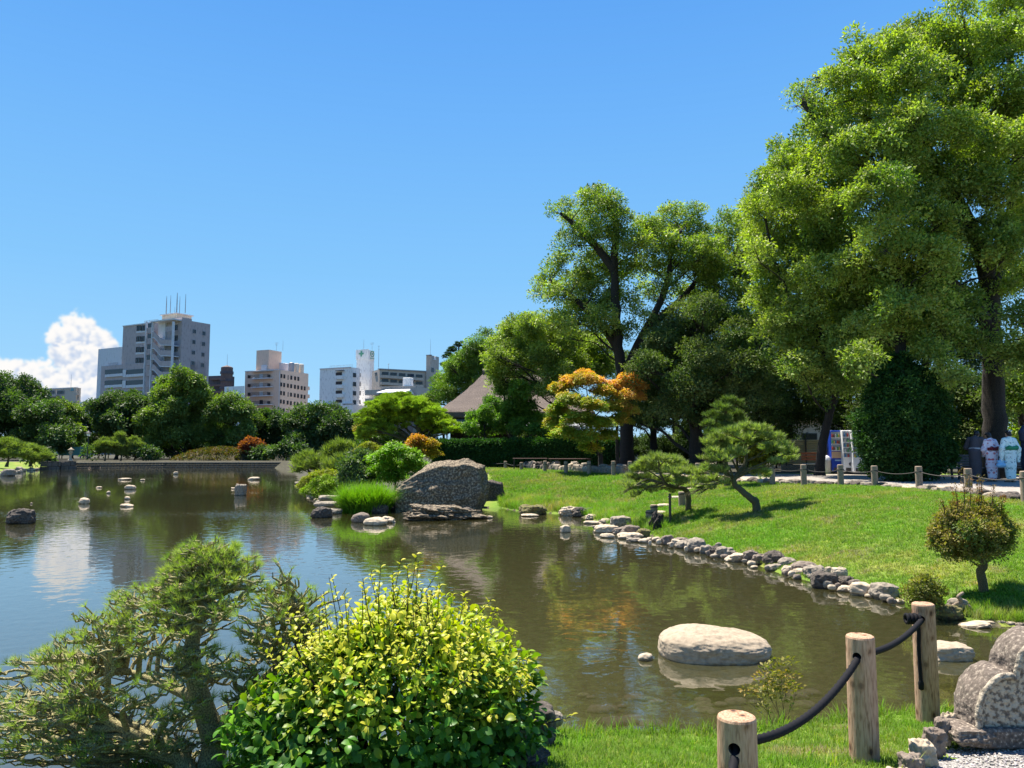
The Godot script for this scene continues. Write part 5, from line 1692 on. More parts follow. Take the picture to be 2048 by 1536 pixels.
	for s in crest.size() - 1:
		var p := crest[s]
		var q := crest[s + 1]
		var along := p.distance_to(q)
		var dir := (q - p) / along
		var x := 0.1
		var tall := 0.42 if s < 4 else 0.16
		while x < along - 0.12:
			var w := minf(rng.randf_range(0.28, 0.62) if s < 4 else rng.randf_range(0.2, 0.42), along - x)
			var c := p + dir * (x + w / 2.0)
			var hgt := tall * rng.randf_range(0.75, 1.2)
			var st := place("stone", stone(Vector3(w * 0.52, hgt * 0.62, 0.2), rng.randi() % 900, 2, 0.25, 0.6), [M.pale_stone, M.grey_stone, M.grey_stone, M.dark_rock, M.brown_stone, M.grey_stone][rng.randi() % 6], wall, c + Vector3(0, hgt * 0.4, -0.05))
			st.rotation = Vector3(rng.randf_range(-0.2, 0.2), atan2(-dir.z, dir.x) + rng.randf_range(-0.2, 0.2), rng.randf_range(-0.2, 0.2))
			if rng.randf() < 0.35 and s < 4:
				var cap := place("stone", stone(Vector3(w * 0.4, 0.12, 0.2), rng.randi() % 900, 2, 0.25, 0.5), M.grey_stone, wall, c + Vector3(w * 0.3, hgt * 0.9, -0.1))
				cap.rotation.y = rng.randf() * 3.0
			x += w * 0.93

	# posts and rope along the edge of the walk
	M.thin_rope = plain(lin(.05, .045, .04), 0.9)
	var posts := [[967, 934, 43.0, 0.42], [1011, 940, 39.5, 0.45], [1043, 944, 37.0, 0.46], [1090, 950, 34.2, 0.62], [1132, 951.5, 33.2, 0.62], [1178, 951.5, 32.3, 0.6], [1227, 952, 31.0, 0.6], [1260, 953, 30.4, 0.6], [1396, 962, 26.0, 0.6], [1426, 963, 25.6, 0.6], [1545, 969, 23.4, 0.65], [1608, 972, 22.4, 0.62], [1682, 973.5, 21.8, 0.62], [1750, 975.5, 21.2, 0.6], [1839, 981, 19.9, 0.62], [1938, 990.5, 18.0, 0.62], [2052, 1005, 15.4, 0.62]]
	var says := ["small post nearest the great boulder in the hedge walk fence", "second post from the boulder in the hedge walk fence", "third post from the boulder in the hedge walk fence", "fourth fence post from the boulder, before the red benches", "post before the gap between the two red benches", "post in front of the second red bench", "post between the second red bench and the big dark trunk", "post touching the crown of the low spreading pine", "post half hidden between the two lawn pines", "second post half hidden behind the leaning lawn pine", "post just past the leaning lawn pine's crown", "post in front of the bamboo fence", "post in front of the vending machines", "post in front of the ivy column", "post in front of the empty bench end", "post beside the people in light robes", "last post at the frame edge"]
	var prev := Vector3.ZERO
	for k in posts.size():
		var p := at(posts[k][0], posts[k][1], posts[k][2])
		var tall: float = posts[k][3]
		var po := thing("fence_post", p, says[k], "post", "posts of the walk fence")
		var sh2 := Shape.new()
		sh2.lathe([Vector2(0.085, -0.3), Vector2(0.085, tall - 0.02), Vector2(0.07, tall), Vector2(0.005, tall + 0.003)], 12)
		place("shaft", sh2, M.far_wood, po)
		sh2 = Shape.new()
		var ring := PackedVector3Array()
		for q in 13:
			ring.append(Vector3(cos(TAU * q / 12.0) * 0.088, tall * 0.78, sin(TAU * q / 12.0) * 0.088))
		sh2.tube(ring, taper(13, 0.012, 0.012), 5)
		place("rope_loop", sh2, M.thin_rope, po)
		var tie := p + Vector3(0, tall * 0.78, 0)
		if k > 0 and k != 8:
			sh2 = Shape.new()
			var line := PackedVector3Array()
			for q in 9:
				var f3 := q / 8.0
				line.append(prev.lerp(tie, f3) - Vector3(0, 0.32 * f3 * (1.0 - f3), 0))
			sh2.tube(line, taper(9, 0.011, 0.011), 5)
			tag(place("rope", sh2, M.thin_rope), ["", "thin rope between the two posts nearest the boulder", "thin rope between the second and third posts from the boulder", "thin rope before the first red bench", "thin rope below the red benches", "thin rope before the second red bench", "thin rope past the second red bench", "thin rope ending at the low spreading pine", "", "thin rope between the two half hidden posts", "thin rope behind the leaning lawn pine", "thin rope before the bamboo fence", "thin rope before the vending machines", "thin rope before the foot of the ivy column", "thin rope before the dark trees next to the bench", "thin rope before the empty bench", "thin rope at the people's feet"][k], "rope", "ropes of the walk fence")
		prev = tie

	# two red benches in the shade of the hedge
	for s in [[1060, 38.0, 1.7, "red wooden bench by the hedge, nearer the boulder"], [1140, 36.5, 2.0, "red wooden bench by the hedge, nearer the orange maple"]]:
		var p := at(s[0], 930, s[1])
		var be := thing("red_bench", Vector3(p.x, 1.06, p.z), s[3], "bench", "red benches by the hedge")
		var sh3 := Shape.new()
		for q in 3:
			sh3.box(Vector3(0, 0.62, -0.16 + q * 0.16), Vector3(s[2], 0.04, 0.14), Basis.IDENTITY, 0.01)
		place("seat", sh3, plain(lin(.06, .02, .015), 0.7), be)
		for e in [-1.0, 1.0]:
			for d in [-0.15, 0.15]:
				sh3 = Shape.new()
				sh3.box(Vector3(e * s[2] * 0.46, 0.3, d), Vector3(0.06, 0.6, 0.06))
				place("leg", sh3, M.dark_wood, be)

# ---------------------------------------------------------------- the great trees over the walk
func grove() -> void:
	var k := M.k_camphor as Dictionary
	var dark := M.k_evergreen as Dictionary
	# the open-crowned camphor behind the maples
	var foot := ground_at(1252, 38.0)
	foot.y = 1.02
	tree("camphor_tree", "tall open-crowned camphor tree rising behind the orange maple", "tree", foot, [at(1253, 880, 38.0), at(1250, 800, 38.2), at(1238, 710, 38.2), at(1232, 620, 38.0), at(1228, 520, 38.0), at(1230, 440, 38.0), at(1205, 395, 38.0)], 0.38,
		puffs_at([[1195, 396, 26], [1170, 400, 22], [1225, 412, 26], [1138, 418, 18], [1112, 424, 15], [1200, 430, 34], [1150, 450, 30], [1240, 445, 28], [1185, 470, 34], [1140, 490, 26], [1230, 485, 34], [1270, 500, 34], [1310, 465, 36], [1350, 448, 34], [1385, 470, 34], [1325, 500, 36], [1370, 505, 36], [1405, 500, 28], [1420, 520, 24], [1290, 540, 34], [1345, 545, 30], [1390, 545, 30], [1105, 545, 24], [1085, 570, 22], [1128, 525, 22], [1078, 592, 16], [1190, 535, 38], [1230, 555, 38], [1160, 570, 34], [1120, 595, 30], [1190, 600, 42], [1240, 610, 36], [1300, 590, 26], [1150, 640, 38], [1110, 650, 34], [1205, 650, 38], [1245, 670, 28], [1330, 580, 24], [1420, 560, 26], [1410, 600, 24], [1370, 590, 24], [1290, 640, 20], [1435, 540, 22], [1390, 430, 22], [1290, 460, 26]], 38.4, 1.7), M.k_open, "great trees over the walk", M.bark, 0.75, 7, 0.3, [[at(1246, 760, 38.2), at(1275, 690, 38.2), at(1318, 610, 38.0), at(1338, 550, 37.8), at(1342, 500, 37.8), at(1362, 462, 37.8)], [at(1238, 700, 38.2), at(1195, 640, 38.4), at(1140, 590, 38.6), at(1098, 560, 38.6)], [at(1228, 540, 38.0), at(1190, 490, 38.2), at(1150, 450, 38.4), at(1120, 426, 38.4)], [at(1300, 650, 38.1), at(1360, 600, 38.6), at(1410, 540, 38.8)]])
	foot = ground_at(1120, 44.0)
	tree("camphor_tree", "lower camphor crown hanging over the thatched roof", "tree", foot, [at(1122, 880, 44.0), at(1118, 800, 44.0), at(1100, 730, 44.0), at(1085, 670, 44.0)], 0.3,
		puffs_at([[1060, 655, 32], [1025, 670, 30], [1090, 680, 36], [1005, 695, 28], [1045, 705, 36], [1085, 720, 34], [1125, 705, 34], [1010, 735, 28], [1050, 740, 30], [1110, 745, 32], [1150, 690, 36], [1160, 735, 34], [1195, 700, 34], [1205, 740, 32], [1140, 770, 26], [985, 715, 20], [1000, 760, 22], [1020, 780, 24], [1060, 780, 26], [1100, 785, 26], [1000, 740, 22]], 44.0, 2.0), k, "great trees over the walk", M.bark, 0.6, 7)
	foot = ground_at(1490, 39.0)
	tree("thin_camphor", "thin camphor with a bare forked stem between the two big crowns", "tree", foot, [at(1530, 850, 39.0), at(1520, 700, 39.0), at(1488, 610, 39.0), at(1470, 560, 39.0), at(1480, 500, 39.0)], 0.26,
		puffs_at([[1452, 438, 16], [1478, 450, 22], [1500, 470, 26], [1460, 480, 22], [1440, 505, 18], [1490, 515, 28], [1455, 540, 24], [1425, 560, 22], [1500, 560, 28], [1470, 590, 26], [1510, 610, 26], [1440, 600, 18], [1520, 520, 26], [1420, 500, 22], [1435, 470, 18], [1475, 640, 26], [1440, 640, 22], [1520, 660, 28], [1500, 420, 20]], 39.0, 1.5), k, "great trees over the walk", M.bark, 0.8, 7)
	# dark evergreen
	foot = ground_at(1390, 35.0)
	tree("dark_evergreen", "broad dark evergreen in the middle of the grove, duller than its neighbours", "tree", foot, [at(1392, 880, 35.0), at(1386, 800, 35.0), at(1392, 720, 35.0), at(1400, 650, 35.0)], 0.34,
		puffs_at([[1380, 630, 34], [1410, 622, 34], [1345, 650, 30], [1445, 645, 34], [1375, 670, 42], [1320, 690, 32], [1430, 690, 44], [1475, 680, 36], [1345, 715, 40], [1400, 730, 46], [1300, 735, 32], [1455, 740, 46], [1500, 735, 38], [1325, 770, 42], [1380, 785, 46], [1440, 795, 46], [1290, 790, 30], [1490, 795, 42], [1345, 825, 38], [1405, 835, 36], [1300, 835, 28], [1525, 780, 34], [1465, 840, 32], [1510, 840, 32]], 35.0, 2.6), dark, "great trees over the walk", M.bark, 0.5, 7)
	# the huge camphor: main crown, trunk by the people
	foot = ground_at(1992, 28.5)
	tree("great_camphor", "huge camphor towering out of the picture, its thick trunk behind the people", "tree", foot, [at(1990, 880, 28.5), at(1988, 780, 28.6), at(1985, 680, 28.6), at(1978, 580, 28.4), at(1950, 470, 28.2), at(1905, 390, 28.0), at(1862, 320, 27.8), at(1836, 210, 27.6), at(1830, 140, 27.6)], 0.46,
		puffs_at([[1835, 95, 52], [1790, 105, 44], [1880, 85, 50], [1750, 118, 36], [1712, 82, 17], [1925, 100, 56], [1980, 110, 60], [2040, 90, 60], [1765, 165, 48], [1830, 170, 60], [1720, 190, 44], [1900, 190, 60], [1970, 200, 64], [2040, 200, 64], [1695, 235, 44], [1760, 235, 54], [1600, 195, 22], [1625, 210, 24], [1592, 215, 14], [1655, 225, 24], [1835, 250, 56], [1670, 285, 44], [1730, 300, 54], [1910, 280, 60], [1990, 300, 66], [2060, 300, 60], [1800, 330, 54], [1870, 350, 50], [1690, 350, 50], [1940, 380, 50], [2020, 390, 60], [1750, 390, 54], [1820, 410, 50], [2065, 460, 56], [1990, 460, 40], [1890, 440, 36], [2035, 560, 52], [2060, 640, 46], [1930, 620, 38], [1900, 560, 34], [1930, 690, 34], [1880, 660, 40], [1925, 20, 24], [1895, 15, 17], [2005, 30, 40], [2045, 10, 44], [1975, 520, 38], [1990, 590, 40], [2040, 720, 44], [1850, 620, 40], [1650, 165, 26], [1690, 170, 34], [1640, 260, 34], [1850, 480, 44], [1780, 460, 44], [1900, 490, 40], [1950, 320, 46], [1880, 410, 44], [1800, 280, 50], [2030, 500, 46], [2050, 250, 56], [1700, 130, 26]], 28.2, 3.4, 0.85, 0.45), k, "great trees over the walk", M.bark, 0.85, 8, 0.3, [[at(1984, 660, 28.6), at(1930, 590, 28.0), at(1860, 540, 27.4), at(1790, 520, 27.2)], [at(1978, 580, 28.4), at(2020, 450, 28.8), at(2036, 320, 29.0), at(2030, 180, 29.0), at(2010, 60, 29.0)], [at(1952, 475, 28.2), at(1870, 430, 27.8), at(1780, 380, 27.4), at(1700, 310, 27.2), at(1640, 245, 27.2), at(1605, 205, 27.2)], [at(1905, 390, 28.0), at(1930, 260, 28.4), at(1950, 140, 28.6)]])
	foot = ground_at(1636, 31.0)
	tree("leaning_camphor", "camphor with a leaning dark trunk beside the vending machines", "tree", foot, [at(1643, 900, 31.0), at(1656, 840, 31.0), at(1672, 770, 31.0), at(1645, 690, 31.0), at(1620, 590, 30.8), at(1610, 480, 30.6), at(1612, 380, 30.4)], 0.2,
		puffs_at([[1600, 325, 42], [1640, 335, 40], [1560, 350, 38], [1530, 385, 34], [1575, 395, 44], [1620, 400, 46], [1515, 420, 28], [1550, 440, 44], [1605, 460, 50], [1660, 440, 48], [1530, 480, 36], [1575, 510, 48], [1640, 515, 52], [1700, 480, 46], [1530, 535, 32], [1565, 570, 44], [1620, 580, 52], [1690, 560, 52], [1550, 620, 36], [1600, 640, 48], [1665, 640, 54], [1720, 620, 46], [1585, 690, 40], [1640, 705, 48], [1700, 700, 48], [1600, 740, 34], [1650, 765, 42], [1700, 760, 38], [1560, 300, 20], [1690, 400, 40], [1640, 450, 44], [1590, 360, 40], [1510, 500, 26], [1525, 600, 28], [1740, 560, 44], [1700, 660, 44], [1540, 660, 28], [1730, 710, 40]], 30.6, 3.0, 0.85, 0.5), k, "great trees over the walk", M.bark, 0.7, 8, 0.3, [[at(1670, 760, 31.0), at(1705, 660, 30.4), at(1715, 560, 30.0), at(1700, 460, 30.0)], [at(1645, 690, 31.0), at(1590, 610, 30.8), at(1548, 520, 30.6), at(1530, 430, 30.6)]])
	foot = ground_at(1806, 27.0)
	tree("ivy_clad_camphor", "camphor whose pale bare stem rises out of the ivy column", "tree", foot, [at(1806, 880, 27.0), at(1804, 760, 27.0), at(1800, 660, 27.0), at(1798, 560, 27.0), at(1790, 500, 27.0)], 0.3,
		puffs_at([[1780, 500, 44], [1740, 530, 44], [1830, 510, 44], [1770, 580, 46], [1840, 570, 46], [1880, 520, 42], [1730, 600, 40], [1800, 620, 44], [1870, 610, 40], [1750, 660, 40], [1830, 670, 40], [1710, 660, 36], [1780, 700, 34], [1860, 720, 34], [1900, 760, 30], [1720, 720, 34]], 27.0, 2.0, 0.85, 0.5), k, "great trees over the walk", M.bark, 0.6, 7)
	# the ivy column
	foot = ground_at(1805, 25.6)
	tree("ivy_column", "dark dense ivy-covered column of leaves between vending machines and bench", "ivy", foot, [at(1805, 900, 25.6), at(1805, 800, 25.8), at(1804, 740, 26.0)], 0.16,
		puffs_at([[1800, 735, 26, 26.6], [1786, 760, 33, 26.4], [1835, 765, 33, 26.4], [1766, 800, 39, 26.0], [1805, 795, 44, 25.6], [1855, 805, 39, 26.2], [1751, 845, 39, 26.0], [1790, 845, 46, 25.4], [1845, 850, 44, 25.8], [1880, 850, 33, 26.6], [1744, 888, 35, 26.0], [1780, 895, 44, 25.4], [1835, 895, 42, 25.6], [1875, 895, 33, 26.4], [1761, 918, 31, 25.8], [1800, 920, 33, 25.4], [1850, 922, 29, 25.8], [1770, 938, 24, 25.5], [1800, 942, 26, 25.3], [1832, 940, 26, 25.5], [1862, 938, 24, 25.7], [1748, 934, 20, 25.7], [1880, 920, 24, 26.0]], 25.8, 0.5, 0.95, 0.3), M.k_ivy, "", M.bark, 0.3, 6)
	# darkness behind: a belt of evergreens beyond the walk
	var belt := func(called: String, label: String, px: float, away: float, list: Array, kk: Dictionary) -> void:
		var f := ground_at(px, away)
		f.y = 1.0
		var tip := at(list[0][0], list[0][1], away)
		tree(called, label, "tree", f, [f.lerp(tip, 0.35) + Vector3(0.2, 0, 0), f.lerp(tip, 0.7), tip], 0.26, puffs_at(list, away, 1.8, 0.9, 0.2), kk, "trees behind the walk", M.bark, 0.4, 6)
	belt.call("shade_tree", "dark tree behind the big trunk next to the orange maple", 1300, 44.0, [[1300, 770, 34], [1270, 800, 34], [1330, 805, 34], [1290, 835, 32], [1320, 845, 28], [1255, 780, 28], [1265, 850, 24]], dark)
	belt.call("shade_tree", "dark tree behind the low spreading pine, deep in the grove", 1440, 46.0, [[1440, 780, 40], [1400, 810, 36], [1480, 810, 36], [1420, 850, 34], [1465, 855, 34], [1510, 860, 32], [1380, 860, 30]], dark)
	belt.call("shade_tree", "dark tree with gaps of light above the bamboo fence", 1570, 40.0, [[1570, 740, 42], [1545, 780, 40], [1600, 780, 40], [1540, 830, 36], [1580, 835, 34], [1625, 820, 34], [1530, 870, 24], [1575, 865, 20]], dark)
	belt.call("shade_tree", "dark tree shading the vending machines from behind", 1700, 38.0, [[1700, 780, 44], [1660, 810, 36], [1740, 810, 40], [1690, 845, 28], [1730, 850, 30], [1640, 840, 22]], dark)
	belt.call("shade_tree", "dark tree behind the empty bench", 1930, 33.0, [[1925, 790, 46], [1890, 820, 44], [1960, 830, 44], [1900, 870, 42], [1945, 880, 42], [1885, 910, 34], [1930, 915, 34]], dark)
	belt.call("shade_tree", "brighter tree behind the people, at the frame edge", 2040, 33.0, [[2040, 770, 42], [2070, 800, 42], [2025, 820, 34], [2050, 850, 36], [2080, 860, 40], [2035, 890, 30], [2065, 905, 30]], k)
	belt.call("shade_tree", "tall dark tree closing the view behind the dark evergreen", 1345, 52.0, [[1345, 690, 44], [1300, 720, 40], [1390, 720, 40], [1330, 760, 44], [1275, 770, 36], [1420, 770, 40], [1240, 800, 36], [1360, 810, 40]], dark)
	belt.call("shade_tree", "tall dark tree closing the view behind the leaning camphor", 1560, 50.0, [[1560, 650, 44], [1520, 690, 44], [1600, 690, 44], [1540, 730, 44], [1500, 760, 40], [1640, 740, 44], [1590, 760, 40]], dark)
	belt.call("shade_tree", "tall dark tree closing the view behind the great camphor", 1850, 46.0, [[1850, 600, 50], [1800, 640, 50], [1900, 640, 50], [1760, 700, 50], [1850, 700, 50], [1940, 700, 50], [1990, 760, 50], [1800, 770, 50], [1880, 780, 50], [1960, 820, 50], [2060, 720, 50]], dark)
	belt.call("shade_tree", "green tree past the frame edge, behind the person in navy", 2230, 36.0, [[2230, 720, 60], [2180, 770, 50], [2280, 770, 60], [2200, 830, 50], [2260, 840, 50], [2140, 830, 40], [2320, 830, 50], [2230, 890, 40]], k)
	belt.call("shade_tree", "dark tree farther past the frame edge along the walk", 2480, 40.0, [[2480, 740, 60], [2420, 780, 54], [2540, 790, 60], [2450, 850, 50], [2510, 850, 50], [2390, 850, 44], [2480, 900, 40]], dark)
	# bamboo hedge, yellow in the light behind the leaning pine
	var f2 := ground_at(1495, 33.0)
	tree("yellow_shrub", "sunlit yellow-green shrub glimpsed through the leaning pine", "shrub", f2, [f2 + Vector3(0, 0.5, 0)], 0.05, puffs_at([[1492, 900, 18], [1515, 905, 16], [1528, 895, 14], [1500, 922, 16], [1522, 925, 14]], 33.0, 0.3, 0.9, 0.6), kind(M.small_spray, 0.16, 0.9, Color(.22, .24, .02), Color(.42, .36, .03), M.leaf, 9, 0.8), "", M.bark, 0.4, 5)
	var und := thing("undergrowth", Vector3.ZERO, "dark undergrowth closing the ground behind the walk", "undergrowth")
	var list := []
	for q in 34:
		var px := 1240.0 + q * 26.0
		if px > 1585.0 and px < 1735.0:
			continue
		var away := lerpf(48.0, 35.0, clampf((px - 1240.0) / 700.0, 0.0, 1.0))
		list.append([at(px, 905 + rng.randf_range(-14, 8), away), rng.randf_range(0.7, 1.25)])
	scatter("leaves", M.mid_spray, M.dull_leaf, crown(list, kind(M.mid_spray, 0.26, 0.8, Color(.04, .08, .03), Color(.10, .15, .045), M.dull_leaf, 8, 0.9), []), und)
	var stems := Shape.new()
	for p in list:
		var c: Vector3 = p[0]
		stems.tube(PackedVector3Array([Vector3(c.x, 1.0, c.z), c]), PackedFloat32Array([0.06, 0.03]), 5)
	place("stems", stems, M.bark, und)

# ---------------------------------------------------------------- things on the walk
func walk() -> void:
	var y := 1.06
	# bamboo screen fence on its grey footing
	var p := at(1632, 930, 36.0)
	var o := thing("bamboo_fence", Vector3(p.x, y, p.z), "tan bamboo screen fence on a grey footing behind the leaning trunk", "fence")
	var bamboo := grained(noise_map([lin(.3, .2, .085), lin(.44, .31, .15), lin(.52, .38, .2)], [0.2, 0.5, 0.85], 0.03, 96), Vector3(0.5, 0.12, 0.5), 0.7)
	for k in 13:
		var sh := Shape.new()
		sh.tube(PackedVector3Array([Vector3(-1.55, 0.42 + k * 0.088, 0), Vector3(1.55, 0.42 + k * 0.088, 0)]), PackedFloat32Array([0.042, 0.042]), 8)
		place("bamboo_pole", sh, bamboo, o)
	for k in 4:
		var sh := Shape.new()
		sh.tube(PackedVector3Array([Vector3(-1.4 + k * 0.93, 0.3, 0.06), Vector3(-1.4 + k * 0.93, 1.62, 0.06)]), PackedFloat32Array([0.035, 0.035]), 8)
		place("upright", sh, M.dark_wood, o)
	var foot := Shape.new()
	foot.box(Vector3(0, 0.18, -0.02), Vector3(3.2, 0.36, 0.2), Basis.IDENTITY, 0.02)
	place("footing", foot, M.grey_stone, o)
	# a pale building behind
	p = at(1650, 930, 58.0)
	o = thing("pale_house", Vector3(p.x, 1.0, p.z), "pale cream house wall glimpsed behind the bamboo fence", "house")
	var sh := Shape.new()
	sh.box(Vector3(0, 1.8, -3), Vector3(9.0, 3.6, 6.0))
	place("wall", sh, M.cream_wall, o)
	sh = Shape.new()
	sh.extrude(PackedVector2Array([Vector2(-5, 3.5), Vector2(5, 3.5), Vector2(4.4, 4.6), Vector2(-4.4, 4.6)]), 7.0, Transform3D(Basis.IDENTITY, Vector3(0, 0, 0.6)))
	place("roof", sh, M.slate, o)
	for k in 4:
		sh = Shape.new()
		sh.box(Vector3(-3.0 + k * 1.9, 1.9, 0.05), Vector3(1.1, 0.9, 0.1))
		var w := place("window", sh, M.dark_frame, o)
		sh = Shape.new()
		sh.box(Vector3(-3.0 + k * 1.9, 1.9, 0.11), Vector3(0.95, 0.75, 0.03))
		place("pane", sh, M.glass, w)
	p = at(1340, 930, 66.0)
	o = thing("white_wall", Vector3(p.x, 1.0, p.z), "long pale garden wall glimpsed under the dark evergreen", "wall")
	sh = Shape.new()
	sh.box(Vector3(0, 1.0, 0), Vector3(16, 2.0, 0.3))
	place("panel", sh, M.cream_wall, o)
	sh = Shape.new()
	sh.box(Vector3(0, 2.08, 0), Vector3(16.3, 0.16, 0.7), Basis.IDENTITY, 0.03)
	place("coping", sh, M.slate, o)
	# vending machines
	var blue := plain(lin(.012, .05, .36), 0.3)
	var white := plain(lin(.72, .73, .75), 0.3)
	var paints := [lin(.5, .05, .05), lin(.06, .2, .45), lin(.55, .42, .08), lin(.08, .3, .12), lin(.6, .6, .6), lin(.22, .1, .06)]
	var cans := []
	for c in paints:
		cans.append(plain(c, 0.35))
	for m in 3:
		p = at([1679, 1703, 1722][m], 940, [33.0, 32.6, 32.2][m])
		var tall := 1.83
		var wide: float = [0.62, 0.62, 0.6][m]
		o = thing("vending_machine", Vector3(p.x, y, p.z), ["blue drinks vending machine beside the leaning trunk", "white vending machine with a grid of small drinks and a round emblem", "white vending machine half covered by the ivy column"][m], "vending machine", "vending machines", -0.15)
		sh = Shape.new()
		sh.box(Vector3(0, tall / 2.0 + 0.08, -0.36), Vector3(wide, tall - 0.08, 0.72), Basis.IDENTITY, 0.025)
		place("body", sh, blue if m == 0 else white, o)
		sh = Shape.new()
		sh.box(Vector3(0, 0.04, -0.36), Vector3(wide - 0.08, 0.08, 0.6))
		place("plinth", sh, M.dark_frame, o)
		var rows := 3 if m == 0 else 5
		var low := 1.02 if m == 0 else 0.72
		var pitch_ := 0.27 if m == 0 else 0.215
		for r in rows:
			var shelf := Shape.new()
			shelf.box(Vector3(-0.05, low + r * pitch_, 0.012), Vector3(wide * 0.78, 0.03, 0.025))
			place("shelf", shelf, white, o)
			sh = Shape.new()
			sh.box(Vector3(-0.05, low + r * pitch_ + pitch_ * 0.5, 0.004), Vector3(wide * 0.78, pitch_ - 0.04, 0.008))
			place("display", sh, plain(lin(.3, .33, .36), 0.3), o)
			for c in (7 if m == 0 else 4):
				var n_ := 7 if m == 0 else 4
				var can := Shape.new()
				can.lathe([Vector2(0.001, 0), Vector2(0.028, 0.004), Vector2(0.028, 0.11), Vector2(0.012, 0.135), Vector2(0.012, 0.15), Vector2(0.001, 0.15)], 8, Vector3(-0.05 + wide * 0.78 * ((c + 0.5) / n_ - 0.5), low + r * pitch_ + 0.016, 0.03))
				place("drink", can, cans[(c * 5 + r * 3 + m) % 6], o)
		if m == 0:
			sh = Shape.new(); sh.box(Vector3(-0.05, 0.83, 0.01), Vector3(wide * 0.78, 0.28, 0.02)); place("picture_panel", sh, plain(lin(.5, .33, .22), 0.4), o)
			sh = Shape.new(); sh.box(Vector3(0.0, 0.6, 0.01), Vector3(0.34, 0.06, 0.02)); place("name_plate", sh, plain(lin(.25, .4, .6), 0.4), o)
		else:
			var disc := Shape.new()
			disc.lathe([Vector2(0.001, 0.02), Vector2(0.075, 0.02), Vector2(0.075, 0.0)], 20, Vector3(-0.02, 0.45, 0.0), Basis(Vector3.RIGHT, PI / 2.0))
			place("emblem", disc, plain(lin(.05, .05, .06), 0.4), o)
		sh = Shape.new(); sh.box(Vector3(0, 0.22, 0.01), Vector3(wide * 0.7, 0.14, 0.02), Basis.IDENTITY, 0.008); place("dispenser_flap", sh, M.dark_frame, o)
		sh = Shape.new(); sh.box(Vector3(wide * 0.42, 0.75, 0.012), Vector3(0.06, 0.2, 0.024)); place("coin_panel", sh, M.alu, o)
	p = at(1652, 945, 33.2)
	o = thing("litter_bin", Vector3(p.x, y, p.z), "pale round litter bin beside the blue vending machine", "bin")
	sh = Shape.new()
	sh.lathe([Vector2(0.001, 0.0), Vector2(0.2, 0), Vector2(0.21, 0.6)], 16)
	place("drum", sh, M.plaster, o)
	sh = Shape.new()
	sh.lathe([Vector2(0.215, 0.6), Vector2(0.19, 0.72), Vector2(0.1, 0.8), Vector2(0.001, 0.82)], 16)
	place("lid", sh, white, o)
	p = at(1628, 945, 34.5)
	o = thing("orange_bench", Vector3(p.x, y, p.z), "orange slatted seat before the bamboo fence", "bench")
	for k in 3:
		sh = Shape.new(); sh.box(Vector3(0, 0.62 + k * 0.13, -0.18 - k * 0.02), Vector3(0.95, 0.1, 0.03), Basis.IDENTITY, 0.008); place("back_slat", sh, plain(lin(.45, .12, .04), 0.6), o)
	sh = Shape.new(); sh.box(Vector3(0, 0.42, 0.03), Vector3(0.95, 0.04, 0.4), Basis.IDENTITY, 0.01); place("seat", sh, M.plaster, o)
	for e in [-0.4, 0.4]:
		for d in [-0.15, 0.18]:
			sh = Shape.new(); sh.box(Vector3(e, 0.2, d), Vector3(0.05, 0.4, 0.05)); place("leg", sh, M.dark_wood, o)
	M.bench_wood = plain(lin(.10, .085, .085), 0.7)
	# the slatted bench under the trees
	p = at(1912, 952, 27.0)
	o = thing("slatted_bench", Vector3(p.x, y, p.z), "long dark slatted wooden bench in the shade beside the people", "bench", "", 0.06)
	for k in 5:
		sh = Shape.new(); sh.box(Vector3(0, 0.5 + k * 0.085, -0.2 - k * 0.02), Vector3(1.75, 0.07, 0.025), Basis.IDENTITY, 0.006); place("back_slat", sh, M.bench_wood, o)
	for k in 4:
		sh = Shape.new(); sh.box(Vector3(0, 0.42, -0.14 + k * 0.115), Vector3(1.75, 0.03, 0.1), Basis.IDENTITY, 0.006); place("seat_slat", sh, M.bench_wood, o)
	for e in [-0.75, 0.0, 0.75]:
		sh = Shape.new(); sh.box(Vector3(e, 0.2, 0.18), Vector3(0.06, 0.4, 0.06)); place("leg", sh, M.dark_frame, o)
		sh = Shape.new(); sh.box(Vector3(e, 0.45, -0.24), Vector3(0.06, 0.9, 0.05), Basis(Vector3.RIGHT, -0.08)); place("leg", sh, M.dark_frame, o)
	p = at(2030, 952, 27.0)
	o = thing("slatted_bench", Vector3(p.x, y, p.z), "second slatted bench glimpsed between the robed people", "bench", "", 0.0)
	for k in 4:
		sh = Shape.new(); sh.box(Vector3(0, 0.42, -0.14 + k * 0.115), Vector3(1.6, 0.03, 0.1), Basis.IDENTITY, 0.006); place("seat_slat", sh, M.bench_wood, o)
	for k in 5:
		sh = Shape.new(); sh.box(Vector3(0, 0.5 + k * 0.085, -0.2 - k * 0.02), Vector3(1.6, 0.07, 0.025), Basis.IDENTITY, 0.006); place("back_slat", sh, M.bench_wood, o)
	for e in [-0.7, 0.7]:
		sh = Shape.new(); sh.box(Vector3(e, 0.2, 0.18), Vector3(0.06, 0.4, 0.06)); place("leg", sh, M.dark_frame, o)
		sh = Shape.new(); sh.box(Vector3(e, 0.45, -0.24), Vector3(0.06, 0.9, 0.05), Basis(Vector3.RIGHT, -0.08)); place("leg", sh, M.dark_frame, o)

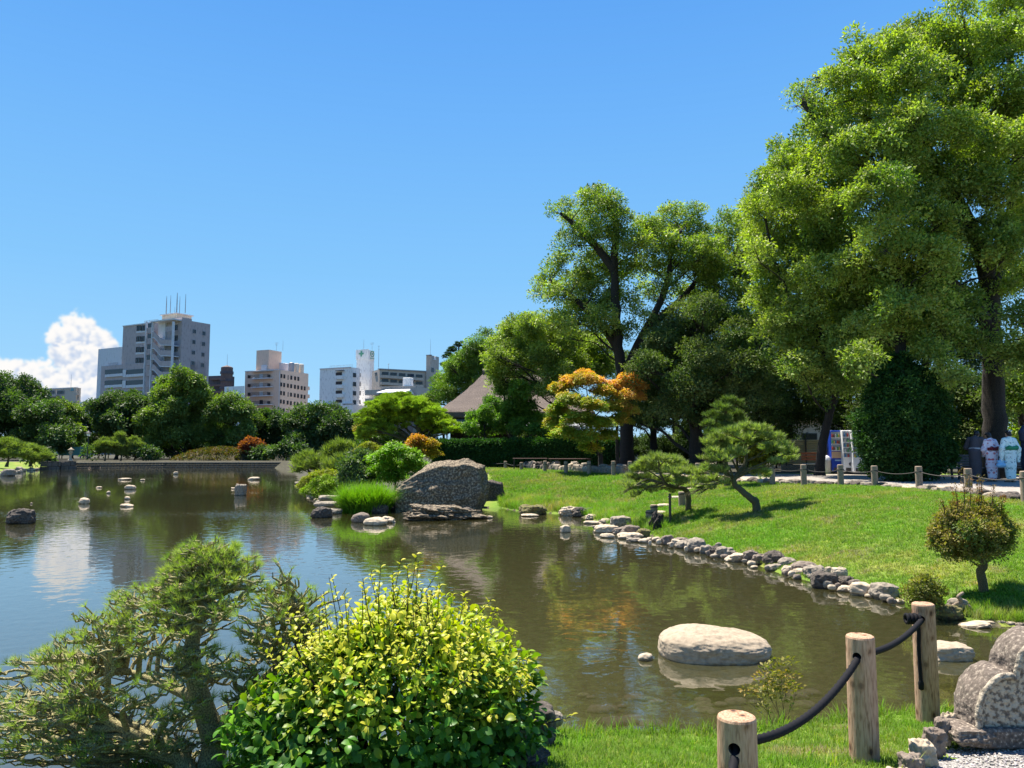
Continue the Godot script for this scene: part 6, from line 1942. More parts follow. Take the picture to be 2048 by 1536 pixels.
# ---------------------------------------------------------------- the right bank: stones at the water, lawn pines, clipped tree
func bank() -> void:
	var pale := M.pale_stone as Material
	var grey := M.grey_stone as Material
	var brown := M.brown_stone as Material
	var darkr := M.dark_rock as Material
	# [px, py at the water or ground, width px, height px, material, height of its foot, label]
	var big := [
		[1065, 1030, 46, 20, M.moss_stone, 0.0, "brown mossy stone in the water under the tree shadow's edge", 0.2, 0.3],
		[1060, 1033, 30, 5, pale, 0.0, "flat pale stone at the foot of the brown mossy one", 0.1, 0.2],
		[1140, 1032, 34, 18, pale, 0.0, "pale rough stone with a dark neighbour, where the reeds end", 0.3, 0.3],
		[1168, 1034, 34, 19, darkr, 0.0, "dark jagged stone joined to the pale rough one", 0.3, 0.2],
		[1186, 1040, 26, 10, pale, 0.0, "pale broken stone below the dark jagged one", 0.3, 0.2],
		[1185, 1048, 30, 6, pale, 0.0, "thin flat stone lying alone at the water's edge before the big grey block", 0.08, 0.1],
		[1214, 1047, 20, 10, pale, 0.0, "small pale stone leaning on the big grey block", 0.15, 0.2],
		[1243, 1056, 40, 24, grey, 0.02, "big smooth grey block where the lawn spur meets the water", 0.1, 0.5],
		[1216, 1066, 44, 16, pale, 0.0, "broad pale stone in front of the big grey block", 0.12, 0.2],
		[1216, 1076, 24, 9, pale, 0.0, "small pale stone in the water below the broad pale one", 0.12, 0.1],
		[1245, 1068, 30, 13, brown, 0.0, "low tan stone between the broad pale stone and the peaked one", 0.15, 0.2],
		[1264, 1072, 34, 21, brown, 0.02, "peaked mauve-brown stone with a pale skirt", 0.15, 0.3],
		[1262, 1078, 44, 12, pale, 0.0, "wide pale stone sloping into the water under the peaked one", 0.12, 0.2],
		[1288, 1074, 24, 17, M.moss_stone, 0.02, "yellowish stone with a dark end beside the peaked one", 0.15, 0.3],
		[1270, 1084, 26, 8, grey, 0.0, "thin grey stone awash below the wide sloping one", 0.12, 0.1],
		[1290, 1086, 22, 9, pale, 0.0, "pale stone awash at the turn of the shore", 0.12, 0.1],
		[1314, 1083, 16, 9, pale, 0.0, "small round white stone after the turn of the shore", 0.1, 0.1],
		[1326, 1088, 22, 6, pale, 0.0, "flat white stone under the mauve cone", 0.1, 0.1],
		[1337, 1090, 23, 20, brown, 0.0, "mauve cone-shaped stone standing in the water", 0.15, 0.3],
		[1354, 1092, 20, 13, pale, 0.0, "pale slanting stone next to the mauve cone", 0.15, 0.3],
		[1368, 1097, 26, 15, grey, 0.0, "rounded grey-tan stone next to the pale slanting one", 0.12, 0.2],
		[1362, 1084, 26, 8, brown, 0.05, "low stone lying back on the grass above the rounded grey-tan one", 0.15, 0.2],
		[1395, 1104, 38, 27, grey, 0.0, "large domed grey stone with a brown top", 0.12, 0.3],
		[1415, 1108, 24, 18, grey, 0.0, "striped grey stone touching the large domed one", 0.18, 0.3],
		[1434, 1113, 26, 20, darkr, 0.0, "dark stone between the striped stones", 0.18, 0.3],
		[1452, 1116, 34, 22, grey, 0.0, "striped grey-white boulder below the tiny lookout stone", 0.18, 0.3],
		[1438, 1094, 11, 9, grey, 0.1, "tiny round stone perched above the striped boulder", 0.1, 0.1],
		[1476, 1124, 36, 16, pale, 0.0, "long pale stone sloping down to the water", 0.2, 0.3],
		[1504, 1127, 28, 26, brown, 0.0, "purplish-brown rounded block standing upright", 0.15, 0.5],
		[1527, 1127, 30, 18, brown, 0.03, "low brown porous stone beside the purplish block", 0.2, 0.4],
		[1552, 1130, 36, 27, darkr, 0.05, "big brown porous boulder, the roundest on this shore", 0.16, 0.2],
		[1550, 1142, 30, 13, grey, 0.0, "blue-grey stone with a white end below the porous boulder", 0.12, 0.2],
		[1579, 1134, 33, 18, grey, 0.06, "smooth grey egg-shaped stone beside the porous boulder", 0.08, 0.1],
		[1582, 1150, 28, 18, pale, 0.0, "cream stone wedged under the tan dome", 0.12, 0.2],
		[1611, 1142, 42, 18, brown, 0.08, "tan domed stone on top of the cream ones", 0.1, 0.1],
		[1604, 1154, 29, 16, pale, 0.0, "cream rounded stone below the tan dome", 0.12, 0.2],
		[1634, 1156, 37, 24, grey, 0.03, "grey-green rounded boulder just above the black-footed one", 0.12, 0.2],
		[1654, 1178, 46, 34, darkr, 0.0, "large boulder with a grey crown and a wet black foot", 0.1, 0.4],
		[1682, 1152, 26, 17, pale, 0.14, "pale stone set back in the grass above the black-footed boulder", 0.12, 0.2],
		[1660, 1144, 14, 10, pale, 0.16, "small pale stone at the top of the pile in the grass", 0.12, 0.2],
		[1698, 1172, 28, 18, darkr, 0.04, "dark brown stone in the gap between the boulders", 0.2, 0.3],
		[1692, 1184, 28, 12, pale, 0.0, "bright flat white stone in the gap between the boulders", 0.08, 0.2],
		[1714, 1178, 22, 18, brown, 0.03, "brown stone leaning on the big pale boulder", 0.12, 0.3],
		[1729, 1192, 42, 26, pale, 0.0, "big pale boulder with an undercut foot", 0.1, 0.3],
		[1750, 1196, 28, 7, pale, 0.0, "long white flat stone awash at the foot of the big pale boulder", 0.08, 0.1],
		[1778, 1200, 48, 32, grey, 0.0, "big blue-grey boulder with a dark face, last before the shore shrub", 0.12, 0.4],
		[1803, 1208, 14, 9, pale, 0.0, "small white stone at the foot of the shore shrub", 0.1, 0.1],
		[1906, 1240, 44, 28, M.moss_stone, 0.0, "mossy yellow-green boulder with a dark wet foot", 0.14, 0.3],
		[1922, 1216, 34, 18, grey, 0.12, "smooth slate-blue stone behind the mossy boulder", 0.08, 0.1],
		[1880, 1236, 22, 14, darkr, 0.0, "dark stone in the shade next to the mossy boulder", 0.2, 0.3],
		[1960, 1256, 50, 9, pale, 0.0, "long pale flat stone at the far end of the inlet", 0.12, 0.2],
		[1984, 1250, 16, 7, pale, 0.0, "small white stone in the row along the inlet", 0.1, 0.1],
		[2006, 1250, 16, 8, pale, 0.0, "second small white stone in the row along the inlet", 0.1, 0.1],
		[2026, 1252, 18, 8, pale, 0.0, "third small white stone in the row along the inlet", 0.1, 0.1],
		[2044, 1254, 16, 8, brown, 0.0, "brown stone ending the row along the inlet", 0.1, 0.1],
	]
	for s in big:
		var w := scale_at(s[0], s[1], s[5])
		rock(s[0], s[1], s[2] * w * 1.2, s[3] * w * 0.98, s[4], s[6], "stones along the right shore", s[7] * 1.4, s[8] * 1.05 + 0.04, 4 if s[2] > 24 else 3, "shore_stone", s[5], 0.0, "stone")
	# pebbles filling the gaps
	for k in 70:
		var e := rng.randf()
		var edge := [[1195, 1052], [1250, 1076], [1300, 1086], [1350, 1094], [1420, 1110], [1500, 1132], [1600, 1160], [1700, 1184], [1790, 1206]]
		var f := e * 7.999
		var a: Array = edge[int(f)]
		var b: Array = edge[int(f) + 1]
		var px: float = lerpf(a[0], b[0], f - int(f)) + rng.randf_range(-8, 8)
		var py: float = lerpf(a[1], b[1], f - int(f)) + rng.randf_range(-7, 3)
		rock(px, py, rng.randf_range(0.07, 0.17), rng.randf_range(0.05, 0.1), [pale, grey, brown][k % 3], "small pebble lying among the bigger stones along the shore of the lawn bank", "pebbles of the right shore", 0.14, 0.2, 2, "pebble", 0.0 if rng.randf() < 0.6 else 0.04, 0.0, "pebble")
	# weathered stump by the water
	var st := rock(1312, 1064, 26 * scale_at(1312, 1064), 36 * scale_at(1312, 1064), M.bark, "gnarled grey stump with two knobs at the edge of the lawn spur", "", 0.4, 0.2, 4, "stump", 0.05, 0.8, "stump")
	st.rotation.z = -0.35

	# stepping stones on the lawn spur, timber stubs with a rope and a prop
	for s in [[1330, 1020], [1352, 1014], [1374, 1008], [1394, 1000], [1318, 1026]]:
		var p := ground_at(s[0], -on(s[0], s[1], 0.35).z)
		tag(place("stepping_stone", stone(Vector3(0.28, 0.06, 0.2), 40 + s[0], 2, 0.1, 0.3), pale, null, p + Vector3(0, 0.02, 0)), {1330: "flat stepping stone just past the stake under the low spreading pine", 1352: "middle stepping stone under the low spreading pine", 1374: "stepping stone at the low spreading pine's trunk", 1394: "last stepping stone up the slope beyond the low spreading pine", 1318: "lowest stepping stone, between the timber stubs and the stake"}[s[0]], "stepping stone", "stepping stones under the pine")
	for s in [[1297, 1030, 20.6, 0.34, "short timber stub with a rope, nearer the water"], [1306, 1027, 21.2, 0.36, "short timber stub with a rope, beside the nearer one"], [1362, 1010, 22.0, 0.42, "short timber post behind the low spreading pine's trunk"]]:
		var p := ground_at(s[0], s[2])
		var o := thing("timber_stub", p, s[4], "post")
		var sh := Shape.new()
		sh.lathe([Vector2(0.1, -0.2), Vector2(0.1, s[3] - 0.02), Vector2(0.085, s[3]), Vector2(0.002, s[3] + 0.003)], 12)
		place("shaft", sh, M.far_wood, o)
		sh = Shape.new()
		sh.lathe([Vector2(0.102, s[3] - 0.08), Vector2(0.118, s[3] - 0.06), Vector2(0.102, s[3] - 0.04)], 12)
		place("rope_loop", sh, M.thin_rope, o)

	# --- pines on the lawn
	var k := M.k_pine as Dictionary
	var foot := ground_at(1374, 21.0)
	var o := tree("spreading_pine", "low wide-spreading clipped pine propped by a stake on the bank", "pine", foot, [at(1376, 990, 21.0), at(1368, 978, 20.9), at(1350, 974, 20.7), at(1332, 968, 20.5), at(1322, 950, 20.4), at(1318, 925, 20.4)], 0.085,
		puffs_at([[1315, 917, 17], [1296, 925, 16], [1340, 922, 17], [1362, 930, 15], [1280, 938, 17], [1315, 940, 20], [1350, 945, 20], [1265, 955, 14], [1295, 958, 18], [1378, 945, 16], [1330, 962, 18], [1370, 965, 18], [1395, 960, 15], [1258, 972, 11], [1278, 976, 14], [1306, 980, 15], [1402, 975, 12], [1270, 990, 10], [1248, 985, 7], [1345, 980, 12]], 20.6, 0.5, 0.5, 0.4), k, "pines on the lawn", M.pine_bark, 0.95, 7, 0.5)
	var prop := thing("pine_prop", ground_at(1338, 19.9), "dark stake propping the low spreading pine", "stake")
	var sh := Shape.new()
	sh.lathe([Vector2(0.035, -0.2), Vector2(0.032, 0.76), Vector2(0.002, 0.77)], 10)
	place("shaft", sh, M.dark_wood, prop)
	sh = Shape.new()
	var tie := PackedVector3Array()
	for q in 13:
		tie.append(Vector3(cos(TAU * q / 12.0) * 0.04, 0.68, sin(TAU * q / 12.0) * 0.04))
	sh.tube(tie, taper(13, 0.014, 0.014), 6)
	place("rope_tie", sh, M.thin_rope, prop)
	foot = ground_at(1512, 19.0)
	tree("leaning_pine", "tiered pine with a bent leaning trunk on the lawn slope", "pine", foot, [at(1512, 1005, 19.0), at(1505, 1000, 19.0), at(1488, 985, 19.1), at(1472, 972, 19.2), at(1468, 960, 19.2), at(1478, 945, 19.3), at(1490, 928, 19.4), at(1492, 900, 19.4), at(1490, 865, 19.4)], 0.105,
		puffs_at([[1495, 858, 20], [1465, 866, 18], [1525, 862, 18], [1440, 876, 18], [1485, 878, 22], [1545, 876, 20], [1515, 885, 22], [1418, 888, 15], [1455, 893, 20], [1565, 892, 18], [1540, 898, 20], [1582, 905, 12], [1425, 905, 16], [1470, 908, 18], [1408, 918, 10], [1440, 918, 16], [1575, 918, 14], [1555, 925, 13], [1415, 938, 14], [1440, 942, 15], [1395, 946, 12], [1430, 958, 13], [1405, 965, 12], [1385, 972, 9], [1518, 945, 13], [1532, 952, 10], [1420, 978, 10], [1398, 988, 9], [1376, 990, 8], [1450, 965, 10]], 19.3, 0.55, 0.45, 0.4), k, "pines on the lawn", M.pine_bark, 0.95, 8, 0.55)
	foot = ground_at(1452, 24.5)
	tree("pale_pine", "pale tiered pine standing behind the leaning one, by the walk", "pine", foot, [at(1452, 930, 24.5), at(1450, 880, 24.5), at(1452, 820, 24.5), at(1456, 800, 24.5)], 0.09,
		puffs_at([[1458, 802, 11], [1440, 810, 12], [1476, 808, 12], [1452, 818, 16], [1425, 830, 14], [1470, 828, 15], [1445, 838, 18], [1418, 848, 13], [1480, 842, 12], [1452, 856, 16], [1425, 866, 13]], 24.5, 0.4, 0.5, 0.35), kind(M.mid_tuft, 0.13, 0.9, Color(.10, .15, .05), Color(.19, .25, .08), M.needle, 8, 0.45, 1.1), "pines on the lawn", M.pine_bark, 0.9, 6)

	# --- round clipped tree and shore shrubs
	foot = ground_at(1962, 10.35)
	foot.y -= 0.02
	var coppery := kind(M.dot_spray, 0.062, 0.85, Color(.12, .2, .05), Color(.34, .26, .08), M.leaf, 12, 0.9)
	tree("round_topiary", "round clipped tree with coppery leaf tips on a twisted pale trunk", "tree", foot, [at(1962, 1150, 10.35), at(1968, 1130, 10.3), at(1962, 1110, 10.3), at(1955, 1080, 10.3)], 0.07,
		puffs_at([[1940, 1069, 47], [1901, 1060, 32], [1983, 1060, 36], [1924, 1033, 30], [1963, 1031, 32], [1896, 1092, 29], [1988, 1092, 30], [1940, 1096, 30], [1944, 1056, 42], [1881, 1080, 22], [2002, 1078, 18], [1969, 1105, 25], [1913, 1105, 23], [1996, 1042, 15]], 10.35, 0.16, 0.9, 0.55), coppery, "", M.pine_bark, 0.6, 7)
	var shoots := thing("topiary_shoot", at(1925, 1000, 10.3), "loose red new shoots sticking up from the round clipped tree", "shoots")
	sh = Shape.new()
	var buffer := PackedFloat32Array()
	for s in [[-0.02, 0.42, 0.05], [0.1, 0.3, 0.0], [0.3, 0.24, -0.1], [-0.15, 0.22, 0.08], [0.42, 0.2, 0.0], [0.2, 0.34, 0.1], [0.55, 0.05, 0.0], [-0.3, 0.0, 0.0]]:
		var a := Vector3(s[0] * 0.8, -0.2, s[2])
		var b := Vector3(s[0], s[1], s[2])
		sh.tube(PackedVector3Array([a, a.lerp(b, 0.5) + Vector3(0.02, 0, 0), b]), PackedFloat32Array([0.006, 0.005, 0.002]), 5)
		for q in 7:
			push(buffer, facing(unit() + Vector3.UP, rng.randf() * TAU).scaled(Vector3.ONE * 0.4), a.lerp(b, 0.35 + q * 0.1), Color(.3, .1, .04).lerp(Color(.14, .14, .03), rng.randf()))
	place("stems", sh, M.bark, shoots)
	scatter("leaves", M.tiny_spray, M.gloss_leaf, buffer, shoots)
	foot = ground_at(1850, 9.75)
	tree("shore_shrub", "small olive-brown shrub growing between the shore stones", "shrub", foot, [foot + Vector3(0, 0.12, 0)], 0.02, puffs_at([[1850, 1172, 24], [1832, 1188, 20], [1868, 1186, 20], [1848, 1200, 24], [1826, 1204, 15], [1872, 1206, 15]], 9.75, 0.08, 0.9, 0.4), kind(M.dot_spray, 0.062, 0.6, Color(.15, .19, .05), Color(.33, .28, .08), M.leaf, 10, 0.9), "", M.bark, 0.5, 5)
	# drift of bare roots by it
	sh = Shape.new()
	sh.tube(arc([Vector3(0, -0.05, 0), Vector3(0.06, 0.1, 0), Vector3(0.14, 0.16, 0.02), Vector3(0.1, 0.22, 0.03), Vector3(0.18, 0.26, 0.0)], 4), taper(17, 0.035, 0.018), 7)
	sh.tube(arc([Vector3(0.1, 0.12, 0), Vector3(0.2, 0.12, 0.05), Vector3(0.28, 0.02, 0.08)], 4), taper(9, 0.025, 0.015), 6)
	tag(place("driftwood", sh, M.far_wood, null, ground_at(1884, 9.9)), "twisted piece of pale driftwood in the grass near the mossy boulder", "driftwood")

	# the low bright water grass under the far lawn, and turf everywhere
	grass()

func grass() -> void:
	var tuft := func(per: int, tall: Vector2, width: float, lean: float, seed_: int, around_: float) -> ArrayMesh:
		var spots := PackedVector3Array()
		var r := RandomNumberGenerator.new()
		r.seed = seed_
		for q in per:
			spots.append(Vector3(r.randf_range(-1, 1), 0, r.randf_range(-1, 1)) * around_)
		return blades(spots, tall, width, lean, seed_, 1, 2).mesh()
	var near_tuft: ArrayMesh = tuft.call(14, Vector2(0.022, 0.05), 0.0042, 0.8, 201, 0.035)
	var long_tuft: ArrayMesh = tuft.call(12, Vector2(0.06, 0.15), 0.006, 0.7, 202, 0.05)
	var far_tuft: ArrayMesh = tuft.call(16, Vector2(0.04, 0.085), 0.010, 0.7, 203, 0.09)
	var reed_tuft: ArrayMesh = tuft.call(14, Vector2(0.2, 0.42), 0.014, 0.5, 204, 0.1)
	var green := func(x: float, z: float, bright := 1.0) -> Color:
		var t := turf(x, z)
		var s := rng.randf_range(0.75, 1.3) * bright
		var dry := 1.0 if rng.randf() > 0.07 else 1.9
		return Color(.205 * t.r * s * dry, .31 * t.g * s * (1.0 + (dry - 1.0) * 0.35), .045 * t.b * s * dry * 1.4)
	var near_b := PackedFloat32Array()
	var long_b := PackedFloat32Array()
	for q in 72000:
		var x := rng.randf_range(-4.4, 7.0)
		var z := -rng.randf_range(1.0, 6.2)
		if absf(x) > -z * 0.9 + 0.9 or Geometry2D.is_point_in_polygon(Vector2(x, z), gravel_area):
			continue
		var s := inland(x, z)
		if s < 0.03:
			continue
		var b := facing(Vector3(rng.randf_range(-0.25, 0.25), 1, rng.randf_range(-0.25, 0.25)), rng.randf() * TAU)
		if s < 0.22 and rng.randf() < 0.4 or rng.randf() < 0.006:
			push(long_b, b.scaled(Vector3.ONE * rng.randf_range(0.5, 1.1)), Vector3(x, height(x, z) - 0.005, z), green.call(x, z, 1.0))
		else:
			push(near_b, b.scaled(Vector3.ONE * rng.randf_range(0.7, 1.25)), Vector3(x, height(x, z) - 0.004, z), green.call(x, z))
	tag(scatter("near_grass", near_tuft, M.grass_blade, near_b), "mown green grass of the near bank round the rope posts", "grass")
	tag(scatter("edge_grass", long_tuft, M.grass_blade, long_b), "longer grass along the near water's edge", "grass")
	var far_b := PackedFloat32Array()
	var reed_b := PackedFloat32Array()
	for q in 165000:
		var f := rng.randf()
		var z := -lerpf(9.0, 46.0, f * f * 0.75 + f * 0.25)
		var x := lerpf(-1.6, 14.0, rng.randf())
		if absf(x) > -z * 0.95 + 0.8 or not Geometry2D.is_point_in_polygon(Vector2(x, z), lawn_area):
			continue
		var s := inland(x, z)
		if s < 0.06:
			continue
		var big := clampf(-z / 16.0, 0.8, 2.0)
		var p := Vector3(x, height(x, z) - 0.01, z)
		var b := facing(Vector3(rng.randf_range(-0.25, 0.25), 1, rng.randf_range(-0.25, 0.25)), rng.randf() * TAU)
		if (z < -23.0 and s < 1.1 and rng.randf() < 0.8) or (s < 0.5 and z < -19.5 and rng.randf() < 0.5) or (s < 0.4 and z > -10.0):
			push(reed_b, b.scaled(Vector3.ONE * rng.randf_range(0.45, 0.95) * (0.5 if z > -12.0 else 1.0)), p, green.call(x, z, 1.15))
		else:
			push(far_b, b.scaled(Vector3.ONE * rng.randf_range(0.7, 1.2) * big), p, green.call(x, z))
	tag(scatter("lawn_grass", far_tuft, M.grass_blade, far_b), "mown grass of the sloping lawn across the water", "grass")
	tag(scatter("waterside_grass", reed_tuft, M.grass_blade, reed_b), "lush taller grass along the foot of the far lawn", "grass")

# ---------------------------------------------------------------- the near bank: pine, bush, rocks, posts and rope, carved stone
func near_pine() -> void:
	var foot := ground_at(418, 4.45)
	var o := thing("bonsai_pine", foot, "large spreading pine with many bare twisting twigs at the near water's edge", "pine")
	var m := func(px: float, py: float, deep := 0.0) -> Vector3:
		return at(px, py, 4.55 + deep) - foot
	var wood := Shape.new()
	var stem := arc([Vector3(0, -0.15, 0), m.call(428, 1500), m.call(412, 1430), m.call(388, 1350), m.call(384, 1290), m.call(400, 1225), m.call(414, 1170), m.call(410, 1118)], 5)
	wood.tube(stem, taper(stem.size(), 0.085, 0.018, 0.8), 12)
	var fork := arc([m.call(424, 1500), m.call(470, 1430), m.call(512, 1380), m.call(560, 1330, 0.05), m.call(600, 1290, 0.1)], 5)
	wood.tube(fork, taper(fork.size(), 0.06, 0.016), 10)
	var low := arc([Vector3(-0.02, -0.05, 0.02), m.call(350, 1500, -0.1), m.call(290, 1480, -0.15), m.call(210, 1440, -0.2)], 5)
	wood.tube(low, taper(low.size(), 0.055, 0.018), 10)
	var low2 := arc([m.call(400, 1400), m.call(330, 1370, 0.2), m.call(250, 1340, 0.3)], 5)
	wood.tube(low2, taper(low2.size(), 0.04, 0.014), 8)
	var tufts := PackedFloat32Array()
	# tiers of flat sprays: [height in the picture, left end, right end]
	var tiers := [[1108, 350, 470], [1132, 320, 510], [1166, 270, 570], [1200, 220, 630], [1236, 165, 676], [1276, 100, 650], [1318, 0, 590], [1360, -50, 560], [1404, -100, 530], [1448, -120, 505], [1496, -120, 485]]
	var hubs := [stem, fork, low, low2]
	for t in tiers:
		var mid: float = (t[1] + t[2]) / 2.0
		for b in 18:
			var a := TAU * (b + rng.randf() * 0.8) / 18.0
			var reach: float = ((t[2] - mid) if cos(a) > 0.0 else (mid - t[1])) * rng.randf_range(0.72, 1.02)
			var away: float = (t[2] - t[1]) * 0.5 * 4.55 / LENS * 0.55 * rng.randf_range(0.7, 1.0)
			var tip: Vector3 = m.call(mid + cos(a) * reach, t[0] + rng.randf_range(-9, 12) + 24.0 * absf(cos(a)) * (0.4 if t[0] < 1250 else 0.0), -sin(a) * away)
			# grow from the nearest stem, a little below the tip
			var best := Vector3.ZERO
			var cost := 1e9
			for h in hubs:
				for p: Vector3 in h:
					var v := p.distance_to(tip) + maxf(0.0, p.y - tip.y + 0.04) * 4.0
					if v < cost:
						cost = v; best = p
			var along := best.distance_to(tip)
			if along < 0.05:
				continue
			var dir := (tip - best) / along
			var side := dir.cross(Vector3.UP).normalized()
			var pts := [best]
			var many := 3 + int(along * 5.0)
			for q in range(1, many):
				var f := float(q) / many
				var on_way := best.lerp(tip, f)
				on_way.y = lerpf(best.y, tip.y, 1.0 - pow(1.0 - f, 2.6))
				pts.append(on_way + side * rng.randf_range(-1, 1) * 0.06 + Vector3.UP * rng.randf_range(-0.03, 0.03))
			pts.append(tip)
			var path := arc(pts, 3)
			var thick := 0.0105 + 0.016 * minf(along, 1.0)
			wood.tube(path, taper(path.size(), thick, 0.0052), 6, false)
			# side shoots, alternating, held flat
			var from := path.size() / 4
			var sign_ := 1.0
			for q in range(from, path.size(), 2 if along < 0.6 else 3):
				sign_ = -sign_
				var f := float(q) / path.size()
				var p := path[q]
				var l := (0.13 + 0.26 * minf(along, 0.9)) * (1.15 - f) * rng.randf_range(0.6, 1.2)
				var d := (dir * rng.randf_range(0.35, 0.9) + side * sign_ * rng.randf_range(0.6, 1.1) + Vector3.UP * rng.randf_range(-0.05, 0.16)).normalized()
				var s := arc([p, p + d * l * 0.35 + unit() * l * 0.2, p + d * l * 0.7 + unit() * l * 0.2, p + d * l + Vector3.UP * l * 0.12], 2)
				wood.tube(s, taper(s.size(), 0.0082, 0.0046), 5, false)
				for e in 2:
					var r := s[1 + (e * 2) % (s.size() - 1)]
					var d2 := (d * 0.6 + side * rng.randf_range(-0.9, 0.9) + dir * rng.randf_range(-0.2, 0.6) + Vector3.UP * rng.randf_range(0.0, 0.3)).normalized()
					var l2 := l * rng.randf_range(0.25, 0.5) + 0.015
					var w := r + d2 * l2 * 0.5 + unit() * l2 * 0.28
					var end := r + d2 * l2 + Vector3.UP * l2 * 0.15
					wood.tube(PackedVector3Array([r, w, end]), PackedFloat32Array([0.005, 0.0043, 0.0032]), 5, false)
					if rng.randf() < 0.36:
						push(tufts, facing(d2 + Vector3.UP * rng.randf_range(0.4, 1.2), rng.randf() * TAU).scaled(Vector3.ONE * rng.randf_range(0.6, 1.1)), end, Color(.25, .35, .09).lerp(Color(.55, .58, .16), rng.randf()))
				if rng.randf() < 0.92: push(tufts, facing(d + Vector3.UP * rng.randf_range(0.4, 1.0), rng.randf() * TAU).scaled(Vector3.ONE * rng.randf_range(0.7, 1.2)), s[s.size() - 1], Color(.25, .35, .09).lerp(Color(.5, .58, .16), rng.randf()))
			push(tufts, facing(dir + Vector3.UP * 0.6, rng.randf() * TAU), tip, Color(.11, .17, .04))
	place("trunk", wood, M.near_bark, o)
	scatter("needles", M.near_tuft, M.needle, tufts, o)

func round_leaf(long: float, wide: float, cup: float) -> ArrayMesh:    # an obovate leaf, creased along its rib, tip bent down; stalk at the origin, growing along +z
	var sh := Shape.new()
	var rows := [[0.0, 0.06], [0.25, 0.55], [0.55, 0.98], [0.82, 0.8], [1.0, 0.12]]
	for r in rows:
		var f: float = r[0]
		var y := long * (0.10 * sin(f * PI) - 0.12 * f * f)
		for s in [-1.0, 0.0, 1.0]:
			sh.add(Vector3(s * wide * 0.5 * r[1], y + absf(s) * cup * wide * r[1], f * long), Vector3.UP)
	for r in 4:
		for s in 2:
			var q := r * 3 + s
			sh.i.append_array([q, q + 1, q + 4, q, q + 4, q + 3])
	sh.smooth()
	if sh.n[4].y < 0.0:
		for k in range(0, sh.i.size(), 3):
			var e := sh.i[k + 1]
			sh.i[k + 1] = sh.i[k + 2]; sh.i[k + 2] = e
		sh.smooth()
	return sh.mesh()

func leaf_frame(along: Vector3, up: Vector3) -> Basis:
	var z := along.normalized()
	var x := up.cross(z).normalized()
	return Basis(x, z.cross(x), z)

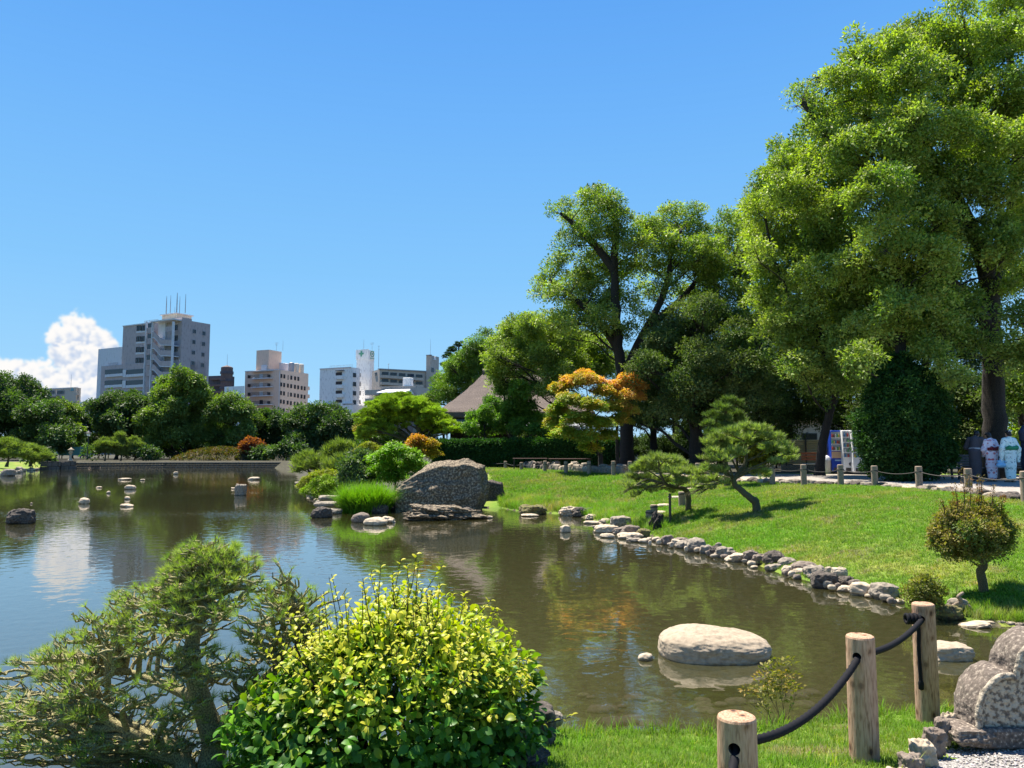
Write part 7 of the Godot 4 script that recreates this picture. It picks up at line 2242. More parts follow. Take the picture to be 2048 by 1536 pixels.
func near_bush() -> void:
	var foot := ground_at(765, 4.0)
	var o := thing("evergreen_bush", foot, "rounded evergreen bush, dark glossy leaves below and yellow new shoots on top", "bush")
	var leaf := round_leaf(0.057, 0.035, 0.12)
	var wood := Shape.new()
	var cen := Vector3(0.03, 0.30, -0.05)
	var size := Vector3(0.75, 0.50, 0.62)
	var buffer := PackedFloat32Array()
	var prime := []
	var shell := func(d: Vector3) -> float:
		return 1.0 + 0.26 * bumps.get_noise_3dv(d * 2.4 + Vector3(4, 4, 4)) + 0.10 * bumps.get_noise_3dv(d * 5.0)
	for k in 12500:
		var d := unit()
		if d.y < -0.55:
			continue
		var r: float = float(shell.call(d)) * (1.0 - 0.26 * smoothstep(0.15, -0.8, d.x) * smoothstep(-0.1, 0.6, d.y) + 0.12 * smoothstep(0.2, 0.95, d.y) * smoothstep(-0.5, 0.25, d.x)) * (1.0 - 0.42 * pow(rng.randf(), 1.6))
		var p := cen + d * size * r
		if p.y < 0.0:
			continue
		var young := smoothstep(0.30, 0.70, p.y + 0.06 * bumps.get_noise_3dv(p * 6.0) + rng.randf_range(-0.12, 0.12)) * smoothstep(0.6, 0.9, r)
		var along := (d * rng.randf_range(0.2, 0.9) + unit() * 0.75 + Vector3.UP * rng.randf_range(-0.1, 0.55)).normalized()
		var up := (d * 0.6 + Vector3.UP * 0.75 + unit() * 0.45).normalized()
		var b := leaf_frame(along, up).scaled(Vector3.ONE * lerpf(rng.randf_range(0.8, 1.3), rng.randf_range(0.55, 0.95), young))
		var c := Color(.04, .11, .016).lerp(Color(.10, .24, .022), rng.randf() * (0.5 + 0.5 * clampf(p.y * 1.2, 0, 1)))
		c = c.lerp(Color(.56, .50, .035).lerp(Color(.30, .42, .025), rng.randf()), young)
		var s := rng.randf_range(0.8, 1.25)
		if d.z > 0.25 and p.y < 0.62 and r > 0.93 and prime.size() < 300 and rng.randf() < 0.5:
			prime.append([b, p])
		else:
			push(buffer, b, p, Color(c.r * s, c.g * s, c.b * s))
	# long new shoots
	var plumes := []
	for k in 26:
		plumes.append((unit() + Vector3(0.12, 0.95, 0)).normalized())
	for k in 230:
		var pl: Vector3 = (plumes[k % 26] + unit() * 0.28).normalized()
		var a := atan2(pl.z, pl.x)
		var y := clampf(pl.y, 0.05, 1.0)
		var d := Vector3(cos(a) * sqrt(1.0 - y * y), y, sin(a) * sqrt(1.0 - y * y))
		var root := cen + d * size * (0.8 - 0.26 * smoothstep(0.15, -0.8, d.x))
		var l := rng.randf_range(0.13, 0.30) * (1.5 if k % 26 < 8 else 1.0)
		var grow := (d * 0.95 + Vector3.UP * 0.6 + unit() * 0.45).normalized()
		var path := arc([root, root + grow * l * 0.5 + unit() * 0.02, root + grow * l + Vector3(0, 0.01, 0) + unit() * 0.03], 4)
		wood.tube(path, taper(path.size(), 0.0035, 0.0014), 5, false)
		for q in 13:
			var f := 0.2 + 0.8 * q / 12.0
			var p := path[mini(int(f * (path.size() - 1)), path.size() - 2)].lerp(path[mini(int(f * (path.size() - 1)) + 1, path.size() - 1)], fmod(f * (path.size() - 1), 1.0))
			var out_ := grow.cross(Vector3(cos(q * 2.4), 0.3, sin(q * 2.4))).normalized()
			push(buffer, leaf_frame((out_ + grow * 0.7).normalized(), (Vector3.UP + grow * 0.5 + unit() * 0.4).normalized()).scaled(Vector3.ONE * lerpf(0.95, 0.5, f)), p, Color(.30, .40, .03).lerp(Color(.48, .44, .045), clampf(f + rng.randf_range(-0.3, 0.2), 0, 1)))
	# the one long twig reaching out over the water on the lawn side
	var twig := arc([cen + Vector3(0.6, 0.0, 0.1), cen + Vector3(0.78, -0.02, 0.1), cen + Vector3(0.93, 0.02, 0.12)], 5)
	wood.tube(twig, taper(twig.size(), 0.004, 0.0015), 5, false)
	for q in 14:
		push(buffer, leaf_frame(Vector3(0.7, rng.randf_range(-0.3, 0.8), rng.randf_range(-0.6, 0.6)), Vector3.UP).scaled(Vector3.ONE * rng.randf_range(0.45, 0.8)), twig[q % twig.size()], Color(.16, .26, .02).lerp(Color(.42, .36, .03), q / 14.0))
	for k in 26:
		var a := rng.randf() * TAU
		var d := Vector3(cos(a), 0, sin(a))
		var path := arc([d * 0.05 - Vector3(0, 0.1, 0), d * 0.2 + Vector3(0, 0.2, 0), d * 0.42 + Vector3(0, rng.randf_range(0.35, 0.7), 0)], 4)
		wood.tube(path, taper(path.size(), 0.014, 0.005), 6, false)
	place("stems", wood, M.bark, o)
	var greens := []
	for c in [lin(.036, .11, .016), lin(.05, .14, .018), lin(.07, .18, .02), lin(.09, .22, .024)]:
		var g := plain(c, 0.42)
		g.metallic_specular = 0.35
		g.backlight_enabled = true
		g.backlight = Color(0.5, 0.7, 0.2)
		greens.append(g)
	for k in prime.size():
		var l := place("leaf", leaf, greens[(k * 7 + k / 3) % 4], o, prime[k][1])
		l.basis = prime[k][0]
	scatter("foliage", leaf, M.gloss_leaf, buffer, o)
	# sprig at the pine's foot
	var at_ := ground_at(392, 3.75)
	var sp := thing("broadleaf_sprig", at_, "small sprig with reddish young leaves before the pine's foot", "plant")
	var sh := Shape.new()
	var lb := PackedFloat32Array()
	for k in 4:
		var tip := Vector3(-0.04 + k * 0.03, 0.13 - 0.02 * k, 0.02 * k)
		sh.tube(PackedVector3Array([Vector3(0, -0.02, 0), tip * 0.5 + Vector3(0.01, 0, 0), tip]), PackedFloat32Array([0.003, 0.0025, 0.0012]), 5)
		for q in 7:
			var f := 0.35 + q * 0.1
			push(lb, leaf_frame(Vector3(cos(q * 2.4), 0.5, sin(q * 2.4)), Vector3.UP + unit() * 0.3).scaled(Vector3.ONE * 0.6), tip * f, Color(.08, .2, .03).lerp(Color(.35, .12, .05), clampf(f - 0.45, 0, 1)))
	place("stems", sh, M.bark, sp)
	scatter("leaves", leaf, M.gloss_leaf, lb, sp)

func near_rocks() -> void:
	var w := func(px: float, far: float) -> float:
		return px * far / LENS
	for s in [[1058, 1478, 4.7, 108, 78, M.dark_rock, "dark pitted rock between the bush and the near lawn", 0.16, 0.3, 0.0], [1030, 1540, 4.0, 130, 46, M.dark_rock, "dark rough slab at the frame's lower edge beside the near lawn", 0.3, 0.3, 0.8], [1104, 1446, 5.0, 46, 26, M.grey_stone, "small grey stone between the pitted rock and the near lawn edge", 0.1, 0.2, 0.0]]:
		var p := at(s[0], s[1], s[2])
		var wide: float = w.call(s[3], s[2])
		var tall: float = w.call(s[4], s[2])
		p.y += tall * 0.3
		tag(place("near_rock", stone(Vector3(wide / 2, tall * 0.62, wide * 0.4), 31 + int(s[3]), 5, s[7], s[8], s[9]), s[5], null, p), s[6], "rock")
	# smooth boulder resting in the near water
	var c := on(1441, 1322)
	var sh := Shape.new()
	var b: Array = ball(5)
	for d: Vector3 in b[0]:
		var p := d * Vector3(0.56, 0.19, 0.40) * (1.0 / pow(pow(absf(d.x), 2.6) + pow(absf(d.y), 2.6) + pow(absf(d.z), 2.6), 1.0 / 2.6))
		p.y *= 1.0 + 0.16 * smoothstep(0.1, -0.5, p.x) - 0.28 * smoothstep(-0.1, 0.6, p.x)
		p += d * (0.022 * bumps.get_noise_3dv(d * 1.6) + 0.006 * fine.get_noise_3dv(d * 8.0))
		sh.add(p, d)
	var f: PackedInt32Array = b[1]
	for e in range(0, f.size(), 3):
		sh.i.append_array([f[e], f[e + 2], f[e + 1]])
	sh.smooth()
	tag(place("smooth_boulder", sh, M.smooth, null, Vector3(c.x, 0.075, c.z - 0.25)), "big smooth pale boulder resting in the shallow near water", "boulder")
	c = on(1912, 1322)
	sh = stone(Vector3(0.24, 0.10, 0.2), 77, 4, 0.12, 0.6)
	tag(place("flat_boulder", sh, M.smooth, null, Vector3(c.x, 0.05, c.z - 0.15)), "flat-topped pale stone in the water behind the carved stone", "boulder")
	# stones lying on the shallow bed
	for k in 46:
		var p := Vector3(rng.randf_range(-0.2, 3.4), 0, -rng.randf_range(5.7, 8.0))
		p.y = height(p.x, p.z) + 0.01
		if p.y > -0.05:
			continue
		var r := rng.randf_range(0.04, 0.13)
		tag(place("bed_stone", stone(Vector3(r, r * 0.4, r * 0.8), 300 + k, 2, 0.15, 0.2), M.brown_stone, null, p), "brown stone lying on the bed under the shallow near water", "stone", "stones on the pond bed")

func near_fence() -> void:
	var posts := [[1473, 1430, 2.87, "nearest timber post with a rope through it, cut by the frame"], [1720, 1270, 4.05, "middle timber post with a rope threaded through its hole"], [1846, 1206, 5.2, "farthest of the three near timber posts, with a rope knot and a hanging rope end"]]
	var tops := []
	var shafts := []
	for s in posts:
		var top := at(s[0], s[1], s[2])
		var g := height(top.x, top.z)
		var o := thing("rope_post", Vector3(top.x, g, top.z), s[3], "post", "timber posts of the near rope fence")
		var tall := top.y - g
		var outline := PackedVector2Array([Vector2(0, -0.25), Vector2(0.072, -0.25), Vector2(0.0715, tall * 0.5), Vector2(0.069, tall - 0.012), Vector2(0.0655, tall - 0.004), Vector2(0.058, tall), Vector2(0, tall + 0.001)])
		var solid := CSGCombiner3D.new()
		solid.name = "shaft"
		var body := CSGPolygon3D.new()
		body.name = "body"
		body.polygon = outline
		body.mode = CSGPolygon3D.MODE_SPIN
		body.spin_sides = 40
		body.smooth_faces = false
		body.material = M.post_wood
		solid.add_child(body)
		o.add_child(solid)
		tops.append(Vector3(top.x, top.y - 0.095, top.z))
		shafts.append(solid)
	tops.insert(0, tops[0] + Vector3(-0.62, -0.02, 1.35))
	for k in 3:
		var here: Vector3 = tops[k + 1]
		var back: Vector3 = (tops[k] as Vector3 - here).normalized()
		var hole := CSGCylinder3D.new()
		hole.name = "hole"
		hole.radius = 0.021
		hole.height = 0.4
		hole.sides = 16
		hole.operation = CSGShape3D.OPERATION_SUBTRACTION
		hole.material = M.dark_wood
		(shafts[k] as Node3D).add_child(hole)
		hole.position = here - (shafts[k].get_parent() as Node3D).position
		hole.basis = facing(back, 0.0)
	# the ropes: three twisted strands, hanging in curves through the holes
	for k in 3:
		var a: Vector3 = tops[k]
		var b: Vector3 = tops[k + 1]
		var sag := 0.20 if k == 0 else (0.10 if k == 1 else 0.05)
		var line := PackedVector3Array()
		for q in 141:
			var f := q / 140.0
			line.append(a.lerp(b, f) - Vector3(0, sag * 4.0 * f * (1.0 - f), 0))
		var sh := Shape.new()
		sh.tube(line, taper(141, 0.0165, 0.0165), 24, true, 3, 45.0)
		tag(place("rope", sh, M.rope, null), ["thick black rope leading out of the frame from the nearest post", "thick black rope slung from the nearest post to the middle post", "thick black rope from the middle post to the knotted far post"][k], "rope", "ropes of the near fence")
	# knot and hanging end on the far post
	var kn: Vector3 = tops[3]
	var o := thing("rope_knot", kn + Vector3(-0.08, 0.0, 0.03), "black rope knot with a loose end hanging down the farthest near post", "rope")
	var sh := Shape.new()
	for t in 4:
		var ring := PackedVector3Array()
		for q in 17:
			var a := TAU * q / 16.0
			ring.append(Vector3(-0.045 + t * 0.025, cos(a) * 0.026, sin(a) * 0.026 ))
		sh.tube(ring, taper(17, 0.012, 0.012), 10, false, 4, 50.0)
	place("coils", sh, M.rope, o)
	sh = Shape.new()
	sh.tube(arc([Vector3(0.0, 0, 0.02), Vector3(0.012, -0.06, 0.03), Vector3(0.01, -0.2, 0.025), Vector3(0.012, -0.42, 0.03)], 8), taper(25, 0.0115, 0.0115), 12, true, 6, 60.0)
	place("loose_end", sh, M.rope, o)
	sh = Shape.new()
	sh.lathe([Vector2(0.001, -0.45), Vector2(0.016, -0.44), Vector2(0.017, -0.40), Vector2(0.012, -0.385)], 12, Vector3(0.012, 0, 0.03))
	place("end_whipping", sh, M.rope, o)

func carved_stone() -> void:
	var base := Vector3(2.43, 0.655, -4.15)
	var o := thing("carved_stone", base, "stepped cloud-shaped carved stone with lichen spots at the edge of the gravel", "stone carving")
	var raw := [Vector3(0, 0, 0), Vector3(.006, .09, 0), Vector3(.035, .175, 0), Vector3(.085, .24, 0), Vector3(.135, .272, 0), Vector3(.185, .278, 0), Vector3(.214, .268, 0), Vector3(.224, .33, 0), Vector3(.25, .388, 0), Vector3(.3, .44, 0), Vector3(.36, .468, 0), Vector3(.425, .466, 0), Vector3(.438, .535, 0), Vector3(.48, .61, 0), Vector3(.56, .668, 0), Vector3(.68, .69, 0), Vector3(.705, .80, 0), Vector3(.8, .92, 0), Vector3(1.0, .98, 0), Vector3(1.35, 1.0, 0)]
	var edge := arc(raw, 5)
	var sh := Shape.new()
	var rows := 14
	for k in edge.size():
		for j in rows + 1:
			var f := float(j) / rows
			var p := edge[k] + Vector3(0, 0, -0.25 * f)
			var nn := (edge[mini(k + 1, edge.size() - 1)] - edge[maxi(k - 1, 0)]).normalized()
			nn = Vector3(-nn.y, nn.x, 0)
			p += nn * (0.012 * sin(f * PI) - 0.02 * pow(absf(f * 2.0 - 1.0), 6.0) + 0.009 * fine.get_noise_3dv(p * 14.0) + 0.018 * bumps.get_noise_3dv(p * 6.0))
			sh.add(p, nn)
	for k in edge.size() - 1:
		for j in rows:
			var q := k * (rows + 1) + j
			sh.i.append_array([q, q + 1, q + rows + 2, q, q + rows + 2, q + rows + 1])
	sh.smooth()
	if sh.n[40].x > 0.0:
		for k in range(0, sh.i.size(), 3):
			var e := sh.i[k + 1]
			sh.i[k + 1] = sh.i[k + 2]; sh.i[k + 2] = e
		sh.smooth()
	place("rounded_back", sh, M.carved, o)
	# weathered front face, set in behind a raised rim
	sh = Shape.new()
	var outline := PackedVector2Array()
	for p in edge:
		outline.append(Vector2(p.x, p.y))
	outline.append(Vector2(1.35, 0.0))
	outline.reverse()
	sh.extrude(outline, 0.17, Transform3D(Basis.IDENTITY, Vector3(0.004, -0.006, -0.022)))
	place("front_face", sh, M.carved_face, o)
	sh = Shape.new()
	var rim := PackedVector3Array()
	for p in edge:
		rim.append(p + Vector3(0.008, -0.014, -0.012) + Vector3(1, 1, 0.3) * 0.012 * bumps.get_noise_3dv(p * 9.0))
	sh.tube(rim, taper(rim.size(), 0.017, 0.017), 8)
	place("rim", sh, M.carved_face, o)
	sh = Shape.new()
	sh.box(Vector3(0.68, -0.05, -0.11), Vector3(1.36, 0.10, 0.27), Basis.IDENTITY, 0.012)
	place("plinth", sh, M.carved, o)
	sh = stone(Vector3(0.13, 0.05, 0.14), 21, 4, 0.15, 0.7)
	place("plinth_end", sh, M.carved, o, Vector3(-0.02, -0.045, -0.08))
	# kerb of squared stones along the gravel
	var kerb := thing("stone_kerb", Vector3.ZERO, "row of squared pale stones edging the near lawn against the gravel", "kerb")
	for s in [[1888, 1472, 26], [1872, 1492, 36], [1850, 1518, 40], [1828, 1546, 40], [1806, 1580, 42], [1902, 1458, 22]]:
		var p := on(s[0], s[1], 0.585)
		var r: float = s[2] * -p.z / LENS * 0.55
		var st := place("stone", stone(Vector3(r * 1.1, 0.075, r * 0.95), 60 + s[0] % 40, 4, 0.24, 0.55, 0.3), M.pale_stone if s[0] % 4 else M.brown_stone, kerb, p + Vector3(-0.01, 0.02, 0))
		st.rotation.y = rng.randf_range(-0.3, 0.3)
	# loose gravel
	var bit := stone(Vector3(1, 0.62, 0.8), 5, 1, 0.2, 0.3).mesh()
	var buffer := PackedFloat32Array()
	for k in 9000:
		var p := Vector2(rng.randf_range(1.6, 3.4), -rng.randf_range(2.3, 4.3))
		if not Geometry2D.is_point_in_polygon(p, gravel_area):
			continue
		var s := rng.randf_range(0.25, 0.75)
		push(buffer, facing(Vector3.UP + unit() * 0.6, rng.randf() * TAU).scaled(Vector3.ONE * rng.randf_range(0.004, 0.0085)), Vector3(p.x, height(p.x, p.y) + 0.002, p.y), Color(s, s * rng.randf_range(0.92, 1.0), s * rng.randf_range(0.85, 1.0)))
	var gm := plain(lin(.62, .6, .57), 0.9)
	gm.vertex_color_use_as_albedo = true
	tag(scatter("loose_gravel", bit, gm, buffer), "loose pale gravel chips lying on the near path", "gravel")
	# low shrub behind the fence
	var foot := ground_at(1552, 5.5)
	tree("fence_shrub", "low airy shrub with reddish tips between the near lawn and the water", "shrub", foot, [foot + Vector3(0, 0.08, 0)], 0.012, puffs_at([[1565, 1335, 20], [1535, 1360, 22], [1580, 1362, 20], [1512, 1385, 20], [1552, 1388, 24], [1592, 1380, 16], [1500, 1405, 14], [1530, 1408, 16]], 5.5, 0.07, 0.95, 0.5), kind(spray(10, 0.05, 0.034, 0.014, 120, 0.2), 0.05, 0.42, Color(.10, .17, .02), Color(.3, .2, .04), M.leaf, 8, 1.0, 0.8), "", M.bark, 0.9, 5)

# ---------------------------------------------------------------- people in summer robes under the trees
func flesh(bones: Array, cell: float, soft: float, sh: Shape, flatten := 1.0, frame := Transform3D.IDENTITY) -> void:
	# bones: [from, to, radius, radius]; distances joined by a smooth minimum on a grid, meshed as surface nets
	var lo := Vector3.ONE * 1e9
	var hi := -lo
	for b in bones:
		var r: float = maxf(b[2], b[3]) + soft + cell * 2.0
		for e in 2:
			var p: Vector3 = b[e]
			lo = lo.min(p - Vector3.ONE * r)
			hi = hi.max(p + Vector3.ONE * r)
	var nx := int((hi.x - lo.x) / cell) + 2
	var ny := int((hi.y - lo.y) / cell) + 2
	var nz := int((hi.z - lo.z) / cell) + 2
	var field := PackedFloat32Array()
	field.resize(nx * ny * nz)
	field.fill(1.0)
	for b in bones:
		var a: Vector3 = b[0]
		var ab: Vector3 = (b[1] as Vector3) - a
		var ll := maxf(ab.length_squared(), 1e-9)
		var reach: float = maxf(b[2], b[3]) + soft + cell * 2.0
		var from := (a.min(b[1]) - Vector3.ONE * reach - lo) / cell
		var to := (a.max(b[1]) + Vector3.ONE * reach - lo) / cell
		for z in range(maxi(0, int(from.z)), mini(nz, int(to.z) + 1)):
			for y in range(maxi(0, int(from.y)), mini(ny, int(to.y) + 1)):
				for x in range(maxi(0, int(from.x)), mini(nx, int(to.x) + 1)):
					var q := lo + Vector3(x, y, z) * cell - a
					var t := clampf(q.dot(ab) / ll, 0.0, 1.0)
					var d: float = (q - ab * t).length() - lerpf(b[2], b[3], t)
					var k := (z * ny + y) * nx + x
					var g := field[k]
					var h := maxf(soft - absf(g - d), 0.0) / soft
					field[k] = minf(g, d) - h * h * soft * 0.25
	var seen := {}
	var first := sh.v.size()
	for z in nz - 1:
		for y in ny - 1:
			for x in nx - 1:
				var k := (z * ny + y) * nx + x
				var corner := [field[k], field[k + 1], field[k + nx], field[k + nx + 1], field[k + nx * ny], field[k + nx * ny + 1], field[k + nx * ny + nx], field[k + nx * ny + nx + 1]]
				var inside := 0
				for c in corner:
					if c < 0.0: inside += 1
				if inside == 0 or inside == 8:
					continue
				var sum := Vector3.ZERO
				var many := 0
				for e in [[0, 1], [2, 3], [4, 5], [6, 7], [0, 2], [1, 3], [4, 6], [5, 7], [0, 4], [1, 5], [2, 6], [3, 7]]:
					var u: float = corner[e[0]]
					var w: float = corner[e[1]]
					if (u < 0.0) != (w < 0.0):
						var f := u / (u - w)
						var p := Vector3(e[0] & 1, (e[0] >> 1) & 1, e[0] >> 2)
						var q := Vector3(e[1] & 1, (e[1] >> 1) & 1, e[1] >> 2)
						sum += p.lerp(q, f)
						many += 1
				var at_ := lo + (Vector3(x, y, z) + sum / many) * cell
				at_.z *= flatten
				seen[k] = sh.add(frame * at_, Vector3.UP)
	for k in seen:
		var x: int = k % nx
		var y: int = (k / nx) % ny
		var z: int = k / (nx * ny)
		var inside: bool = field[k] < 0.0
		for axis in 3:
			var step_: int = [1, nx, nx * ny][axis]
			var u: int = [nx, nx * ny, 1][axis]
			var w: int = [nx * ny, 1, nx][axis]
			if [y, z, x][axis] == 0 or [z, x, y][axis] == 0:
				continue
			if inside != (field[k + step_] < 0.0):
				var ids := [seen.get(k), seen.get(k - u), seen.get(k - u - w), seen.get(k - w)]
				if null in ids:
					continue
				if inside:
					sh.i.append_array([ids[0], ids[2], ids[1], ids[0], ids[3], ids[2]])
				else:
					sh.i.append_array([ids[0], ids[1], ids[2], ids[0], ids[2], ids[3]])

func hand(sh: Shape, wrist: Vector3, along: Vector3, palm: Vector3, mirror: float) -> void:   # palm, four bent fingers and a thumb
	var f := Transform3D(leaf_frame(along, palm), wrist)
	var bones := [[Vector3(-0.018, 0, 0.0), Vector3(-0.028, 0, 0.08), 0.016, 0.014], [Vector3(0, 0, 0), Vector3(0, 0, 0.085), 0.017, 0.014], [Vector3(0.018, 0, 0), Vector3(0.028, 0, 0.08), 0.016, 0.013]]
	var long := [0.062, 0.076, 0.07, 0.054]
	for k in 4:
		var x := -0.031 + k * 0.0205
		var a := Vector3(x, 0, 0.082)
		var b := a + Vector3(x * 0.1, -0.012, long[k] * 0.5)
		var c := b + Vector3(0, -0.028, long[k] * 0.4)
		bones.append([a, b, 0.0088, 0.008]); bones.append([b, c, 0.008, 0.007])
	bones.append([Vector3(mirror * 0.03, 0, 0.02), Vector3(mirror * 0.052, -0.012, 0.055), 0.012, 0.0095])
	bones.append([Vector3(mirror * 0.052, -0.012, 0.055), Vector3(mirror * 0.05, -0.02, 0.085), 0.0095, 0.008])
	flesh(bones, 0.006, 0.008, sh, 1.0, f)

func print_map(seed_: int, ground: Color, spots: Array, many: int, size: int) -> ImageTexture:   # flat printed flowers and leaves on cloth
	var r := RandomNumberGenerator.new()
	r.seed = seed_
	var im := Image.create(256, 256, false, Image.FORMAT_RGB8)
	im.fill(ground)
	for k in many:
		var c: Color = spots[r.randi() % spots.size()]
		var cx := r.randi() % 256
		var cy := r.randi() % 256
		var petals := 5
		var turn := r.randf() * TAU
		var s := size * r.randf_range(0.6, 1.3)
		for y in range(-int(s * 1.3), int(s * 1.3) + 1):
			for x in range(-int(s * 1.3), int(s * 1.3) + 1):
				var d := sqrt(x * x + y * y)
				if d < s * (0.62 + 0.38 * absf(cos((atan2(y, x) + turn) * petals * 0.5))):
					im.set_pixel(posmod(cx + x, 256), posmod(cy + y, 256), c if d > s * 0.22 else c.lerp(Color(1, 0.9, 0.5), 0.5))
	return ImageTexture.create_from_image(im)

func cloth(map: Texture2D, size: float) -> StandardMaterial3D:
	var m := StandardMaterial3D.new()
	m.albedo_texture = map
	m.roughness = 0.85
	m.uv1_triplanar = true
	m.uv1_scale = Vector3.ONE / size
	m.rim_enabled = true
	m.rim = 0.3
	return m

func person(label: String, px: float, far: float, tall: float, turn: float, robe: Material, sash: Material, woman: bool, pose: Dictionary) -> Node3D:
	var p := at(px, 960, far)
	p.y = height(p.x, p.z) + 0.005
	var o := thing("person", p, label, "person", "", turn)
	var k := tall / 1.7
	var v := func(x: float, y: float, z: float) -> Vector3:
		return Vector3(x, y, z) * k
	# the figure faces local -z; front of the head at -z
	var nod: float = pose.get("nod", 0.0)
	var lean: float = pose.get("lean", 0.0)
	var sw := 0.165 if woman else 0.19
	var neck: Vector3 = v.call(0.0, 1.42, -lean)
	var head: Vector3 = neck + (v.call(0.0, 0.145 - nod * 0.05, -0.02 - nod * 0.11) as Vector3)
	var hands: Array = pose.get("hands", [[-0.24, 0.80, -0.06], [0.24, 0.80, -0.06]])
	var elbows: Array = pose.get("elbows", [[-0.27, 1.08, 0.02], [0.27, 1.08, 0.02]])
	var body := Shape.new()
	var bones := [[v.call(0, 0.98, 0), v.call(0, 1.16, -lean * 0.4), 0.13 * k, 0.125 * k], [v.call(0, 1.16, -lean * 0.4), v.call(0, 1.33, -lean * 0.8), 0.125 * k, 0.125 * k], [v.call(-sw + 0.05, 1.36, -lean * 0.9), v.call(sw - 0.05, 1.36, -lean * 0.9), 0.06 * k, 0.06 * k], [v.call(0, 1.36, -lean), neck + Vector3(0, 0.03, 0), 0.05 * k, 0.047 * k]]
	for s in 2:
		var e := -1.0 if s == 0 else 1.0
		var knee: Vector3 = v.call(e * 0.085, 0.50, -0.015)
		var ankle: Vector3 = v.call(e * (0.06 if woman else 0.09), 0.075, 0.02 + 0.05 * e * pose.get("stride", 0.0))
		bones.append([v.call(e * 0.085, 0.92, 0), knee, 0.085 * k, 0.056 * k])
		bones.append([knee, ankle, 0.056 * k, 0.038 * k])
		bones.append([ankle - Vector3(0, 0.03, -0.02), ankle + (v.call(e * 0.015, -0.045, -0.15) as Vector3), 0.033 * k, 0.026 * k])
		var sh_: Vector3 = v.call(e * sw, 1.35, -lean * 0.9)
		var el: Vector3 = v.call(elbows[s][0], elbows[s][1], elbows[s][2])
		var wr: Vector3 = v.call(hands[s][0], hands[s][1], hands[s][2])
		bones.append([sh_, el, 0.05 * k, 0.04 * k])
		bones.append([el, wr, 0.04 * k, 0.027 * k])
	flesh(bones, 0.018, 0.035, body)
	# the head on its own finer grid: skull, jaw, nose, ears, brow
	var hb := [[head + (v.call(0, 0.03, 0.015) as Vector3), head + (v.call(0, 0.03, -0.012) as Vector3), 0.078 * k, 0.076 * k], [head + (v.call(0, -0.03, -0.03) as Vector3), head + (v.call(0, -0.065, -0.05) as Vector3), 0.055 * k, 0.04 * k], [head + (v.call(0, 0.0, -0.085) as Vector3), head + (v.call(0, -0.022, -0.104) as Vector3), 0.008 * k, 0.012 * k], [neck - Vector3(0, 0.03, 0), head + (v.call(0, -0.05, 0.01) as Vector3), 0.047 * k, 0.046 * k], [head + (v.call(-0.02, -0.05, -0.088) as Vector3), head + (v.call(0.02, -0.05, -0.088) as Vector3), 0.007 * k, 0.007 * k]]
	for e in [-1.0, 1.0]:
		hb.append([head + (v.call(e * 0.077, 0.012, 0.005) as Vector3), head + (v.call(e * 0.08, -0.022, 0.0) as Vector3), 0.012 * k, 0.009 * k])
	flesh(hb, 0.007, 0.014, body)
	for s in 2:
		var el: Vector3 = v.call(elbows[s][0], elbows[s][1], elbows[s][2])
		var wr: Vector3 = v.call(hands[s][0], hands[s][1], hands[s][2])
		hand(body, wr, (wr - el).normalized(), Vector3(1.0 if s == 0 else -1.0, 0.2, 0.3), 1.0 if s == 0 else -1.0)
	body.smooth()
	place("body", body, M.skin, o)
	for e in [-1.0, 1.0]:
		var eye := Shape.new()
		var ev: Vector3 = head + (v.call(e * 0.03, 0.008, -0.082) as Vector3)
		eye.box(ev, Vector3(0.022, 0.008, 0.006), Basis.IDENTITY, 0.002)
		place("eye", eye, M.hair, o)
	var hair := Shape.new()
	var cap := [[head + (v.call(0, 0.048, 0.02) as Vector3), head + (v.call(0, 0.05, -0.01) as Vector3), 0.084 * k, 0.08 * k], [head + (v.call(0, 0.0, 0.04) as Vector3), head + (v.call(0, -0.03, 0.045) as Vector3), 0.07 * k, 0.05 * k]]
	if woman:
		cap.append([head + (v.call(0, 0.03, 0.09) as Vector3), head + (v.call(0, -0.03, 0.1) as Vector3), 0.05 * k, 0.055 * k])
	flesh(cap, 0.012, 0.03, hair)
	hair.smooth()
	place("hair", hair, pose.get("hair", M.hair), o)
	# robe: one shell from collar to hem, with hanging sleeves
	var rb := Shape.new()
	var shell := [[v.call(0, 0.95, 0), v.call(0, 1.30, -lean * 0.7), 0.165 * k, 0.155 * k], [v.call(-sw + 0.04, 1.35, -lean * 0.9), v.call(sw - 0.04, 1.35, -lean * 0.9), 0.085 * k, 0.085 * k], [v.call(0, 0.95, 0.02), v.call(0, 0.55, 0), 0.185 * k, 0.165 * k], [v.call(-0.03, 0.55, 0), v.call(-0.045, 0.16, 0.01), 0.15 * k, 0.105 * k], [v.call(0.03, 0.55, 0), v.call(0.045, 0.16, 0.01), 0.15 * k, 0.105 * k], [v.call(0, 1.38, -lean), v.call(0, 1.43, -lean + 0.03), 0.07 * k, 0.06 * k]]
	for s in 2:
		var e := -1.0 if s == 0 else 1.0
		var el: Vector3 = v.call(elbows[s][0], elbows[s][1], elbows[s][2])
		var wr: Vector3 = v.call(hands[s][0], hands[s][1], hands[s][2])
		var sh_: Vector3 = v.call(e * sw, 1.35, -lean * 0.9)
		var cuff := el.lerp(wr, 0.72)
		shell.append([sh_, el, 0.085 * k, 0.08 * k])
		shell.append([el, cuff, 0.075 * k, 0.07 * k])
		var drop: float = pose.get("sleeve", 0.16)
		shell.append([el.lerp(cuff, 0.3) - Vector3(0, drop * 0.5, 0) * k, cuff - Vector3(0, drop, 0) * k, 0.05 * k, 0.045 * k])
	flesh(shell, 0.018, 0.05, rb)
	rb.smooth()
	place("robe", rb, robe, o)
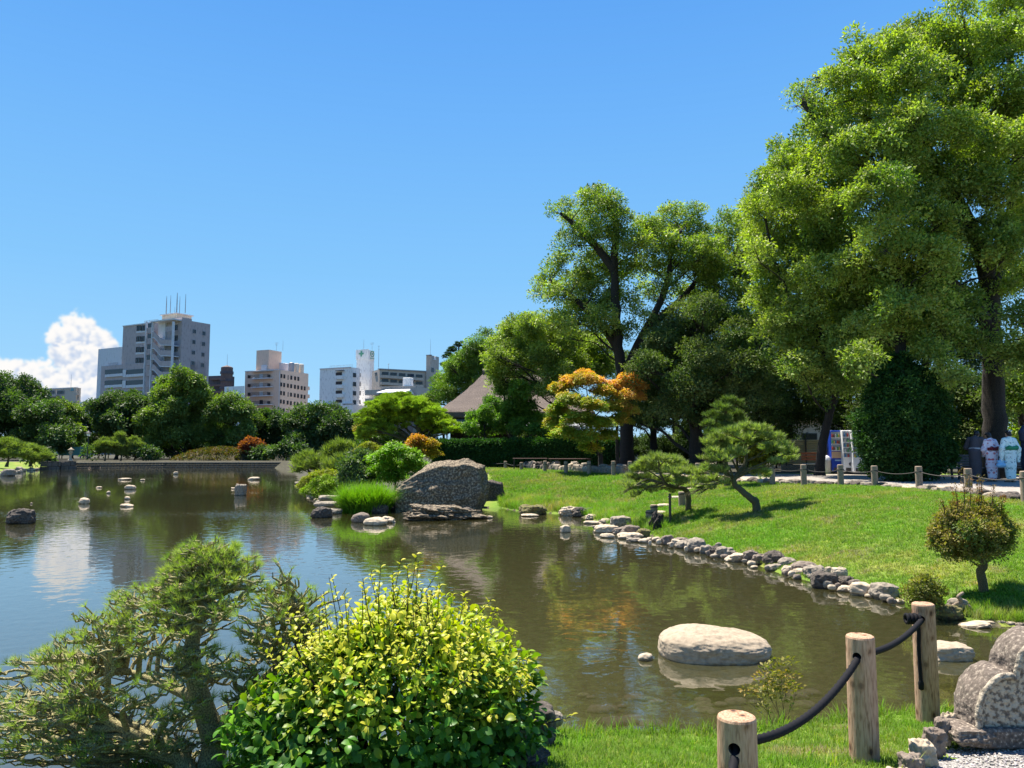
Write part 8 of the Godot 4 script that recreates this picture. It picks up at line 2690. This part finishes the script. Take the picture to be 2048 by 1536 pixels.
	if pose.has("skirt"):
		var sk := Shape.new()
		flesh([[v.call(0, 0.98, 0), v.call(0, 0.6, 0), 0.178 * k, 0.187 * k], [v.call(-0.04, 0.6, 0), v.call(-0.07, 0.12, 0), 0.16 * k, 0.115 * k], [v.call(0.04, 0.6, 0), v.call(0.07, 0.12, 0), 0.16 * k, 0.115 * k]], 0.018, 0.05, sk)
		sk.smooth()
		place("skirt", sk, pose.skirt, o)
	var belt := Shape.new()
	var rings := []
	var wide: float = pose.get("sash", 0.13)
	for q in 9:
		var f := q / 8.0
		rings.append(Vector2((0.178 + 0.012 * sin(f * PI)) * k, (1.02 + wide * f) * k))
	belt.lathe(rings, 28, Vector3(0, 0, -lean * 0.3))
	place("sash", belt, sash, o)
	if woman:
		var bow := Shape.new()
		flesh([[v.call(-0.12, 1.10, 0.17), v.call(0.12, 1.10, 0.17), 0.06 * k, 0.06 * k], [v.call(-0.12, 1.13, 0.18), v.call(-0.02, 1.09, 0.2), 0.06 * k, 0.04 * k], [v.call(0.12, 1.13, 0.18), v.call(0.02, 1.09, 0.2), 0.06 * k, 0.04 * k]], 0.014, 0.03, bow)
		bow.smooth()
		place("bow", bow, sash, o)
	for e in [-1.0, 1.0]:
		var sole := Shape.new()
		var c: Vector3 = v.call(e * (0.07 if woman else 0.1), 0.012, -0.05 + 0.05 * e * pose.get("stride", 0.0))
		sole.box(c, Vector3(0.09, 0.025, 0.25), Basis.IDENTITY, 0.008)
		place("sandal", sole, M.dark_wood, o)
	return o

func people() -> void:
	M.skin = plain(lin(.5, .3, .2), 0.6)
	M.skin.subsurf_scatter_enabled = true
	M.skin.subsurf_scatter_strength = 0.1
	M.hair = plain(lin(.012, .010, .010), 0.5)
	var grey := grained(noise_map([lin(.055, .05, .06), lin(.085, .08, .095)], [0.3, 0.7], 0.08, 97), Vector3(0.5, 2.0, 0.5), 0.9)
	var red_print := cloth(print_map(301, Color(0.93, 0.89, 0.93), [Color(0.72, 0.1, 0.16), Color(0.8, 0.25, 0.3), Color(0.55, 0.5, 0.62)], 34, 13), 0.62)
	var teal_print := cloth(print_map(302, Color(0.88, 0.95, 0.94), [Color(0.08, 0.36, 0.45), Color(0.3, 0.6, 0.62), Color(0.55, 0.78, 0.75), Color(0.1, 0.25, 0.4)], 70, 8), 0.62)
	var burgundy := cloth(print_map(303, Color(0.42, 0.03, 0.1), [Color(0.75, 0.5, 0.55), Color(0.55, 0.1, 0.18)], 26, 8), 0.4)
	person("man in a dark grey robe looking down, beside the bench", 1953, 25.3, 1.70, -0.9, grey, plain(lin(.4, .42, .45), 0.8), false, {"nod": 1.0, "lean": 0.06, "hands": [[-0.06, 1.02, -0.3], [0.08, 1.04, -0.3]], "elbows": [[-0.28, 1.1, -0.05], [0.26, 1.1, -0.05]], "sleeve": 0.08, "sash": 0.07})
	person("woman in a white robe with red flowers and a burgundy sash", 1985, 25.1, 1.62, 0.15, red_print, burgundy, true, {"nod": 0.6, "lean": 0.03, "hands": [[-0.1, 1.0, -0.26], [0.2, 0.86, -0.12]], "elbows": [[-0.26, 1.07, -0.02], [0.28, 1.08, 0.02]], "hair": plain(lin(.03, .018, .012), 0.5)})
	var w := person("woman in a white robe with teal leaves and a green sash, flowers in her hair", 2022, 24.6, 1.66, 0.05, teal_print, plain(lin(.02, .23, .11), 0.7), true, {"nod": 0.1, "hands": [[-0.29, 0.80, 0.0], [0.29, 0.80, 0.0]], "elbows": [[-0.27, 1.07, 0.03], [0.28, 1.07, 0.03]], "sleeve": 0.2})
	var fl := Shape.new()
	for q in 5:
		fl.append_dot(Vector3(-0.05 + q * 0.025, 1.615 + 0.014 * sin(q * 2.1), 0.09), 0.02)
	place("hair_flowers", fl, plain(lin(.75, .7, .72), 0.7), w)
	var bag := thing("carrier_bag", w.position + Vector3(-0.30, 0.45, 0.02), "light blue carrier bag held by the woman with the green sash", "bag")
	var sh := Shape.new()
	flesh([[Vector3(-0.08, 0.08, 0), Vector3(0.08, 0.08, 0), 0.07, 0.07], [Vector3(-0.09, 0.2, 0), Vector3(0.09, 0.2, 0), 0.035, 0.035], [Vector3(0, 0.1, 0), Vector3(0, 0.22, 0), 0.06, 0.03]], 0.012, 0.04, sh)
	sh.smooth()
	place("pouch", sh, plain(lin(.25, .5, .72), 0.5), bag)
	sh = Shape.new()
	sh.tube(arc([Vector3(-0.06, 0.22, 0), Vector3(-0.03, 0.31, 0), Vector3(0.03, 0.31, 0), Vector3(0.06, 0.22, 0)], 5), taper(16, 0.006, 0.006), 6)
	place("handle", sh, plain(lin(.25, .5, .72), 0.5), bag)
	var navy := plain(lin(.02, .025, .05), 0.85)
	person("person in dark navy with one arm raised, cut by the frame edge", 2057, 25.0, 1.72, 0.4, navy, navy, false, {"hands": [[0.02, 1.78, -0.05], [0.26, 0.85, -0.05]], "elbows": [[-0.22, 1.56, 0.0], [0.28, 1.08, 0.02]], "sleeve": 0.0, "sash": 0.05})

func _ready() -> void:
	rng.seed = 2024
	var camera := Camera3D.new()
	camera.name = "camera"
	camera.position = Vector3(0, EYE, 0)
	camera.rotation.x = PITCH
	camera.fov = rad_to_deg(2.0 * atan(768.0 / LENS))
	camera.near = 0.05
	camera.far = 5000.0
	add_child(camera)
	var around := WorldEnvironment.new()
	around.name = "surroundings"
	var e := Environment.new()
	e.background_mode = Environment.BG_SKY
	e.sky = sky()
	e.tonemap_mode = Environment.TONE_MAPPER_LINEAR
	e.tonemap_exposure = EXPOSURE
	e.sdfgi_enabled = true
	e.ssao_enabled = true
	e.ssil_enabled = true
	around.environment = e
	add_child(around)
	var sun := DirectionalLight3D.new()
	sun.name = "sun"
	sun.light_color = Color(1.0, 0.965, 0.91)
	sun.light_energy = 1.6
	sun.light_angular_distance = 0.5
	sun.shadow_enabled = true
	add_child(sun)
	sun.look_at_from_position(Vector3(-0.24, 0.925, -0.30) * 100.0, Vector3.ZERO)
	materials()
	shores()
	terrain()
	water()
	kinds()
	town()
	far_shore()
	point()
	house()
	grove()
	walk()
	bank()
	near_rocks()
	near_fence()
	carved_stone()
	near_pine()
	near_bush()
	people()
